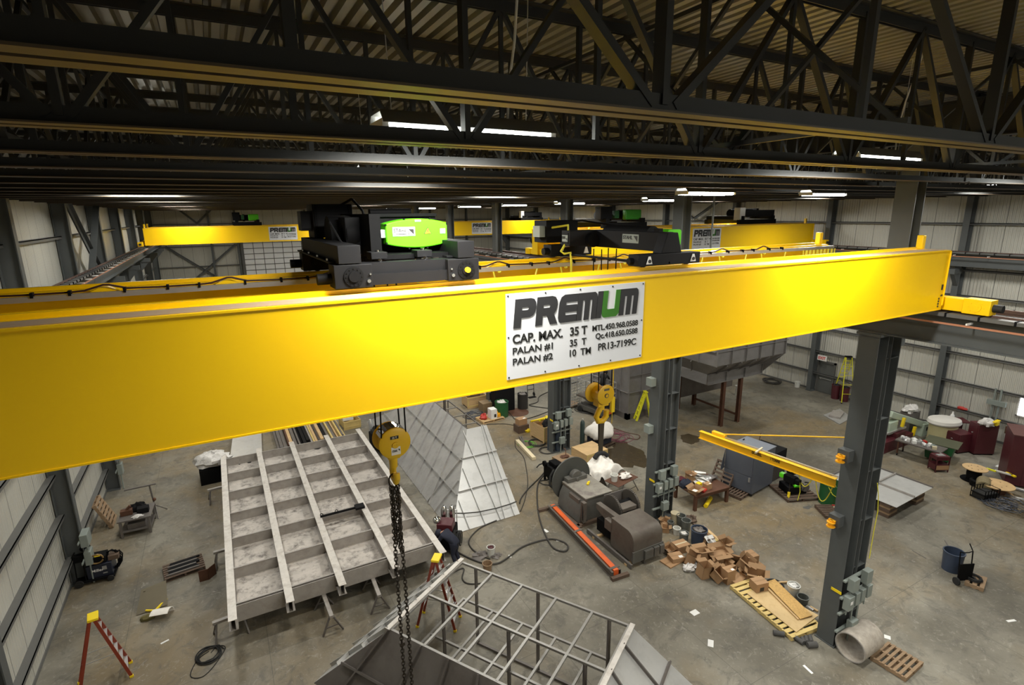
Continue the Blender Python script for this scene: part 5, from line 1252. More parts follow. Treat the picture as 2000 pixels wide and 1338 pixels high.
# pallet box with clear film at the left far corner of the grid panel
q = F(420, 935)
t = thing('scrap_bin', 'dark scrap bin heaped with clear crumpled film behind the grid panel', 'bin', (q.x, q.y, 0), R(3))
MB().bx(-0.6, 0.6, -0.5, 0.5, 0.1, 0.75).build('bin_body', blackm, t); [MB().bx(-0.6, 0.6, y - 0.05, y + 0.05, 0, 0.1).build('skid', blackm, t) for y in (-0.45, 0.45)]
single(MB().blob((0, 0, 0.25), (1.5, 1.1, 0.75), 10, 0.22, 5, 0.2), 'plastic_film', foam, 'heap of clear crumpled plastic film on the dark scrap bin', 'plastic film', loc=(q.x, q.y, 0.76))
# stock beyond the grid panel
sheet([Vector((q.x, q.y, 0)) for q in (F(455, 850, 0.25), F(510, 838, 0.25), F(512, 890, 0.25), F(448, 902, 0.25))], 0.25, 'sheet_stack', platel, 'stack of pale sheets beyond the left end of the grid panel', 'sheets')
yb = 33.0; x = 1.75; rn = random.Random(11)
names = [(wood, 'pale timber'), (hotroll, 'dark steel')]
i = 0
while x < 5.3:
    w_ = rn.choice((0.09, 0.12, 0.16)); mt = rn.choice((woody, hotroll, black2, wood, rust, beamst, hotroll))
    L_ = rn.uniform(5.0, 6.5); h_ = rn.choice((0.12, 0.2, 0.28))
    single(MB().bx(-w_ / 2, w_ / 2, 0, L_, 0, h_), 'timber' if mt in (wood, woody) else 'steel_bar', mt, ('pale timber length, one of those' if mt in (wood, woody) else 'dark steel bar, one of those') + ' stored side by side beyond the grid panel', 'stock length', loc=(x, 29.6 + rn.uniform(-0.3, 0.3), 0), group=('timber' if mt in (wood, woody) else 'steel') + ' stock beyond the grid panel')
    x += w_ + 0.035
q = F(668, 830); crate((5.9, 31.5), R(4), 1.0, 1.1, 0.5, 'low timber rack with white sheets beyond the grid panel', woody)
single(MB().bx(-0.3, 0.3, -0.4, 0.4, 0, 0.2), 'white_carton', paper, 'white carton on the low timber rack beyond the grid panel', 'box', loc=(5.75, 31.5, 0.51))
def ZT(px, py, P):
    d = ray(px, py); return CAM_H + d.z * math.hypot(P.x, P.y) / math.hypot(d.x, d.y)
def text_mx(body, x, y, z, w_, h_, mt, par, bold=0.03):
    """text on a face that looks towards -X; y, z its upper-left reading corner side; points are world"""
    cu = bpy.data.curves.new('lettering', 'FONT'); cu.body = body; cu.offset = bold; cu.materials.append(mt); cu.extrude = 0.002
    q = bpy.data.objects.new('lettering', cu); COL.objects.link(q); bpy.context.view_layer.update()
    bb = [Vector(c) for c in q.bound_box]; x0 = min(c.x for c in bb); x1 = max(c.x for c in bb); y0 = min(c.y for c in bb); y1 = max(c.y for c in bb)
    o = XF[par.name].translation
    q.matrix_basis = Matrix.Translation((x - o.x, y - o.y, z - o.z)) @ Matrix(((0, 0, -1, 0), (-1, 0, 0, 0), (0, 1, 0, 0), (0, 0, 0, 1))) @ Matrix.Diagonal((w_ / (x1 - x0), h_ / (y1 - y0), 1, 1)) @ Matrix.Translation((-x0, -y0, 0))
    return meshed(q, par)
# ------------------------------------------------------------------ winch machinery
t = thing('disc_brake_machine', 'grey machine with a large round disc, behind the geared winch', 'machine', (12.5, 16.9, 0))
def wb(m, nm, mt, par=t, bevel=0.0): return m.build(nm, mt, par, world=True, bevel=bevel)
wb(MB().prism([(11.62, 15.95, 0.12), (13.25, 15.95, 0.12), (13.25, 15.95, 1.12), (11.95, 15.95, 1.12), (11.75, 15.95, 0.75)], (0, 1.6, 0)), 'housing', greym, bevel=0.02)
wb(MB().bx(11.9, 13.25, 15.9, 17.6, 1.12, 1.16), 'top_plate', mat('worn top plate', (0.24, 0.225, 0.19), 0.6, var=0.3, scale=3, dirt=(0.09, 0.06, 0.065), dirt_amt=0.9, dscale=1.7))
wb(MB().disc((12.5, 17.8, 1.06), (0, 1, 0), 0.98, 0.07, 56), 'brake_disc', mat('disc grey paint', (0.075, 0.078, 0.072), 0.5, var=0.15))
wb(MB().bx(12.0, 13.0, 17.3, 17.62, 1.16, 1.34).lathe([(0.26, -0.12), (0.26, 0.12)], (12.5, 17.46, 1.34), 24, Matrix.Rotation(R(90), 4, 'X')).disc((12.5, 17.28, 1.24), (0, 1, 0), 0.09, 0.05, 16), 'bearing_pedestal', greym, bevel=0.015)
wb(MB().bx(11.9, 12.0, 15.9, 17.6, 1.02, 1.12).bx(11.78, 11.9, 16.2, 16.9, 0.5, 1.0).bx(11.7, 11.86, 15.75, 15.95, 0.2, 1.08), 'side_frame', greym2, bevel=0.01)
wb(MB().bx(11.45, 11.6, 15.7, 17.7, 0, 0.13).bx(13.0, 13.15, 15.7, 17.7, 0, 0.13).bx(11.45, 13.15, 17.4, 17.55, 0, 0.13).bx(11.45, 13.15, 15.8, 15.95, 0, 0.13), 'base_skid', woodd)
b = MB()
for i in range(5): b.path([(11.72 + 0.04 * i, 15.86, 1.0), (11.66 + 0.05 * i, 15.78, 0.7), (11.70 + 0.03 * i, 15.8, 0.35), (11.75 + 0.05 * i, 15.84, 0.2)], 0.018, 6)
wb(b, 'cable_bundle', rubber)
q = FY(1154, 952, 16.75); single(MB().bx(-0.11, 0.11, -0.05, 0.05, 0, 0.07).bx(-0.05, 0.09, -0.06, 0.0, 0.07, 0.11), 'yellow_tool', safety, 'small yellow grinder lying on the grey machine top', 'tool', loc=(12.72, 16.85, 1.165), rz=R(40), bevel=0.01)
t = thing('geared_winch', 'brown grey geared winch with rounded motor cover on a skid', 'winch', (12.4, 13.9, 0))
pf = [(12.84, 0.18), (12.84, 0.92)]
for i in range(9):
    a = R(180 - 11.25 * i); pf.append((13.22 + 0.38 * math.cos(a), 0.95 + 0.38 * math.sin(a)))
pf += [(14.1, 1.33), (14.1, 0.18)]
wb(MB().prism([(11.75, y, z) for y, z in pf], (1.36, 0, 0)), 'motor_cover', greym2, t, bevel=0.01)
wb(MB().bx(11.72, 13.15, 12.80, 12.86, 0.18, 0.62), 'front_panel', greym, t)
for xa, xb in ((12.2, 12.6), (12.64, 12.88), (12.92, 13.12)): wb(MB().bx(xa, xb, 12.70, 12.80, 0.24, 0.58), 'control_box', greym, t, bevel=0.01)
for x in (12.42, 13.32):
    b = MB(); r = 0.52; n = 44
    b.disc((x, 14.85, 1.12), (1, 0, 0), r, 0.09, n)
    for i in range(n):
        a = 2 * math.pi * i / n; b.box((x, 14.85 + (r + 0.012) * math.cos(a), 1.12 + (r + 0.012) * math.sin(a)), (0.09, 0.03, 0.04), rx=a)
    wb(b, 'ring_gear', mat('gear steel', (0.085, 0.075, 0.065), 0.5, 0.3, var=0.3), t)
wb(MB().tube((12.45, 14.85, 1.12), (13.3, 14.85, 1.12), 0.22, 24), 'winch_drum', blackm, t)
wb(MB().bx(12.5, 13.2, 14.35, 14.75, 1.15, 1.32), 'brake_band', greym2, t, bevel=0.02)
wb(MB().prism([(11.95, 14.1, 1.3), (11.95, 15.3, 1.28), (11.95, 15.3, 1.05), (11.95, 14.1, 0.7)], (0.22, 0, 0)).bx(11.75, 12.2, 14.05, 14.5, 0.7, 1.1), 'gear_case', greym2, t, bevel=0.02)
wb(MB().bx(12.0, 12.14, 15.0, 15.05, 0.98, 1.14), 'paper_label', paper, t)
wb(MB().bx(12.4, 13.5, 15.35, 15.38, 0.3, 1.45), 'back_guard', hotroll, t)
wb(MB().bx(11.95, 12.3, 14.1, 15.2, 0.18, 0.7), 'side_frame', blackm, t); wb(MB().bx(13.0, 13.4, 14.1, 15.2, 0.18, 0.9), 'side_frame', blackm, t)
for x in (11.62, 12.25, 13.3): wb(MB().channel((x, 12.78, 0.1), (x, 15.4, 0.1), 0.16, 0.08), 'skid_rail', hotroll, t)
for y in (13.0, 14.9): wb(MB().bx(11.6, 13.4, y, y + 0.12, 0.0, 0.08), 'skid_timber', wood, t)
t = thing('rail_bundle', 'orange rail lying in a dark channel beside the winch', 'steel rail', (11.1, 15.1, 0))
wb(MB().bar((11.36, 17.5, 0.16), (10.93, 12.75, 0.16), 0.20, 0.22), 'orange_rail', orange, t)['label'] = 'orange painted rail'
for s in (-1, 1): wb(MB().channel((11.36 + s * 0.16, 17.55, 0.14), (10.93 + s * 0.16, 12.7, 0.14), 0.26, 0.07), 'side_channel', greym2, t)
for f in (0.03, 0.45, 0.97):
    c = Vector((11.36, 17.5, 0.27)).lerp(Vector((10.93, 12.75, 0.27)), f); wb(MB().box((c.x, c.y, 0.27), (0.42, 0.1, 0.03)), 'tie_plate', greym2, t)
wb(MB().box((11.2, 17.62, 0.06), (0.9, 0.14, 0.12), rz=R(-6)), 'end_timber', woodd, t); wb(MB().box((11.0, 12.62, 0.06), (0.7, 0.14, 0.12), rz=R(-4)), 'end_timber', woodd, t)
# old engine behind the disc
t = thing('engine', 'dark oily engine standing behind the round disc', 'engine', (12.75, 19.4, 0))
wb(MB().bx(12.45, 13.2, 19.0, 20.0, 0.25, 0.85).bx(12.6, 13.0, 19.2, 19.8, 0.85, 1.05), 'engine_block', blackm, t, bevel=0.03)
wb(MB().disc((12.42, 19.3, 0.6), (1, 0, 0), 0.35, 0.1, 24).disc((12.36, 19.75, 0.95), (1, 0, 0), 0.14, 0.1, 18), 'flywheel', blackm, t)
wb(MB().path([(12.45, 19.1, 0.9), (12.2, 19.0, 0.7), (12.1, 18.9, 0.3), (12.3, 18.7, 0.1)], 0.05, 8).path([(12.4, 19.9, 0.9), (12.1, 19.8, 0.95), (11.9, 19.7, 0.9)], 0.03, 8), 'pipework', rubber, t)
for x in (12.5, 13.15):
    for y in (19.05, 19.95): wb(MB().bx(x - 0.04, x + 0.04, y - 0.04, y + 0.04, 0, 0.25), 'foot', blackm, t)
q = F(1099, 893, 0.0)
t = crate((13.9, 20.4), R(8), 0.85, 0.8, 0.62, 'small crate with rusty parts on its tray, behind the oily engine', wood2, open_=False)
single(MB().blob((0, 0, 0.03), (0.4, 0.35, 0.14), 6, 0.4, 12, 0.2).path([(0.1, 0, 0.05), (0.2, 0.2, 0.3), (0.15, 0.3, 0.35)], 0.02), 'rusty_parts', rust, 'rusty parts heaped on the crate lid behind the oily engine', 'scrap parts', loc=(13.9, 20.4, 0.642))
crate((15.55, 20.55), R(4), 1.35, 1.2, 0.68, 'large closed pale crate beside the white cloth heap', wood, open_=False)
crate(tuple(F(1065, 855))[:2], R(5), 1.15, 1.3, 0.95, 'pale crate with a black bag and yellow tools in it', wood)
crate((13.9, 31.0), R(-2), 1.35, 1.0, 0.75, 'pale crate with a round hole, farthest under the crane girder', wood)
single(MB().bx(-0.5, 0.5, -0.35, 0.35, 0, 0.03).bx(-0.4, 0.3, -0.3, 0.2, 0.03, 0.1), 'tool_tray', woodd, 'dark tray lying on the farthest pale crate', 'tray', loc=(13.9, 31.0, 0.76))
P = F(1065, 855)
single(MB().blob((0, 0, 0.25), (0.6, 0.5, 0.65), 8, 0.2, 8, 0.2), 'black_bag', blackcl, 'black bag slumped on the tool crate', 'bag', loc=(P.x - 0.1, P.y - 0.35, 0.7))
for i, (dx, dy, rz) in enumerate(((-0.1, 0.45, 0.1), (0.25, 0.3, 0.3), (-0.2, 0.15, -0.2), (0.3, 0.0, 0.9))):
    single(MB().bar((-0.6, 0, 0), (0.6, 0, 0.02), 0.07, 0.05).box((0.5, 0, 0.03), (0.15, 0.14, 0.1)), 'yellow_tool', limey if i % 2 else safety, ('yellow bar across the tool crate, %s from the back' % ORD[i]).replace('nearest', 'first'), 'tool', loc=(P.x + dx, P.y + dy, 0.98 + 0.05 * i), rz=rz)
single(MB().bx(-0.35, 0.35, -0.3, 0.3, 0, 0.45), 'steel_box', woodd, 'dark rusty box standing beside the tool crate', 'box', loc=tuple(F(1018, 842)))
boxy(tuple(F(1018, 842))[:2] , R(5), 0.55, 0.42, 0.35, 'carton with a dark slot on the rusty box beside the tool crate', z=0.455)
single(MB().blob((0, 0, 0.05), (0.45, 0.4, 0.3), 6, 0.35, 9, 0.2), 'yellow_hoist', safety, 'yellow chain hoist heaped on the floor beside the tool crate', 'hoist', loc=tuple(F(1030, 843)))
single(MB().bar((0, 0, 0.09), Vector(F(1043, 899)) - Vector(F(1010, 864)) + Vector((0, 0, 0.09)), 0.2, 0.16), 'square_timber', mat('new white timber', (0.72, 0.62, 0.42), 0.6), 'pale square timber beam lying alone on the floor', 'timber', loc=tuple(F(1010, 864)))
for i, (a_, b_) in enumerate((((1015, 855), (1023, 870)), ((1019, 854), (1025, 872)))):
    single(MB().bar((0, 0, 0.05), F(*b_) - F(*a_) + Vector((0, 0, 0.05)), 0.08, 0.09), 'steel_angle', hotroll, 'short dark angle bar beside the pale timber beam, %s one' % ('left', 'right')[i], 'steel bar', loc=tuple(F(*a_)))
# gas cylinders at the third column
for i, (px, py) in enumerate(((1075, 878), (1084, 872), (1090, 880), (1079, 869), (1094, 872))):
    q = F(px, py); bottle((q.x, q.y - 0.0, 0), 1.55, 0.17, cylblue, 'navy gas bottle at the foot of the third column, one of the strapped group')
q = F(1137, 868); bottle((q.x, q.y, 0), 1.5, 0.13, mat('dark green bottle', (0.03, 0.05, 0.045), 0.4), 'slim dark gas bottle standing alone right of the third column')
# things under the girder near the fourth column
q = F(1021, 797); tub((q.x, q.y, 0), 0.34, 0.34, 1.0, mat('black steel drum', (0.03, 0.028, 0.026), 0.5), 'steel_drum', 'black steel drum of scrap on a rusty plate by the fourth column', 'drum', fill=hotroll)
single(MB().lathe([(1e-4, 0.0), (0.75, 0.0), (0.75, 0.012), (1e-4, 0.012)], n=24), 'rusty_plate', rust, 'flat rusty round plate on the floor around the black drum', 'plate', loc=(q.x - 0.7, q.y - 0.5, 0.002))
q = F(980, 812); tub((q.x, q.y, 0), 0.42, 0.42, 0.95, dgreen, 'steel_drum', 'green drum with crumpled foil on top', 'drum', fill=foam)
q = F(965, 806); single(MB().bx(-0.65, 0.65, -0.35, 0.35, 0, 0.6), 'steel_box', mat('tan box', (0.22, 0.15, 0.08), 0.7), 'tan box standing left of the green drum', 'box', loc=(q.x, q.y + 0.6, 0))
q = F(957, 819); t = pallet((q.x, q.y), R(4), 'small pallet with a white printed box and yellow tools', 1.5, 1.0, mt=wood)
t2_ = thing('white_carton', 'white carton with a black mark on the small pallet', 'box', (q.x + 0.1, q.y - 0.15, 0.14)); MB().bx(-0.2, 0.2, -0.25, 0.25, 0, 0.6).build('carton_body', paper, t2_); MB().bx(0.0, 0.14, -0.256, -0.25, 0.1, 0.3).build('black_mark', ink, t2_)
single(MB().blob((0, 0, 0.05), (0.4, 0.5, 0.5), 7, 0.35, 6, 0.2), 'yellow_hoist', warn, 'yellow chain hoist on the small pallet', 'hoist', loc=(q.x + 0.55, q.y, 0.14)); single(MB().blob((0, 0, 0.05), (0.5, 0.5, 0.5), 7, 0.35, 16, 0.2), 'red_parts', redm, 'red parts heaped at the left of the small pallet', 'parts', loc=(q.x - 0.4, q.y, 0.14))
coil(tuple(F(930, 812)), 0.5, 9, 0.015, cableb, 'tangle of blue grey wire beside the small pallet', seed=4, jit=0.4)
t = thing('hand_truck', 'dark upright hand truck beside the black drum', 'hand truck', tuple(F(1037, 775)))
for x in (-0.25, 0.25): MB().tube((x, 0, 0.1), (x, 0.15, 1.6), 0.02, 8).build('side_rail', blackm, t)
for z in (0.5, 0.8, 1.1, 1.4): MB().bx(-0.25, 0.25, z * 0.1 - 0.02, z * 0.1 + 0.02, z, z + 0.03).build('cross_bar', blackm, t)
for x in (-0.3, 0.3): MB().disc((x, 0.1, 0.13), (1, 0, 0), 0.13, 0.06, 16).build('wheel', rubber, t)
MB().bx(-0.28, 0.28, -0.3, 0.0, 0.01, 0.03).build('toe_plate', blackm, t)
single(MB().bx(-0.7, 0.7, -0.3, 0.3, 0.0, 1.9), 'steel_cabinet', black2, 'black cabinet standing at the fourth column', 'cabinet', loc=(15.1, 29.2, 0), bevel=0.01)
# tarpaulin bag, cloth heap, sling table
q = F(1170, 868)
t = pallet((q.x, q.y), R(12), 'dark pallet under the white tarpaulin bundle', 1.4, 1.2, mt=woodd)
single(MB().bx(-0.5, 0.5, -0.45, 0.45, 0, 0.4), 'dark_crate', navy, 'dark blue wrapped load on the dark pallet', 'load', loc=(q.x, q.y, 0.14), rz=R(12), bevel=0.04)
b = MB(); vs = []; fs = []; n = 16; m_ = 40
for j in range(n + 1):
    for i in range(m_):
        a = 2 * math.pi * i / m_; f = j / n
        fold = 1 + 0.10 * f * math.sin(5 * a + 1.3) + 0.07 * f * math.sin(11 * a + 4 * f) + 0.05 * math.sin(3 * a + 9 * f)
        r = 0.80 * math.sin(min(1.0, f * 1.35) * math.pi / 2) * fold * (1 - 0.18 * max(0, f - 0.74) / 0.26)
        z = 0.62 * math.cos(min(1.0, f * 1.2) * math.pi / 2) - 0.35 * max(0, f - 0.7) + 0.05 * math.sin(4 * a + 6 * f) * (1 - abs(2 * f - 1))
        vs.append((r * math.cos(a) + 0.12 * (1 - f), r * 0.9 * math.sin(a), z + 0.10))
for j in range(n):
    for i in range(m_): fs.append((j * m_ + i, j * m_ + (i + 1) % m_, (j + 1) * m_ + (i + 1) % m_, (j + 1) * m_ + i))
b.add(vs, fs); o = single(b, 'tarpaulin', cloth, 'white tarpaulin bundle hanging over the dark wrapped load', 'tarpaulin', loc=(q.x, q.y, 0.55))
sd = o.modifiers.new('thickness', 'SOLIDIFY'); sd.thickness = 0.012
q = F(1165, 945)
single(MB().bx(-0.65, 0.65, -0.5, 0.5, 0.0, 0.75), 'machine_base', greym2, 'worn grey block standing under the white cloth', 'machine base', loc=(14.75, 18.6, 0), bevel=0.03, rz=R(6))
b = MB(); rn = random.Random(5); n = 28
# cloth draped over the block: a rumpled sheet
vs = []; fs = []
for j in range(n + 1):
    for i in range(n + 1):
        u = i / n * 2 - 1; v = j / n * 2 - 1
        ex = max(abs(u), abs(v)); over = max(0, ex - 0.74)
        z = 0.83 + 0.32 * math.exp(-((u - 0.1) ** 2 + (v - 0.2) ** 2) * 4) + 0.05 * math.sin(9 * u + 4 * v) + 0.04 * math.sin(13 * v - 5 * u) - over * (1.9 + 1.0 * math.sin(9 * math.atan2(v, u)))
        s = 1 - over * 0.55
        k_ = 1 + 0.3 * over * math.sin(14 * math.atan2(v, u)); vs.append((u * 0.92 * s * k_ + 0.05 * math.sin(5 * v), v * 0.78 * s * k_ + 0.05 * math.sin(6 * u), max(0.06, z)))
for j in range(n):
    for i in range(n): a0 = j * (n + 1) + i; fs.append((a0, a0 + 1, a0 + n + 2, a0 + n + 1))
b.add(vs, fs); o = single(b, 'cloth', cloth, 'white cloth draped in folds over the worn grey block', 'cloth', loc=(14.75, 18.6, 0.0), rz=R(10))
sd = o.modifiers.new('thickness', 'SOLIDIFY'); sd.thickness = 0.015; sb = o.modifiers.new('soft', 'SUBSURF'); sb.levels = 1; sb.render_levels = 2
single(MB().path([(-0.35, 0, 0.0), (-0.2, 0.05, 0.12), (0.0, 0.08, 0.16), (0.25, 0.05, 0.10), (0.4, -0.02, -0.03)], 0.11, 10), 'black_sling', blackcl, 'black cloth roll lying on the white cloth heap', 'cloth', loc=(14.85, 18.75, 1.12))
q = F(1214, 962)
t = thing('folding_table', 'small rusty folding table with a white bucket and rags', 'table', (q.x, q.y, 0), R(12))
MB().bx(-0.75, 0.65, -0.4, 0.4, 0.68, 0.70).build('table_top', rust, t)
for sx in (-1, 1):
    for sy in (-1, 1): MB().bar((sx * 0.3, sy * 0.35, 0.68), (sx * 0.72, sy * 0.38, 0.0), 0.03, 0.03).build('leg', hotroll, t)
MB().bar((-0.6, -0.35, 0.25), (0.6, -0.35, 0.25), 0.025, 0.025).build('stretcher', hotroll, t)
tub((q.x - 0.45, q.y + 0.0, 0.70), 0.13, 0.16, 0.3, bucketw, 'bucket', 'white bucket on the small rusty folding table', 'bucket')
single(MB().blob((0, 0, 0.08), (0.6, 0.4, 0.3), 8, 0.3, 14, 0.2), 'rag', cloth, 'crumpled white rags on the small rusty folding table', 'rags', loc=(q.x + 0.15, q.y - 0.02, 0.71))
def stain(pts, label, mt=wet):
    P = [F(x, y, 0.004) for x, y in pts]; c = sum(P, Vector()) / len(P); c.z = 0
    rn = random.Random(len(pts)); out = []
    for i in range(len(P)):
        a = P[i]; b_ = P[(i + 1) % len(P)]
        for k in range(4):
            f = k / 4; j = 0.0 if k == 0 else rn.uniform(-0.06, 0.06) * min(1.5, (b_ - a).length)
            out.append(a.lerp(b_, f) + Vector((j, -j, 0)))
    return single(MB().add([p - c for p in out], [tuple(range(len(out)))]), 'wet_stain', mt, label, 'stain', loc=tuple(c), kind='stuff')
stain([(1060 + x / 5.971, 850 + y / 5.971) for x, y in ((560, 130), (690, 165), (830, 150), (800, 110), (860, 60), (980, 75), (1000, 110), (1140, 165), (1185, 200), (1235, 290), (1228, 350), (1185, 385), (1065, 352), (1050, 380), (930, 372), (840, 320), (700, 260), (600, 200))], 'dark wet stain on the floor behind the second column')
stain([(1329, 850), (1345, 847), (1366, 853), (1366, 862), (1350, 868), (1333, 863)], 'small dark oil stain right of the second column')
stain([(1568, 990), (1580, 987), (1586, 991), (1578, 995), (1569, 993)], 'tiny grey stain on the floor before the nearest column', stainm)
# hoses on the floor
h6 = lambda L_: [(880 + x / 3.448, 860 + y / 3.448) for x, y in L_]
rnd_hose(0, h6([(435, 5), (440, 50), (490, 110), (510, 190), (520, 290), (500, 400), (470, 480)]), 0.02, cable, 'thin dark hose running down from the pale timber beam')
rnd_hose(0, h6([(665, 170), (610, 240), (520, 330), (475, 390), (465, 425)]), 0.03, cable, 'dark hose from the oily engine to the corner of the pale hopper')
rnd_hose(0, h6([(640, 220), (590, 290), (583, 400), (600, 530), (650, 660), (700, 730), (770, 747), (792, 715), (760, 685), (680, 665), (590, 680), (480, 720), (400, 780), (320, 828), (230, 830), (130, 795), (50, 755)]), 0.032, cable, 'thick dark hose making a loop beside the orange rail')
rnd_hose(0, h6([(310, 540), (200, 590), (130, 660), (130, 710), (180, 760), (265, 800)]), 0.028, cable, 'dark hose curving from the pale hopper to the white pail')
rnd_hose(0, h6([(695, 250), (640, 268), (600, 275), (620, 295), (690, 305)]), 0.025, cable, 'short dark hose loop beside the round disc')
rnd_hose(0, [(862, 1128), (878, 1122), (905, 1110), (903, 1130), (915, 1140), (945, 1138), (960, 1125)], 0.025, cable, 'dark hose loop inside the hopper frame corner')
def PB(px, py):                      # on the sloping plate of the pale hopper
    d = ray(px, py); k = 2.48 / 4.05; t_ = (k * (0 - 17.9) + 0.02 - CAM_H) / (d.z - k * d.y); return d * t_ + Vector((0, 0, CAM_H))
pts = [PB(*q) + Vector((0, -0.06, 0.12)) for q in h6([(440, 425), (390, 445), (300, 472), (180, 497), (90, 505), (15, 505)])]
o = pts[0].copy(); single(MB().path([p - o for p in pts], 0.025, 6), 'hose', cable, 'dark hose lying across the pale sloping plate', 'hose', loc=tuple(o), group='hoses and cables on the floor')
rnd_hose(0, [(1130, 745), (1060, 770), (1050, 785), (1035, 792), (1090, 800), (1120, 805)], 0.03, cable, 'dark hose swinging past the black drum')
rnd_hose(0, [(985, 795), (1000, 812), (1010, 820), (1040, 815), (1085, 798)], 0.025, cable, 'dark hose between the green drum and the tool crate')
rnd_hose(0, [(950, 829), (985, 828), (1010, 832)], 0.02, cable, 'thin hose running to the carton beside the tool crate')
rnd_hose(0, [(1195, 835), (1225, 845), (1248, 850), (1245, 858), (1225, 855)], 0.025, mat('brown hose', (0.10, 0.05, 0.03), 0.6), 'brown hose curving right of the white tarpaulin bundle')
coil(tuple(F(1205, 852)), 0.55, 8, 0.012, cablep, 'tangle of magenta cable right of the white tarpaulin bundle', seed=9, jit=0.45)
coil(tuple(F(1150, 800)), 0.8, 5, 0.02, cable, 'loose dark hose coils in front of the scissor lift', seed=6, jit=0.3)
coil(tuple(F(1030, 868)), 0.42, 4, 0.015, cableg, 'green hose coil behind the pale timber beam', seed=3)
coil(tuple(F(1048, 866)), 0.45, 5, 0.018, cable, 'dark hose coil next to the green one', seed=13)
coil(tuple(F(1067, 880)), 0.4, 3, 0.015, cable, 'dark hose coil at the foot of the gas bottles', seed=15)
# pail with grinding tools
q = F(959, 1085); tub((q.x, q.y, 0), 0.13, 0.15, 0.36, bucketw, 'bucket', 'white pail with maroon tools on the floor by the hose loop', 'bucket', fill=maroon)
q = F(938, 1086); single(MB().blob((0, 0, 0.03), (0.55, 0.4, 0.18), 7, 0.5, 31, 0.2), 'tool_heap', hotroll, 'dark heap of clamps left of the white pail', 'tools', loc=(q.x, q.y, 0.0)); q = F(968, 1087); single(MB().blob((0, 0, 0.02), (0.45, 0.3, 0.12), 6, 0.5, 32, 0.2), 'tool_heap', hotroll, 'dark heap of clamps right of the white pail', 'tools', loc=(q.x, q.y, 0.0))
q = F(952, 1112); tub((q.x, q.y, 0), 0.15, 0.17, 0.25, wood2, 'bucket', 'empty tan pail beside the hopper frame', 'bucket')

# ------------------------------------------------------------------ cartons and pails by the second column
c7 = lambda x, y: F(1240 + x / 4.1825, 960 + y / 4.1825)
BXS = [  # base centre (crop pixels), w, d, h, rz, open, label, tilt, z
 (372, 480, 0.55, 0.42, 0.30, 20, 0, 'closed carton with yellow tape at the back left of the carton pile', None, 0.0),
 (335, 565, 0.50, 0.40, 0.16, 12, 0, 'flat closed carton with a white label at the left end of the carton pile', None, 0.06),
 (300, 575, 0.7, 0.5, 0.05, 30, 0, 'flattened carton under the left end of the carton pile', None, 0.0),
 (440, 585, 0.42, 0.32, 0.42, 60, 1, 'tall open carton leaning beside the clear bag', (0.3, 0.1), 0.02),
 (560, 560, 0.55, 0.42, 0.30, 10, 1, 'open carton in the middle of the pile facing the camera', (-0.2, 0), 0.1),
 (565, 440, 0.42, 0.36, 0.30, 25, 1, 'open carton at the back beside the blue barrel', (0.1, 0.2), 0.05),
 (715, 500, 0.46, 0.30, 0.52, 28, 1, 'tall carton standing at the back right of the pile', (0.15, 0.1), 0.0),
 (685, 565, 0.60, 0.46, 0.14, 5, 1, 'shallow wide open carton on top of the pile', (0.1, -0.1), 0.25),
 (560, 690, 0.42, 0.36, 0.46, 15, 1, 'open carton at the front left of the pile with torn flaps', (0.05, 0.1), 0.0),
 (665, 715, 0.40, 0.40, 0.34, 35, 1, 'open carton filled with foil at the front of the pile', (0.5, 0.1), 0.05),
 (758, 735, 0.34, 0.30, 0.50, 18, 0, 'upright closed carton with a white label at the front', None, 0.0),
 (825, 725, 0.6, 0.40, 0.12, 40, 0, 'brown flattened carton at the front right of the pile', (0.2, 0), 0.0),
 (715, 635, 0.5, 0.4, 0.26, 20, 1, 'shaded open carton low in the middle of the pile', None, 0.0),
 (600, 610, 0.6, 0.4, 0.08, 8, 0, 'flattened carton in the middle under the open ones', None, 0.0),
 (805, 575, 0.5, 0.05, 0.42, -30, 0, 'loose cardboard panel standing right of the middle', (0.4, 0), 0.0),
 (880, 630, 0.50, 0.42, 0.34, 40, 1, 'open carton tipped to the right of the pile', (0.4, 0.2), 0.06),
 (935, 575, 0.46, 0.40, 0.34, 15, 0, 'closed square carton at the far right of the pile', None, 0.0),
 (970, 610, 0.7, 0.3, 0.04, 20, 0, 'flat cardboard sheet under the far right carton', None, 0.0),
 (985, 720, 0.56, 0.44, 0.30, -30, 1, 'big open carton next to the plywood pallet', None, 0.0),
 (905, 690, 0.45, 0.3, 0.1, 35, 1, 'small flattened open carton before the big open one', (0.2, 0.2), 0.0),
 (270, 495, 0.36, 0.3, 0.2, 30, 1, 'torn carton against the winch at the left end', (0.3, 0), 0.0),
 (1005, 830, 0.46, 0.36, 0.30, 12, 0, 'carton lying on the plywood with a hole in its end', None, 0.185),
 (770, 660, 0.5, 0.35, 0.1, 60, 1, 'thin flattened carton between the upright one and the tipped one', (0.1, 0.3), 0.08)]
for i, (x, y, w_, d, h, rz, op, lb, tl, z) in enumerate(BXS):
    q = c7(x, y); boxy((q.x, q.y), R(rz - 25), w_, d, h, lb, op, tl, z, tape=(i == 0), lab=i in (1, 10), seed=i)
o = [x for x in COL.objects if x.get('label') == 'carton lying on the plywood with a hole in its end'][0]
MB().bx(-0.10, 0.06, -0.182, -0.178, 0.02, 0.16).build('hole_edge', ink, o)
q = c7(440, 640); single(MB().blob((0, 0, 0.08), (0.42, 0.36, 0.28), 8, 0.3, 41, 0.2), 'plastic_bag', foam, 'clear plastic bag in front of the carton pile', 'bag', loc=tuple(q))
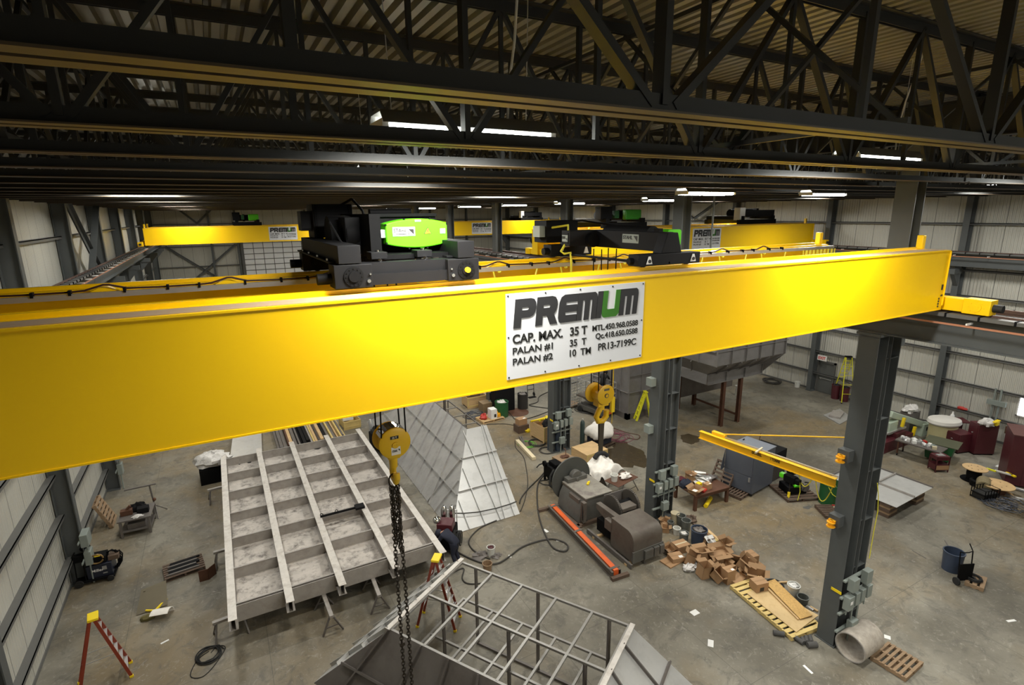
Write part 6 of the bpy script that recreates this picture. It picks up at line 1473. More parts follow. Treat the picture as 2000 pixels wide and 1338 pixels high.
q = c7(490, 620); single(MB().blob((0, 0, 0.06), (0.3, 0.3, 0.2), 7, 0.3, 42, 0.2), 'plastic_bag', foam, 'smaller clear plastic bag beside the torn flap carton', 'bag', loc=tuple(q))
for i, (x, y) in enumerate(((628, 465), (600, 470), (640, 490))):
    q = c7(x, y); single(MB().prism([(-0.16, -0.1, 0.0), (0.16, -0.1, 0.02), (0.14, 0.14, 0.28), (-0.1, 0.16, 0.3)], (0, 0.004, 0.004)), 'paper_sheet', paper, 'crumpled white paper in the carton pile, one of the bunch at the back', 'paper', loc=(q.x, q.y, 0.18 + 0.03 * i), rz=R(30 * i), group='white papers in the carton pile')
for x, y, r0, r1, h, mt, lb, fl in ((325, 245, 0.15, 0.17, 0.40, creamp, 'cream pail with lid standing at the column foot', None), (375, 270, 0.15, 0.17, 0.42, bucketg, 'grey pail standing behind the other two, left', None), (415, 315, 0.16, 0.18, 0.44, bucketg, 'grey pail with dirty rim beside the blue barrel', None),
                                   (398, 400, 0.16, 0.17, 0.34, bucketg, 'grey pail with pale crusted lid in front', sheetgrey), (340, 345, 0.13, 0.14, 0.26, bucketw, 'small tipped white pail at the left of the pails', None), (290, 300, 0.12, 0.12, 0.3, bucketg, 'small dull can at the far left of the pails', None)):
    q = c7(x, y); tub((q.x, q.y, 0), r0, r1, h, mt, 'bucket', lb, 'bucket', 'pails beside the second column', fill=fl, open_=(mt is not creamp))
q = c7(518, 425); tub((q.x, q.y, 0), 0.27, 0.30, 0.62, bluebin, 'barrel', 'dark blue barrel full of dark rubbish behind the cartons', 'barrel', fill=hotroll)
q = c7(455, 240); single(MB().blob((0, 0, 0.06), (0.5, 0.4, 0.3), 7, 0.4, 51, 0.2), 'scrap_heap', woodd, 'dark heap of scrap wood behind the grey pails', 'scrap', loc=tuple(q))
for i, (a_, b_) in enumerate((((560, 295), (690, 410)), ((585, 335), (670, 420)), ((480, 270), (560, 340)), ((545, 300), (600, 380)))):
    P0 = c7(*a_); P1 = c7(*b_); single(MB().bar((0, 0, 0.05), P1 - P0 + Vector((0, 0, 0.05)), 0.10, 0.08 if i % 2 else 0.05), 'timber', (wood, woody, woodd, wood)[i], 'timber batten behind the cartons, %s from the right' % ORD[i].replace('nearest', 'first'), 'timber', loc=tuple(P0))
for i, (x, y) in enumerate(((245, 265), (250, 320))):
    q = c7(x, y); boxy((q.x, q.y), R(20 + 30 * i), 0.35, 0.25, 0.18, ('small open carton at the foot of the second column', 'broken wood and carton left of the pails')[i], 1, seed=60 + i)
# plywood pallet
a1 = math.atan2(7.96 - 10.37, 13.56 - 13.86)
t = pallet((14.33, 9.08), a1 + R(90), 'long new pallet carrying plywood and strand board', 1.25, 2.5, n=13, mt=woody)
o = sheet([(1240 + x / 4.1825, 960 + y / 4.1825) for x, y in ()] or [F(1240 + x / 4.1825, 960 + y / 4.1825, 0.15) for x, y in ((915, 835), (1040, 765), (1500, 1015), (1318, 1152))], 0.02, 'plywood_sheet', ply, 'plywood sheet lying on the long new pallet', 'plywood')
sheet([F(1240 + x / 4.1825, 960 + y / 4.1825, 0.20) for x, y in ((1062, 745), (1142, 718), (1450, 1015), (1350, 1045))], 0.02, 'strand_board', osb, 'orange brown strand board on top of the plywood', 'board')
P0 = F(1240 + 1040 / 4.1825, 960 + 750 / 4.1825, 0.20); P1 = F(1240 + 1335 / 4.1825, 960 + 1045 / 4.1825, 0.20)
single(MB().bar((0, 0, 0), P1 - P0, 0.05, 0.04), 'batten', wood, 'pale batten along the edge of the strand board', 'timber', loc=tuple(P0))
q = F(1548, 1163); tub((q.x, q.y, 0), 0.16, 0.19, 0.40, bucketw, 'bucket', 'white pail with a crumpled cover right of the strand board', 'bucket', fill=paper, handle=True)
q = F(1567, 1178); tub((q.x, q.y, 0), 0.15, 0.17, 0.24, bucketg, 'bucket', 'empty grey pail next to the nearest column', 'bucket')
q = F(1513, 1143); coil(tuple(q), 0.26, 2, 0.02, rubber, 'black hoop standing behind the strand board', name='hoop', cat='hoop', seed=77, jit=0.05)
for i, (a_, b_) in enumerate((((1520, 1140), (1538, 1139)), ((1575, 1186), (1588, 1194)), ((1582, 1187), (1597, 1196)))):
    P0 = F(*a_); P1 = F(*b_); single(MB().bar((0, 0, 0.04), P1 - P0 + Vector((0, 0, 0.04)), 0.06, 0.05), 'batten', (wood, alu, wood)[i], ('short batten behind the strand board', 'short shiny bar at the column foot', 'short pale batten at the column foot')[i], 'timber', loc=tuple(P0))
# rolls and big pipe at the nearest column
c9 = lambda x, y: F(1490 + x / 4.06, 1200 + y / 4.06)
for i, (a_, b_, r) in enumerate((((80, 160), (168, 175), 0.075), ((250, 195), (320, 245), 0.07), ((310, 200), (330, 240), 0.06), ((340, 190), (350, 235), 0.06), ((370, 185), (385, 235), 0.06), ((350, 262), (425, 258), 0.085))):
    P0 = c9(*a_); P1 = c9(*b_); d = P1 - P0
    m_ = MB().path([(0, 0, r), (d.x, d.y, r)], r, 16); single(m_, 'pipe_offcut', mat('dark grey insulation', (0.07, 0.068, 0.066), 0.8), 'short dark pipe offcut ' + ('lying alone left of the others', 'sloping at the left of the group', 'standing second in the group', 'standing third in the group', 'standing fourth in the group', 'lying at the right of the group')[i], 'pipe', loc=tuple(P0), group='dark pipe offcuts by the nearest column')
P0 = F(1660, 1265, 0.41); P1 = F(1695, 1240, 0.41)
t = thing('concrete_pipe', 'short wide grey pipe lying at the foot of the nearest column', 'pipe', (P0.x, P0.y, 0.0), math.atan2(P1.y - P0.y, P1.x - P0.x))
Mr = Matrix.Rotation(R(90), 4, 'Y')
MB().lathe([(0.41, 0), (0.41, 1.0), (0.385, 1.0), (0.385, 0), (0.41, 0)], (0, 0, 0.41), 48, Mr).build('pipe_shell', pipem, t)
MB().lathe([(0.412, -0.003), (0.412, 0.02), (0.383, 0.02), (0.383, -0.003), (0.412, -0.003)], (0, 0, 0.41), 48, Mr).build('pipe_rim', beamst, t)
pallet((15.38, 6.0), R(3), 'weathered pallet right of the wide grey pipe', 1.0, 0.9, n=7, mt=wood2, gap=1.6)
# litter
for i, (px, py, w_, d) in enumerate(((1357, 1197, 0.26, 0.2), (1388, 1257, 0.28, 0.16), (1578, 1308, 0.30, 0.07), (1733, 1245, 0.16, 0.16), (1975, 1213, 0.3, 0.08), (322, 1254, 0.22, 0.06), (996, 1087, 0.16, 0.12), (1066, 1037, 0.24, 0.12), (1092, 1057, 0.22, 0.05), (1951, 911, 0.3, 0.2), (1850, 1063, 0.5, 0.04), (1795, 1083, 0.5, 0.03))):
    q = F(px, py); single(MB().bx(-w_ / 2, w_ / 2, -d / 2, d / 2, 0, 0.012), 'paper_scrap' if i not in (10, 11) else 'metal_rod', paper if i not in (10, 11) else hotroll, ('white paper scrap before the carton pile', 'white paper scrap right of the hopper frame', 'white strip of litter below the pipe offcuts', 'white scrap behind the weathered pallet', 'white scrap far right of the hand truck', 'white scrap by the orange ladder', 'white scrap right of the white pail', 'pale disc scrap beside the hose loop', 'white clip beside the hose loop', 'pale scrap beside the maroon cabinets', 'short metal rod behind the blue barrel', 'thin dark rod left of the blue barrel')[i], 'litter', loc=(q.x, q.y, 0.001), rz=R(40 * i))
# ------------------------------------------------------------------ jib crane on the nearest column
jt = F(1367, 848, 4.8); jb = Vector((14.75, 7.95, 4.8))
t = thing('jib_crane', 'yellow wall jib crane reaching back from the nearest column', 'jib crane', tuple(jb))
def jw(m, nm, mt, par=t, bevel=0.0): return m.build(nm, mt, par, world=True, bevel=bevel)
dj = (jt - jb).normalized()
jw(MB().ibeam(jb, jt, 0.26, 0.15, 0.012, 0.016), 'boom', yellow2)
sd = dj.cross(Vector((0, 0, 1)))
k = jw(MB().bar(jb + Vector((0, 0, 0.16)) + sd * 0.10, jt - dj * 0.5 + Vector((0, 0, 0.16)) + sd * 0.10, 0.03, 0.04), 'cable_track', gstrip)
top = FY(1662, 850, 8.0)
c = F(1405, 848, 4.98)
jw(MB().tube(c, Vector((14.95, 7.98, top.z)), 0.022, 8), 'tie_rod', yellow2)
jw(MB().box(tuple(c), (0.14, 0.5, 0.10), rz=math.atan2(dj.y, dj.x) - R(90)), 'tie_bracket', yellow2, bevel=0.01)
m_ = jb.lerp(jt, 0.52) + Vector((0, 0, 0.17)); jw(MB().box(tuple(m_), (0.5, 0.05, 0.05), rz=R(15)), 'track_arm', creamp)
# lettering on the near face of the boom
tb = thing_dir = math.atan2(-dj.y, -dj.x)
def boom_text(body, f, w_, h_, dz):
    cu = bpy.data.curves.new('lettering', 'FONT'); cu.body = body; cu.offset = 0.02; cu.materials.append(ink); cu.extrude = 0.002
    q = bpy.data.objects.new('lettering', cu); COL.objects.link(q); bpy.context.view_layer.update()
    bb = [Vector(c_) for c_ in q.bound_box]; x0 = min(c_.x for c_ in bb); x1 = max(c_.x for c_ in bb); y0 = min(c_.y for c_ in bb); y1 = max(c_.y for c_ in bb)
    P = jb.lerp(jt, f) + Vector((0, 0, dz)) - jb; ex = -dj; ez = Vector((0, 0, 1)); ey = ex.cross(ez) * -1
    nrm = -sd if sd.x > 0 else sd
    P = P + nrm * 0.012
    q.matrix_basis = Matrix.Translation(P) @ Matrix(((ex.x, 0, nrm.x, 0), (ex.y, 0, nrm.y, 0), (0, 1, 0, 0), (0, 0, 0, 1))) @ Matrix.Diagonal((w_ / (x1 - x0), h_ / (y1 - y0), 1, 1)) @ Matrix.Translation((-x0, -y0, 0))
    return meshed(q, t)
boom_text('GORBEL', 0.57, 0.34, 0.10, -0.02); boom_text('1 TONNE', 0.43, 0.30, 0.09, -0.02)
hz = jb.lerp(jt, 0.28) + Vector((0, 0, -0.16))
t = thing('chain_hoist', 'small black chain hoist under the yellow jib', 'hoist', tuple(hz))
jw(MB().box((hz.x, hz.y, hz.z - 0.0), (0.14, 0.22, 0.08)), 'trolley', blackm, t)
jw(MB().box((hz.x, hz.y, hz.z - 0.22), (0.2, 0.36, 0.22)).box((hz.x, hz.y - 0.24, hz.z - 0.22), (0.16, 0.14, 0.16)), 'hoist_body', blackm, t, bevel=0.02)
jw(MB().box((hz.x - 0.02, hz.y + 0.25, hz.z - 0.2), (0.14, 0.16, 0.15)), 'green_cover', green, t, bevel=0.02)
b = MB(); b.path([(hz.x, hz.y, hz.z - 0.3), (hz.x, hz.y, hz.z - 0.75)], 0.012, 6); jw(b, 'load_chain', chainm, t)
jw(MB().path([(hz.x, hz.y, hz.z - 0.72), (hz.x - 0.04, hz.y, hz.z - 0.8), (hz.x, hz.y, hz.z - 0.86), (hz.x + 0.05, hz.y, hz.z - 0.8)], 0.018, 8).box((hz.x, hz.y, hz.z - 0.72), (0.06, 0.05, 0.1)), 'hook', safety, t)
jw(MB().path([(hz.x, hz.y - 0.3, hz.z - 0.2), (hz.x, hz.y - 0.34, hz.z - 0.5), (hz.x, hz.y - 0.3, hz.z - 0.8)], 0.012, 6), 'pendant_cable', cabley, t)
b = MB()
for f0, f1, dz in ((0.24, 0.15, 0.35), (0.13, 0.02, 0.6)):
    pts = []
    for i in range(11):
        u = i / 10; q = jb.lerp(jt, f0 + (f1 - f0) * u); pts.append((q.x + 0.06, q.y, q.z - 0.14 - dz * (1 - (2 * u - 1) ** 2)))
    b.path(pts, 0.014, 6)
jw(b, 'festoon_cable', cabley, t)
q = FX(1690, 990, 14.9)
single(MB().path([(0, 0, 0), (0.1, -0.03, -0.4), (0.16, -0.05, -0.9), (0.12, -0.05, -1.5), (0.14, -0.04, -2.4)], 0.013, 6), 'hose', cabley, 'thin yellow hose hanging down the nearest column', 'hose', loc=(15.35, 7.18, 5.0))

# ------------------------------------------------------------------ work bench, cabinet, boxes behind the jib
zt = 0.72
A0 = F(1359, 969, zt); B0 = F(1424, 951, zt); ang = math.atan2(B0.y - A0.y, B0.x - A0.x); L = (B0 - A0).length
t = thing('work_bench', 'rusty brown work bench cluttered with papers and cartons', 'work bench', (A0.x, A0.y, 0), ang); D = 1.35
MB().bx(-0.03, L + 0.03, -0.03, D, zt - 0.05, zt).build('bench_top', rust, t)
for x in (0.05, L - 0.05):
    for y in (0.05, D - 0.08): MB().bx(x - 0.06, x + 0.06, y - 0.06, y + 0.06, 0, zt - 0.05).build('leg', rust, t)
MB().bx(0, L, 0.0, 0.05, zt - 0.16, zt - 0.05).build('apron', rust, t)
def on(x, y, dz=0.004): return local(A0, ang, x, y, zt + dz)
def put(m, nm, mt, lb, cat, x, y, rz=0.0, grp=None, bevel=0.0, dz=0.004): return single(m, nm, mt, lb, cat, loc=on(x, y, dz), rz=ang + rz, group=grp, bevel=bevel)
c0 = on(0.2, 0.28); boxy(c0[:2], ang + 0.3, 0.5, 0.36, 0.16, 'low open carton at the front left of the rusty bench', 1, z=c0[2], seed=70)
put(MB().bx(-0.16, 0.16, -0.12, 0.12, 0, 0.012).bx(-0.1, 0.1, -0.02, 0.1, 0.012, 0.014), 'paper_sheet', paper, 'white paper in the low open carton on the rusty bench', 'paper', 0.2, 0.28, 0.3, dz=0.03)
put(MB().blob((0, 0, 0.1), (0.62, 0.45, 0.42), 9, 0.15, 71, 0.2), 'jacket', navy, 'dark navy jacket heaped at the left of the rusty bench', 'jacket', 0.2, 0.85)
put(MB().bx(-0.2, 0.2, -0.15, 0.15, 0, 0.25), 'metal_box', maroon, 'maroon box at the far left corner of the rusty bench', 'box', 0.15, 1.15, bevel=0.01)
c0 = on(0.62, 1.05); boxy(c0[:2], ang, 0.32, 0.3, 0.4, 'open carton with white papers at the back of the rusty bench', 1, z=c0[2], seed=72)
for i in range(6):
    put(MB().prism([(-0.24, -0.2, 0), (0.24, -0.22, 0.02), (0.28, 0.2, 0.1), (-0.2, 0.24, 0.16)], (0, 0, 0.006)), 'drawing_sheet', paper, 'white drawing sheets spread at the back of the rusty bench', 'papers', 0.88 + 0.16 * (i % 3), 0.85 + 0.2 * (i // 3), 0.5 * i, 'drawing sheets on the rusty bench', dz=0.02 + 0.05 * i)
put(MB().bx(-0.12, 0.12, -0.09, 0.09, 0, 0.2), 'yellow_box', safety, 'yellow box in the middle of the rusty bench', 'box', 0.66, 0.55, 0.2, bevel=0.01)
c0 = on(0.9, 0.3); boxy(c0[:2], ang + 0.1, 0.3, 0.25, 0.24, 'brown carton at the front of the rusty bench', 0, z=c0[2])
put(MB().bx(-0.16, 0.16, -0.1, 0.1, 0, 0.07), 'red_box', redm, 'flat red box beside the brown carton on the rusty bench', 'box', 0.6, 0.2, 0.4)
put(MB().bx(-0.1, 0.1, -0.06, 0.06, 0, 0.2), 'white_box', paper, 'slim white box behind the brown carton on the rusty bench', 'box', 0.83, 0.58, 0.1)
put(MB().lathe([(1e-4, 0), (0.15, 0), (0.17, 0.2), (0.10, 0.24), (1e-4, 0.24)], n=20), 'steel_pot', alu, 'round shiny pot at the right of the rusty bench', 'pot', 1.35, 0.75)
put(MB().blob((0, 0, 0.05), (0.6, 0.5, 0.22), 7, 0.5, 75, 0.15), 'scrap_heap', hotroll, 'heap of metal bits at the right end of the rusty bench', 'scrap', 1.6, 0.9)
q = F(1385, 985); single(MB().tube((-0.4, 0, 0.09), (0.4, 0.1, 0.09), 0.09, 14), 'yellow_cylinder', safety, 'yellow cylinder lying under the rusty bench', 'cylinder', loc=(q.x, q.y, 0.0), rz=R(20))
q = F(1412, 968); tub((q.x, q.y, 0), 0.17, 0.19, 0.36, bucketw, 'bucket', 'pale pail under the right end of the rusty bench', 'bucket')
P = F(1433, 940); t = pallet((P.x - 0.42, P.y - 0.25), R(100), 'dark broken pallet leaning on the blue grey cabinet', 1.0, 1.2, mt=woodd, gap=2.0)
t.matrix_world = Matrix.Translation((F(1419, 962).x, F(1419, 962).y + 0.5, 0.05)) @ Matrix.Rotation(R(-84), 4, 'Z') @ Matrix.Rotation(R(62), 4, 'X') @ Matrix.Translation((0, 0.6, -0.14))
q = F(1437, 965); t = pallet((q.x, q.y), R(10), 'dark broken pallet piece lying flat beside the rusty bench', 0.8, 0.9, mt=woodd, gap=2.0)
C0 = F(1467, 972)
t = thing('steel_cabinet', 'large blue grey cabinet on casters behind the jib boom', 'cabinet', (C0.x, C0.y, 0), R(8)); CW, CD, CH = 1.72, 1.40, 1.95
MB().bx(0, CW, 0, CD, 0.14, CH).build('cabinet_body', bluegrey, t, bevel=0.01)
MB().bx(-0.02, CW + 0.02, -0.02, CD + 0.02, CH, CH + 0.03).build('roof_panel', bluegreyl, t)
for x in (0.4, 1.2): MB().box((x, CD * 0.9, CH + 0.06), (0.12, 0.03, 0.06)).build('lifting_lug', ink, t)
k = MB().bx(-0.02, 0.0, 0.06, CD - 0.04, 0.95, CH - 0.05).bx(-0.02, 0.0, 0.06, CD - 0.04, 0.18, 0.92).build('door', bluegrey, t)
MB().bx(-0.06, -0.02, 0.12, 0.18, 0.7, 0.9).build('door_handle', alu, k)
MB().prism([(-0.02, CD, 0.9), (-0.36, CD - 0.05, 0.9), (-0.36, CD - 0.05, 1.1), (-0.02, CD, CH - 0.1)], (0.02, 0.02, 0)).build('open_door', bluegrey, t)
for x in (0.08, CW - 0.08):
    for y in (0.08, CD - 0.08): MB().disc((x, y, 0.07), (1, 0, 0), 0.07, 0.04, 14).bx(x - 0.03, x + 0.03, y - 0.03, y + 0.03, 0.1, 0.14).build('caster', rubber, t)
q = F(1523, 958)
t = thing('dark_tool_chest', 'dark chest with a raised lid right of the blue grey cabinet', 'chest', (C0.x + 1.95, C0.y + 0.45, 0), R(8))
MB().bx(0, 1.2, 0, 1.3, 0.0, 0.75).build('chest_body', mat('dark brown box', (0.05, 0.042, 0.036), 0.6), t, bevel=0.01); MB().bx(0, 1.2, 0, 1.3, 0.95, 1.4).build('upper_box', black2, t, bevel=0.01); MB().bx(0.02, 1.18, 0.02, 1.28, 0.75, 0.95).build('shelf_box', woodd, t)
MB().tube((0.6, 1.1, 1.4), (0.55, 1.0, 2.0), 0.018, 6).build('stick', rust, t)
q = F(1567, 972)
t = pallet((q.x, q.y + 0.4), R(-22), 'dark pallet carrying a small machine under the jib hoist', 1.5, 1.4, mt=woodd)
t = thing('small_machine', 'small black machine with a green part on the dark pallet', 'machine', (q.x, q.y + 0.45, 0.139), R(-22))
MB().bx(-0.5, 0.4, -0.35, 0.35, 0, 0.35).bx(-0.3, 0.2, -0.2, 0.2, 0.35, 0.6).build('machine_body', blackm, t, bevel=0.03); MB().tube((-0.1, -0.36, 0.35), (-0.1, -0.1, 0.5), 0.12, 14).build('green_motor', green, t); MB().disc((0.3, -0.36, 0.3), (0, 1, 0), 0.18, 0.05, 18).build('pulley', hotroll, t)
MB().path([(0.1, -0.4, 0.2), (0.5, -0.3, 0.5), (0.6, 0.1, 0.3)], 0.03, 6).build('hose_stub', rubber, t)
q = F(1619, 982); tub((q.x, q.y, 0), 0.42, 0.42, 0.95, dgreen, 'barrel', 'dark green barrel behind the nearest column, a yellow hose on it', 'barrel')
single(MB().path([(-0.4, -0.05, 0.8), (-0.38, -0.3, 0.45), (-0.2, -0.44, 0.3), (0.1, -0.44, 0.35), (0.35, -0.2, 0.75)], 0.016, 6), 'hose', cabley, 'yellow hose hung in a loop over the dark green barrel', 'hose', loc=(q.x, q.y, 0.2))
pallet((q.x - 0.6, q.y - 0.6), R(-30), 'dark pallet with red rods before the dark green barrel', 1.2, 0.9, mt=woodd)
for i in range(3): single(MB().tube((-0.35, 0, 0), (0.4, 0.05, 0), 0.03, 8), 'rod', (redm, creamp, redm)[i], ('red rod on the dark pallet, left', 'pale rod between the two red rods', 'red rod on the dark pallet, right')[i], 'rod', loc=(q.x - 0.35 + 0.1 * i, q.y - 0.85 + 0.12 * i, 0.17), rz=R(-50))

t = thing('drop_pipe', 'thin dark pipe hanging from the roof in front of the far bay sign', 'pipe', tuple(FY(1388, 484, 14.0)))
MB().tube((0, 0, 0), (0, 0, ZROOF + 0.05 - FY(1388, 484, 14.0).z), 0.035, 10).build('pipe', colsteel, t); MB().bx(-0.06, 0.06, -0.06, 0.06, 13.05 - FY(1388, 484, 14.0).z, 13.15 - FY(1388, 484, 14.0).z).build('pipe_clamp', gstrip, t)
# ------------------------------------------------------------------ sheet table right of the nearest column
t = thing('stiffened_sheet', 'pale steel sheet panel on wooden blocks right of the nearest column', 'steel panel', (23.9, 10.9, 0))
zz = 0.62
P = [F(1712, 982, zz), F(1751, 992, zz), F(1822, 953, zz), F(1722, 913, zz)]
o_ = P[1]; ux = (P[2] - P[1]); ln = ux.length; ux.normalize(); uy = Vector((-ux.y, ux.x, 0)); wd = 2.9
cn = [o_, o_ + ux * ln, o_ + ux * ln + uy * wd, o_ + uy * wd]
MB().prism(cn, (0, 0, 0.012)).build('sheet', platel, t, world=True)
for f in (0.5,): MB().bar(o_ + uy * wd * f + Vector((0, 0, 0.05)), o_ + ux * ln + uy * wd * f + Vector((0, 0, 0.05)), 0.06, 0.08).build('stiffener', beamst, t, world=True)
for f in (0.48,): MB().bar(o_ + ux * ln * f + Vector((0, 0, 0.05)), o_ + ux * ln * f + uy * wd + Vector((0, 0, 0.05)), 0.06, 0.08).build('stiffener', beamst, t, world=True)
MB().bar(o_ + uy * wd + Vector((0, 0, 0.05)), o_ + ux * ln + uy * wd + Vector((0, 0, 0.05)), 0.05, 0.08).bar(o_ + ux * ln + Vector((0, 0, 0.03)), o_ + ux * ln + uy * wd + Vector((0, 0, 0.03)), 0.05, 0.06).build('edge_bar', hotroll, t, world=True)
for f, g in ((0.12, 0.15), (0.8, 0.12), (0.8, 0.8), (0.12, 0.8)):
    c = o_ + ux * ln * f + uy * wd * g
    bk = thing('timber_block', 'stack of timber blocks under the %s of the pale sheet panel' % {(0.12, 0.15): 'near left corner', (0.8, 0.12): 'near right corner', (0.8, 0.8): 'far right corner', (0.12, 0.8): 'far left corner'}[(f, g)], 'timber blocks', (c.x, c.y, 0), math.atan2(ux.y, ux.x), group='blocks under the pale sheet panel')
    for i in range(5): MB().box((0, 0, 0.06 + 0.122 * i), (0.7 - 0.05 * (i % 2), 0.4, 0.11)).build('block', wood2 if i % 2 else woodd, bk)

# barrel and hand truck on the open floor
q = F(1857, 1112); tub((q.x, q.y, 0), 0.27, 0.31, 0.72, bluebin, 'barrel', 'open dark blue barrel on the bare floor at the right', 'barrel')
q = F(1882, 1140)
t = thing('hand_truck', 'black hand truck beside the open blue barrel', 'hand truck', (q.x, q.y, 0), R(-25))
MB().bx(-0.25, 0.25, 0.0, 0.03, 0.12, 0.75).build('back_plate', blackm, t)
for x in (-0.22, 0.22): MB().tube((x, 0.02, 0.1), (x, 0.12, 1.15), 0.018, 8).build('side_rail', blackm, t)
MB().path([(-0.22, 0.12, 1.15), (-0.1, 0.13, 1.1), (0.1, 0.13, 1.1), (0.22, 0.12, 1.15), (0.24, 0.3, 1.32)], 0.018, 8).build('handle', blackm, t)
for x in (-0.3, 0.3): MB().disc((x, -0.02, 0.13), (1, 0, 0), 0.13, 0.06, 18).disc((x, -0.02, 0.13), (1, 0, 0), 0.06, 0.07, 12).build('wheel', rubber, t)
q = F(1905, 1139); pallet((q.x, q.y), R(15), 'small brown board behind the black hand truck', 0.8, 0.5, n=3, mt=wood2)
coil((q.x - 0.05, q.y + 0.05), 0.2, 7, 0.02, rubber, 'black hose coil on the small brown board', seed=22, jit=0.08).location.z = 0.145

# ------------------------------------------------------------------ machines along the right wall
t = thing('band_saw', 'pale green band saw on a maroon base along the right wall', 'band saw', tuple(F(1755, 885)))
b0 = F(1762, 878); t.matrix_world = Matrix.Translation(b0); XF[t.name] = t.matrix_world.copy()
def fz(px, py, Y): return FY(px, py, Y)
Yb = b0.y + 0.6
p1 = FY(1736, 808, Yb); p2 = FY(1812, 832, Yb)
MB().bar(p1, p2, 0.35, 0.34).build('bow_beam', paleg, t, world=True, bevel=0.03)
h0 = FY(1803, 838, Yb - 0.05)
k = MB().box(tuple(h0), (0.95, 0.4, 0.75), ry=R(8)).build('wheel_head', paleg, t, world=True, bevel=0.04)
x_ = MB().box((h0.x - b0.x + 0.0, h0.y - b0.y - 0.205, h0.z + 0.1), (0.28, 0.01, 0.2)); x_.build('display_panel', ink, k)
g0 = FY(1738, 830, Yb); MB().box((g0.x, g0.y, g0.z - 0.1), (0.8, 0.4, 0.7)).build('wheel_head', paleg, t, world=True, bevel=0.04)
m0 = F(1765, 875); MB().bx(m0.x - 2.0, m0.x + 1.0, m0.y + 0.1, m0.y + 1.2, 0, 0.62).build('saw_base', maroon, t, world=True, bevel=0.02)
MB().bx(m0.x - 0.6, m0.x + 0.3, m0.y + 0.15, m0.y + 0.9, 0.62, 0.85).build('vise_bed', maroon, t, world=True)
MB().bx(m0.x - 1.2, m0.x + 0.6, m0.y + 0.3, m0.y + 0.4, 0.9, 0.98).bx(m0.x - 1.2, m0.x + 0.6, m0.y + 0.7, m0.y + 0.8, 0.9, 0.98).build('guide_bar', alu, t, world=True)
for px, py in ((1764, 825), (1785, 842)):
    a0 = FY(px, py, Yb - 0.35); MB().box(tuple(a0), (0.14, 0.12, 0.5), ry=R(12)).build('guide_arm', safety, t, world=True)
single(MB().blob((0, 0, 0.1), (1.2, 0.6, 0.5), 8, 0.35, 81, 0.2), 'film_heap', foam, 'clear crumpled film behind the band saw', 'plastic film', loc=tuple(FY(1777, 812, Yb + 0.6)[:2]) + (1.2,)); single(MB().bx(-0.5, 0.5, -0.28, 0.28, 0, 1.19), 'steel_box', hotroll, 'dark box behind the band saw under the crumpled film', 'box', loc=tuple(FY(1777, 812, Yb + 0.6)[:2]) + (0.0,))
q = F(1836, 868)
t = thing('covered_tank', 'oblong tank with a white cover beside the maroon cabinets', 'tank', (q.x, q.y, 0), R(-20))
MB().lathe([(1e-4, 0), (0.55, 0), (0.55, 1.35), (1e-4, 1.35)], n=32, sx=1.3).build('tank_body', mat('translucent cream tank', (0.50, 0.45, 0.25), 0.5), t)
MB().lathe([(0.62, 1.22), (0.66, 1.30), (0.62, 1.45), (0.5, 1.5), (1e-4, 1.5)], n=32, sx=1.3).build('cover', sheetgrey, t, bevel=0.0)
def cabinet(pl, pc, d, label, top_px, name='maroon_cabinet', mt=maroon, handle=True):
    P, w_, rz = two(pl, pc); h = min(2.6, max(0.6, ZT(top_px[0], top_px[1], P)))
    c = thing(name, label, 'cabinet', (P.x, P.y, 0), rz, group='maroon cabinets'); MB().bx(0, w_, 0, d, 0.06, h).build('cabinet_body', mt, c, bevel=0.012); MB().bx(0.03, w_ - 0.03, 0.03, d - 0.03, 0, 0.06).build('plinth', blackm, c)
    k = MB().bx(0.04, w_ - 0.04, -0.015, 0.0, 0.12, h - 0.06).build('door', mt, c)
    if handle: MB().bx(w_ * 0.45, w_ * 0.55, -0.045, -0.015, h * 0.68, h * 0.71).build('door_handle', alu, k)
    MB().bx(-0.015, 0.0, 0.04, d - 0.04, 0.12, h - 0.06).build('side_panel', mt, c)
    return c, h
c1, h1 = cabinet((1841, 875), (1869, 887), 0.9, 'low maroon cabinet left of the tall one', (1842, 838))
c2, h2 = cabinet((1883, 879), (1901, 889), 1.0, 'tall maroon cabinet with crumpled film on top, near the right wall', (1886, 820)); PT, WT, RT = two((1883, 879), (1901, 889))
single(MB().blob((0, 0, 0.08), (0.8, 0.6, 0.4), 8, 0.3, 82, 0.2), 'plastic_film', foam, 'crumpled clear film on the tall maroon cabinet', 'plastic film', loc=local(PT, RT, 0.5, 0.45, h2 + 0.005)); single(MB().bx(-0.14, 0.14, -0.1, 0.1, 0, 0.18).bx(-0.3, 0.3, -0.08, 0.08, 0.18, 0.22), 'yellow_tool', safety, 'yellow tool standing on the tall maroon cabinet', 'tool', loc=local(PT, RT, 0.6, 0.8, h2 + 0.005))
q = F(1866, 868); t = thing('maroon_desk', 'low maroon desk between the white covered tank and the tall cabinet', 'desk', (q.x + 0.75, q.y + 0.7, 0), R(-40)); MB().bx(-0.8, 0.8, -0.4, 0.4, 1.0, 1.05).build('desk_top', maroon, t); MB().bx(-0.75, 0.75, 0.2, 0.4, 0, 1.0).build('desk_body', maroon, t)
single(MB().lathe([(1e-4, 0), (0.1, 0), (0.1, 0.25), (0.04, 0.35), (0.04, 0.45), (1e-4, 0.45)], n=14), 'spray_bottle', paper, 'white bottle on the low maroon desk', 'bottle', loc=(q.x + 0.75, q.y + 0.65, 1.055))
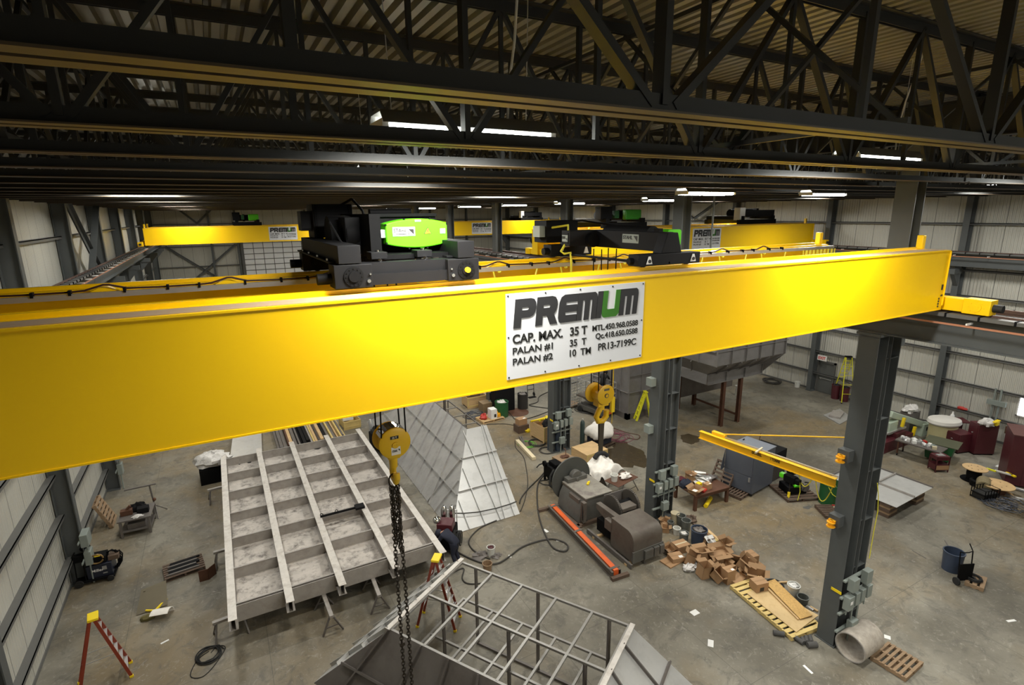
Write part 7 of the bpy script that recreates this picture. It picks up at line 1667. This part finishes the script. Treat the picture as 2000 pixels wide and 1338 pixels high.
# rolling cart table
A1 = F(1749, 888); B1 = F(1819, 910); an = math.atan2(B1.y - A1.y, B1.x - A1.x); L1 = (B1 - A1).length
t = thing('rolling_cart', 'long dark rolling table covered with small parts before the band saw', 'cart', (A1.x, A1.y, 0), an); hc = ZT(1751, 858, A1)
MB().bx(-0.1, L1 + 0.3, -0.1, 0.8, hc - 0.06, hc).build('table_top', hotroll, t)
for x in (0.05, L1 - 0.05):
    for y in (0.0, 0.7): MB().bx(x - 0.03, x + 0.03, y - 0.03, y + 0.03, 0.12, hc - 0.06).build('leg', rust, t); MB().disc((x, y, 0.07), (1, 0, 0), 0.07, 0.04, 12).build('caster', rubber, t)
rn = random.Random(9)
for i in range(11):
    x = 0.1 + i * (L1 / 11); mt = (paper, alu, foam, paper, white, gstrip, redm, alu, paper, gbox, creamp)[i]
    single(MB().blob((0, 0, 0.04), (0.26, 0.3, 0.16 + 0.08 * (i % 3)), 5, 0.4, 90 + i, 0.15) if i % 2 else MB().box((0, 0, 0.07), (0.14, 0.18, 0.14), rz=i), 'small_part', mt, ('red' if mt is redm else 'pale') + ' small part on the long rolling table, %s from its left end' % (ORD[i].replace('nearest', 'first') if i < 10 else 'last'), 'parts', loc=local(A1, an, x, rn.uniform(0.1, 0.6), hc + 0.004), group='small parts on the rolling table')
A2 = F(1803, 894); B2 = F(1856, 908); an2 = math.atan2(B2.y - A2.y, B2.x - A2.x); L2 = (B2 - A2).length
t = thing('green_skip', 'dark green bin with slanted sides behind the rolling table', 'bin', (A2.x, A2.y, 0), an2); hg = ZT(1866, 878, B2)
MB().prism([(0.05, 0, 0.08), (L2 - 0.1, 0, 0.08), (L2 + 0.05, 0, hg), (-0.05, 0, hg)], (0, 1.2, 0)).build('bin_body', dgreen, t); MB().bx(-0.12, L2 + 0.18, -0.02, 1.22, hg, hg + 0.03).build('bin_lid', mat('olive lid', (0.08, 0.085, 0.05), 0.6), t)
[MB().bx(x, x + 0.15, 0.1, 1.1, 0, 0.08).build('skid', blackm, t) for x in (0.2, L2 - 0.3)]
q = F(1839, 923); t = thing('tool_cart', 'small maroon tool cart with a tan front before the green bin', 'tool cart', (q.x, q.y, 0), R(-28))
for z0, z1 in ((0.1, 0.38), (0.62, 0.8)): MB().bx(-0.32, 0.32, 0, 0.5, z0, z1).build('tray', maroon, t)
for x in (-0.3, 0.3):
    for y in (0.02, 0.48): MB().bx(x - 0.02, x + 0.02, y - 0.02, y + 0.02, 0.0, 0.8).build('post', maroon, t)
MB().bx(-0.3, 0.3, -0.01, 0.0, 0.14, 0.36).build('tan_front', card, t); MB().bx(-0.2, 0.1, 0.1, 0.3, 0.8, 0.84).bx(0.1, 0.14, 0.1, 0.45, 0.8, 0.83).build('hand_tools', alu, t)
# big cabinet at the right frame edge
Pb = F(1960, 946); t = thing('tall_cabinet', 'very tall maroon container cut by the right picture edge', 'cabinet', (Pb.x, Pb.y, 0), R(-62)); hb2 = ZT(1979, 850, Pb)
MB().bx(0, 1.9, 0, 1.6, 0.05, hb2).build('cabinet_body', maroon, t, bevel=0.015); MB().bx(-0.03, 1.93, -0.03, 1.63, hb2, hb2 + 0.04).build('roof_panel', mat('rusty maroon roof', (0.12, 0.05, 0.045), 0.6), t); MB().bx(0.05, 1.85, 0.05, 1.55, 0, 0.05).build('plinth', blackm, t); k = MB().bx(0.55, 1.85, -0.015, 0, 0.1, hb2 - 0.05).build('door', maroon, t); MB().bx(0.62, 0.66, -0.05, -0.015, 1.0, 1.3).build('door_handle', alu, k)
# cable reels and heaps
def reel(c, r, h, label, tilt=None, core=blackm, flange=wood, mx=None):
    t = thing('cable_reel', label, 'cable reel', tuple(c), group='cable reels at the right', tilt=tilt)
    MB().lathe([(1e-4, h - 0.03), (r, h - 0.03), (r, h), (0.06, h), (0.06, h + 0.001), (1e-4, h + 0.001)], n=28).build('flange', flange, t); MB().lathe([(1e-4, 0), (r, 0), (r, 0.03), (1e-4, 0.03)], n=28).build('flange', blackm if core is blackm else flange, t)
    MB().lathe([(r * 0.55, 0.03), (r * 0.6, h / 2), (r * 0.55, h - 0.03)], n=24).build('cable_wound', core, t)
    b = MB()
    for i in range(6): b.disc((r * 0.5 * math.cos(i), r * 0.5 * math.sin(i), h + 0.002), (0, 0, 1), 0.025, 0.004, 8)
    b.build('reel_bolts', rust, t); return t
reel(F(1900, 937), 0.48, 0.62, 'cable reel standing upright with pale flange, farthest of the reels')
reel(F(1944, 962), 0.62, 0.42, 'wide low cable reel with tan flange, nearest the tall container', core=rust)
q = F(1919, 957); t = thing('wire_roll', 'roll of pale wire lying on its side between the reels', 'wire roll', (q.x, q.y, 0), R(20)); MB().tube((-0.4, 0, 0.28), (0.35, 0, 0.28), 0.27, 24).build('roll_body', mat('wound tan wire', (0.22, 0.18, 0.10), 0.6, var=0.4, scale=14), t); MB().disc((0.36, 0, 0.28), (1, 0, 0), 0.2, 0.02, 18).build('roll_core', wood, t)
q = F(1908, 948); single(MB().lathe([(0.28, 0), (0.3, 0.25), (0.2, 0.3), (0.15, 0.1)], n=20), 'cable_drum', blackm, 'black cable drum left of the pale wire roll', 'cable drum', loc=tuple(q)); 
q = F(1922, 972); t = thing('wire_basket', 'black wire basket in front of the reels', 'basket', (q.x, q.y, 0), R(-15)); b = MB()
for i in range(6): b.bx(-0.42 + i * 0.16, -0.39 + i * 0.16, -0.3, -0.28, 0, 0.5).bx(-0.42 + i * 0.16, -0.39 + i * 0.16, 0.28, 0.3, 0, 0.5)
for z in (0.02, 0.25, 0.48): b.bx(-0.42, 0.42, -0.3, -0.28, z, z + 0.02).bx(-0.42, 0.42, 0.28, 0.3, z, z + 0.02).bx(-0.42, -0.4, -0.3, 0.3, z, z + 0.02).bx(0.4, 0.42, -0.3, 0.3, z, z + 0.02)
b.build('basket_wires', blackm, t); MB().bx(-0.38, 0.38, -0.26, 0.26, 0.02, 0.3).build('basket_load', rubber, t)
coil(tuple(F(1952, 984)), 0.5, 14, 0.014, cableb, 'heap of blue grey wire in front of the reels', seed=31, jit=0.5); coil(tuple(F(1985, 967)), 0.55, 6, 0.02, gstrip, 'grey cable coil at the foot of the tall container', seed=32, jit=0.15); coil(tuple(F(1988, 992)), 0.7, 9, 0.015, mat('tan cable', (0.12, 0.09, 0.05), 0.6), 'heap of tan cable at the right picture edge', seed=33, jit=0.45)
for i, (a_, b_) in enumerate((((1922, 938), (1940, 944)), ((1938, 942), (1973, 952)), ((1960, 946), (1978, 955)))):
    P0 = F(*a_); P1 = F(*b_); single(MB().bar((0, 0, 0.6), P1 - P0 + Vector((0, 0, 0.6)), 0.10, 0.06), 'bundle_strip', (limey, sheetgrey, safety)[i], ('lime strip lying across the reels', 'pale strip lying across the reels', 'yellow tipped strip lying across the reels')[i], 'strip', loc=tuple(P0))
# plates by the far wall, door, bins, ladder
P = [F(x, y, 0.06) for x, y in ((1608, 810), (1640, 798), (1664, 815), (1640, 828))]
sheet(P, 0.05, 'plate_stack', platem, 'grey plates lying flat beyond the nearest column', 'plates'); 
for o in COL.objects:
    if o.get('label') == 'grey plates lying flat beyond the nearest column': o.location.z = 0.0
q = F(1634, 812); single(MB().bx(-0.7, 0.5, -0.3, 0.3, 0, 0.12), 'plate_stack', beamst, 'smaller grey plates on top of the flat ones', 'plates', loc=(q.x, q.y, 0.052), rz=R(20))
dr = thing('exit_door', 'grey steel exit door in the right wall', 'door', (XR - 0.03, 21.0, 0))
k = MB().bx(-0.05, 0.0, -0.5, 0.5, 0.02, 2.12).build('door_leaf', doorm, dr); MB().bx(-0.12, -0.05, 0.30, 0.34, 0.95, 1.05).bx(-0.10, -0.06, -0.42, 0.42, 1.0, 1.05).build('push_bar', alu, k)
MB().bx(-0.12, 0.02, -0.6, -0.5, 0, 2.25).bx(-0.12, 0.02, 0.5, 0.6, 0, 2.25).bx(-0.12, 0.02, -0.6, 0.6, 2.13, 2.25).build('door_frame', girtm, dr)
es = thing('exit_sign', 'red and white EXIT sign over the grey door', 'sign', (XR - 0.3, 21.25, 2.30)); MB().bx(-0.06, 0.0, -0.32, 0.32, 0, 0.36).build('sign_case', white, es); MB().bx(0, 0.3, -0.05, 0.05, 0.12, 0.22).build('sign_arm', girtm, es)
text_mx('EXIT', XR - 0.365, 21.25 + 0.25, 2.38, 0.5, 0.20, exitred, es)
for i, y in enumerate((19.95, 19.35)):
    tub((35.45, y, 0), 0.24, 0.27, 0.95, maroon, 'bin', ('maroon bin next to the exit door', 'maroon bin behind the tall yellow ladder')[i], 'bin', fill=blackcl)
P = F(1646, 781); step_ladder((P.x, P.y), R(52), 3.0, 1.5, 'tall yellow step ladder beside the exit door', limey, blackm, 9, 0.75, 0.35, rungm=limey)
P = F(1249, 824); Q = F(1262, 812)
t = thing('step_ladder', 'lime yellow step ladder opened beside the grey duct tower', 'ladder', (P.x + 0.4, P.y + 0.2, 0), R(-20)); 
MB().bar((-0.45, -0.2, 0.02), (0.1, -0.1, 1.75), 0.07, 0.12).bar((-0.45, 0.2, 0.02), (0.1, 0.1, 1.75), 0.07, 0.12).build('front_frame', limey, t); MB().bar((0.55, -0.2, 0.02), (0.15, -0.1, 1.72), 0.05, 0.08).bar((0.55, 0.2, 0.02), (0.15, 0.1, 1.72), 0.05, 0.08).build('rear_frame', limey, t); MB().box((0.12, 0, 1.78), (0.2, 0.34, 0.06)).build('top_cap', limey, t)
for i in range(5): f = (i + 1) / 6; MB().box((-0.45 + 0.55 * f, 0, 1.75 * f), (0.1, 0.34, 0.025)).build('step', limey, t)
step_ladder((4.75, 13.75), R(-38), 2.3, 1.2, 'orange step ladder with yellow top inside the hopper frame corner', ladred, safety, 7, 0.62, 0.32)
P = F(1572, 752); tub((P.x - 0.9, P.y, 0), 0.16, 0.18, 0.4, bucketw, 'bucket', 'white pail beside the wall column left of the exit door', 'bucket')
P = F(1440, 772); tub((P.x, P.y, 0), 0.16, 0.18, 0.7, bucketw, 'bucket', 'white pail under the far end of the big duct', 'bucket')
coil((34.9, 24.4), 0.5, 5, 0.03, cable, 'dark hose heap along the right wall left of the exit door', seed=51, jit=0.4)
# daylight opening in the right wall
o = structure(MB().bx(XR - 0.05, XR - 0.01, 9.4, 10.8, 1.8, 2.75), 'window_1', daylight)
o = structure(MB().bx(XR - 0.07, XR, 9.34, 9.4, 1.74, 2.81).bx(XR - 0.07, XR, 10.8, 10.86, 1.74, 2.81).bx(XR - 0.07, XR, 9.34, 10.86, 2.75, 2.81).bx(XR - 0.07, XR, 9.34, 10.86, 1.74, 1.8), 'window_1_frame', white)
t = thing('wall_shelf_box', 'brown box on a shelf under the daylit opening', 'box', (35.4, 10.2, 0)); MB().bx(-0.3, 0.35, -0.7, 0.7, 0.9, 1.3).build('box_body', mat('brown box', (0.10, 0.05, 0.03), 0.6), t); MB().bx(-0.2, 0.3, -0.6, 0.6, 0, 0.9).build('shelf_leg', hotroll, t)
t = thing('wall_conduit', 'grey conduits and switch box on the right wall near the daylit opening', 'conduit', (XR - 0.25, 11.55, 0))
for y in (0.0, 0.25): MB().tube((0, y, 0.3), (0, y, 3.0), 0.05, 10).build('pipe', gbox, t)
MB().bx(-0.12, 0.06, -0.3, 0.5, 2.1, 2.35).build('switch_box', gbox, t)
P = FX(1880, 796, XR - 0.12); single(MB().blob((0, 0, 0.03), (0.2, 0.55, 0.2), 6, 0.4, 61, 0.2), 'rag', redm, 'red and white rags on the wall rail behind the tall maroon cabinet', 'rags', loc=(P.x, P.y, 1.36))

# ------------------------------------------------------------------ welder next to the grid panel
q = F(868, 1052)
t = thing('welding_cart', 'black welding cart with shiny bottles at the right edge of the grid panel', 'welder', (6.45, 17.35, 0), R(-35))
MB().bx(-0.35, 0.35, -0.5, 0.5, 0.15, 0.75).build('power_source', blackm, t, bevel=0.03); MB().bx(-0.3, 0.3, -0.25, 0.3, 0.75, 1.05).build('wire_feeder', maroon, t, bevel=0.03)
for x, y in ((-0.18, 0.52), (0.12, 0.56)): MB().lathe([(0.11, 0.2), (0.12, 1.25), (0.08, 1.36), (0.03, 1.4), (1e-4, 1.4)], (x, y, 0), 16).build('gas_bottle', chrome, t)
MB().ball((-0.32, -0.05, 1.12), 0.16, 8, (1, 1.2, 0.8)).build('welding_helmet', chrome, t)
for x in (-0.36, 0.36):
    for y in (-0.4, 0.45): MB().disc((x, y, 0.15), (1, 0, 0), 0.15, 0.06, 16).build('wheel', rubber, t)
b = MB(); rn = random.Random(2)
for i in range(6): b.path([(0.36 + 0.05 * i, -0.2 + 0.24 * math.cos(j * 0.6 + i), 0.5 + 0.28 * math.sin(j * 0.6 + i)) for j in range(11)], 0.02, 6)
b.path([(-0.3, -0.5, 0.8), (-0.5, -0.7, 0.9), (-0.7, -0.6, 0.6), (-0.75, -0.4, 0.3)], 0.025, 6).build('welding_cable', rubber, t)
MB().path([(-0.3, 0.5, 0.2), (-0.3, 0.55, 1.2), (0.3, 0.6, 1.2), (0.3, 0.55, 0.2)], 0.022, 8).build('push_handle', alu, t)
q = F(728, 845)
t = thing('welding_cart', 'dark machine cluster at the far right corner of the grid panel', 'welder', (6.6, 27.2, 0), R(10))
MB().bx(-0.3, 0.4, -0.8, 0.8, 0.1, 0.9).bx(-0.2, 0.3, -0.4, 0.2, 0.9, 1.25).build('power_source', black2, t, bevel=0.04); MB().blob((0, 0.4, 1.0), (0.6, 0.6, 0.5), 7, 0.3, 19, 0.2).build('cable_heap', rubber, t); MB().lathe([(0.11, 0.2), (0.12, 1.35), (0.05, 1.5), (1e-4, 1.5)], (-0.1, 0.9, 0), 14).build('gas_bottle', alu, t); MB().bx(-0.22, -0.05, -0.6, -0.45, 0.9, 1.1).build('white_card', paper, t)

# ------------------------------------------------------------------ scissor lift
p, L, a = two((1178, 812), (1204, 806))
t = thing('scissor_lift', 'grey scissor lift with railed platform beside the duct tower', 'scissor lift', (19.5, 24.7, 0), R(8))
LW, LD = 1.25, 2.1
MB().bx(0, LW, 0, LD, 0.2, 0.5).build('chassis', greym, t, bevel=0.02)
for x in (-0.02, LW + 0.02):
    for y in (0.3, LD - 0.3): MB().disc((x, y, 0.2), (1, 0, 0), 0.2, 0.12, 20).disc((x + (-0.07 if x < 0.5 else 0.07), y, 0.2), (1, 0, 0), 0.1, 0.02, 14).build('wheel', rubber, t)
for x in (0.2, LW - 0.2):
    for s in (0, 1): MB().bar((x, 0.15, 0.55 if s else 0.95), (x, LD - 0.15, 0.95 if s else 0.55), 0.05, 0.08).build('scissor_arm', greym, t)
MB().bx(-0.05, LW + 0.05, -0.05, LD + 0.05, 1.0, 1.1).build('platform', greym2, t)
b = MB()
for z in (1.45, 1.8, 2.15):
    b.tube((0, 0, z), (LW, 0, z), 0.022, 8).tube((0, LD, z), (LW, LD, z), 0.022, 8).tube((0, 0, z), (0, LD, z), 0.022, 8).tube((LW, 0, z), (LW, LD, z), 0.022, 8)
for x in (0, LW):
    for y in (0, LD * 0.33, LD * 0.66, LD): b.tube((x, y, 1.1), (x, y, 2.15), 0.022, 8)
b.build('guard_rail', gstrip, t)
MB().bx(LW * 0.3, LW * 0.7, -0.12, 0.0, 0.25, 0.45).build('warning_panel', orange, t); MB().bx(0.2, LW - 0.2, 0.0, 0.3, 1.1, 1.5).build('tool_bin', blackm, t)

# ------------------------------------------------------------------ the workers
def worker(name, label, loc, rz, J, suit, hood=None, helmet=None):
    """J: joints in the figure's own frame; one continuous skin-coloured body, clothes as a child over it"""
    root_ = None
    def skinmesh(nm, chains, mt, par, sub=2):
        vs = []; es = []; rad = []; idx = {}
        def add(p, r):
            k = tuple(round(c, 4) for c in p)
            if k in idx: return idx[k]
            idx[k] = len(vs); vs.append(p); rad.append(r); return idx[k]
        for chn in chains:
            ids = [add(p, r) for p, r in chn]
            for i in range(len(ids) - 1): es.append((ids[i], ids[i + 1]))
        me = bpy.data.meshes.new(nm); me.from_pydata(vs, es, []); o = bpy.data.objects.new(nm, me); COL.objects.link(o)
        me.skin_vertices if len(me.skin_vertices) else None
        md = o.modifiers.new('skin', 'SKIN'); md.use_smooth_shade = True
        for i, sv in enumerate(me.skin_vertices[0].data): sv.radius = (rad[i], rad[i]); sv.use_root = (i == 0)
        ms = o.modifiers.new('sub', 'SUBSURF'); ms.levels = sub; ms.render_levels = sub
        me.materials.append(mt)
        if par is not None: o.parent = par; KIDS.setdefault(par.name, []).append(o)
        return o
    V_ = lambda k: Vector(J[k])
    pel, che, nek, hed = V_('pelvis'), V_('chest'), V_('neck'), V_('head')
    up = (hed - nek).normalized()
    chains = [[(pel, 0.13), (pel.lerp(che, 0.5), 0.12), (che, 0.14), (nek, 0.06), (nek.lerp(hed, 0.35), 0.055), (hed, 0.095), (hed + up * 0.085, 0.075)]]
    face = Vector(J.get('face', (0, -1, 0))).normalized()
    chains.append([(hed, 0.095), (hed + face * 0.105 + up * -0.01, 0.018)])                # nose
    side = up.cross(face).normalized()
    for s in (-1, 1): chains.append([(hed, 0.095), (hed + side * s * 0.10, 0.02)])          # ears
    cl = [[(pel, 0.165), (pel.lerp(che, 0.5), 0.155), (che, 0.175), (nek, 0.085)]]
    for s, k in ((-1, 'l'), (1, 'r')):
        sh, el, ha = V_('sh' + k), V_('el' + k), V_('ha' + k); hp_, kn, an_, to = V_('hip' + k), V_('kn' + k), V_('an' + k), V_('toe' + k)
        d = (ha - el).normalized(); w_ = d.cross(Vector((0, 0, 1))) if abs(d.z) < 0.95 else Vector((1, 0, 0)); w_.normalize()
        chains.append([(che, 0.14), (sh, 0.065), (sh.lerp(el, 0.5), 0.052), (el, 0.043), (el.lerp(ha, 0.6), 0.036), (ha, 0.028), (ha + d * 0.07, 0.036)])
        for i, (o_, ln_) in enumerate(((-0.03, 0.075), (-0.01, 0.09), (0.01, 0.085), (0.03, 0.065))):
            q0 = ha + d * 0.07; chains.append([(q0, 0.036), (q0 + d * 0.03 + w_ * o_, 0.010), (q0 + d * (0.03 + ln_ * 0.6) + w_ * o_ * 1.2, 0.009), (q0 + d * (0.03 + ln_) + w_ * o_ * 1.2 + Vector((0, 0, -0.02)), 0.008)])
        chains.append([(ha, 0.028), (ha + d * 0.04 + w_ * 0.045, 0.011), (ha + d * 0.08 + w_ * 0.06, 0.010)])
        chains.append([(pel, 0.13), (hp_, 0.085), (hp_.lerp(kn, 0.5), 0.075), (kn, 0.056), (kn.lerp(an_, 0.4), 0.055), (an_, 0.04), (to, 0.035)])
        cl.append([(che, 0.175), (sh, 0.085), (sh.lerp(el, 0.5), 0.072), (el, 0.062), (el.lerp(ha, 0.85), 0.05)])
        cl.append([(pel, 0.165), (hp_, 0.11), (hp_.lerp(kn, 0.5), 0.098), (kn, 0.08), (kn.lerp(an_, 0.5), 0.078), (an_.lerp(kn, 0.12), 0.07)])
    body = skinmesh(name, chains, skin, None)
    body.matrix_world = Matrix.Translation(loc) @ Matrix.Rotation(rz, 4, 'Z'); XF[body.name] = body.matrix_world.copy()
    tag(body, label, 'person')
    skinmesh('coverall', cl, suit, body)
    for k in 'lr':
        an_, to = V_('an' + k), V_('toe' + k); d = (to - an_); d.z = 0
        b = MB(); b.ball(tuple(an_ + Vector((0, 0, -0.01))), 0.062, 6).ball(tuple(an_.lerp(to, 0.75) + Vector((0, 0, -0.02))), 0.058, 6, (1, 1, 0.8)); b.bar(an_ - d * 0.1 + Vector((0, 0, -0.055)), to + d * 0.15 + Vector((0, 0, -0.02)), 0.10, 0.03)
        b.build('boot', rubber, body)
    if hood: MB().ball(tuple(hed + up * 0.02 - face * 0.02), 0.135, 8, (1, 1, 1.1)).build('hood', hood, body)
    if helmet:
        MB().lathe([(0.135, 0), (0.128, 0.06), (0.09, 0.115), (1e-4, 0.13)], tuple(hed + Vector((0, 0, 0.03))), 18).build('helmet', helmet, body)
    return body
std = lambda **k: k
JB = std(pelvis=(0, 0, 0.92), chest=(0, -0.38, 1.17), neck=(0, -0.55, 1.16), head=(0, -0.70, 1.08), face=(0, -0.5, -0.85),
         shl=(-0.19, -0.44, 1.16), ell=(-0.27, -0.58, 0.92), hal=(-0.2, -0.78, 0.78), shr=(0.19, -0.44, 1.16), elr=(0.26, -0.58, 0.92), har=(0.16, -0.80, 0.80),
         hipl=(-0.1, 0.0, 0.88), knl=(-0.12, -0.08, 0.48), anl=(-0.13, 0.06, 0.09), toel=(-0.14, -0.10, 0.05), hipr=(0.1, 0.0, 0.88), knr=(0.13, -0.05, 0.48), anr=(0.15, 0.12, 0.09), toer=(0.17, -0.04, 0.05))
worker('person', 'person in dark navy work clothes bending at the corner of the grid panel', (6.32, 16.1, 0), R(215), JB, navy, hood=navy)
JL = std(pelvis=(0, 0, 0.95), chest=(0, -0.20, 1.28), neck=(0, -0.32, 1.40), head=(0.0, -0.43, 1.46), face=(0, -0.8, -0.6),
         shl=(-0.2, -0.22, 1.33), ell=(-0.28, -0.38, 1.1), hal=(-0.2, -0.6, 1.02), shr=(0.2, -0.22, 1.33), elr=(0.3, -0.36, 1.1), har=(0.22, -0.6, 1.05),
         hipl=(-0.1, 0.0, 0.9), knl=(-0.12, -0.05, 0.49), anl=(-0.13, 0.05, 0.09), toel=(-0.14, -0.12, 0.05), hipr=(0.1, 0.0, 0.9), knr=(0.12, -0.02, 0.49), anr=(0.13, 0.08, 0.09), toer=(0.14, -0.09, 0.05))
worker('person', 'person in black hooded work clothes leaning on the scissor lift platform', (20.25, 25.6, 1.115), R(120), JL, blackcl, hood=blackcl)
JS = dict(JL); JS.update(chest=(0, -0.02, 1.32), neck=(0, -0.02, 1.48), head=(0, -0.05, 1.62), face=(0, -1, 0), shl=(-0.2, -0.01, 1.4), ell=(-0.26, 0.02, 1.12), hal=(-0.26, -0.1, 0.88), shr=(0.2, -0.01, 1.4), elr=(0.26, 0.02, 1.12), har=(0.26, -0.1, 0.88))
worker('person', 'person in dark clothes standing behind the mesh cage left of the scissor lift', (19.3, 28.3, 0), R(150), JS, navy, hood=None, helmet=white)
t = thing('mesh_cage', 'pale wire mesh cage standing behind the smaller hook block', 'cage', (19.0, 27.2, 0), R(10))
b = MB()
for i in range(7): b.bx(i * 0.15, i * 0.15 + 0.015, -0.01, 0.01, 0.15, 2.0).bx(-0.01, 0.01, i * 0.15, i * 0.15 + 0.015, 0.15, 2.0)
for i in range(10): b.bx(0, 0.92, -0.01, 0.01, 0.15 + i * 0.2, 0.18 + i * 0.2).bx(-0.01, 0.01, 0, 0.92, 0.15 + i * 0.2, 0.18 + i * 0.2)
b.build('cage_wires', alu, t); MB().bx(0, 0.92, 0, 0.92, 0.08, 0.15).build('cage_floor', wood2, t)
for x in (0.05, 0.87):
    for y in (0.05, 0.87): MB().bx(x - 0.04, x + 0.04, y - 0.04, y + 0.04, 0, 0.08).build('foot', blackm, t)
SC.cycles.use_denoising = True
SC.cycles.max_bounces = 8
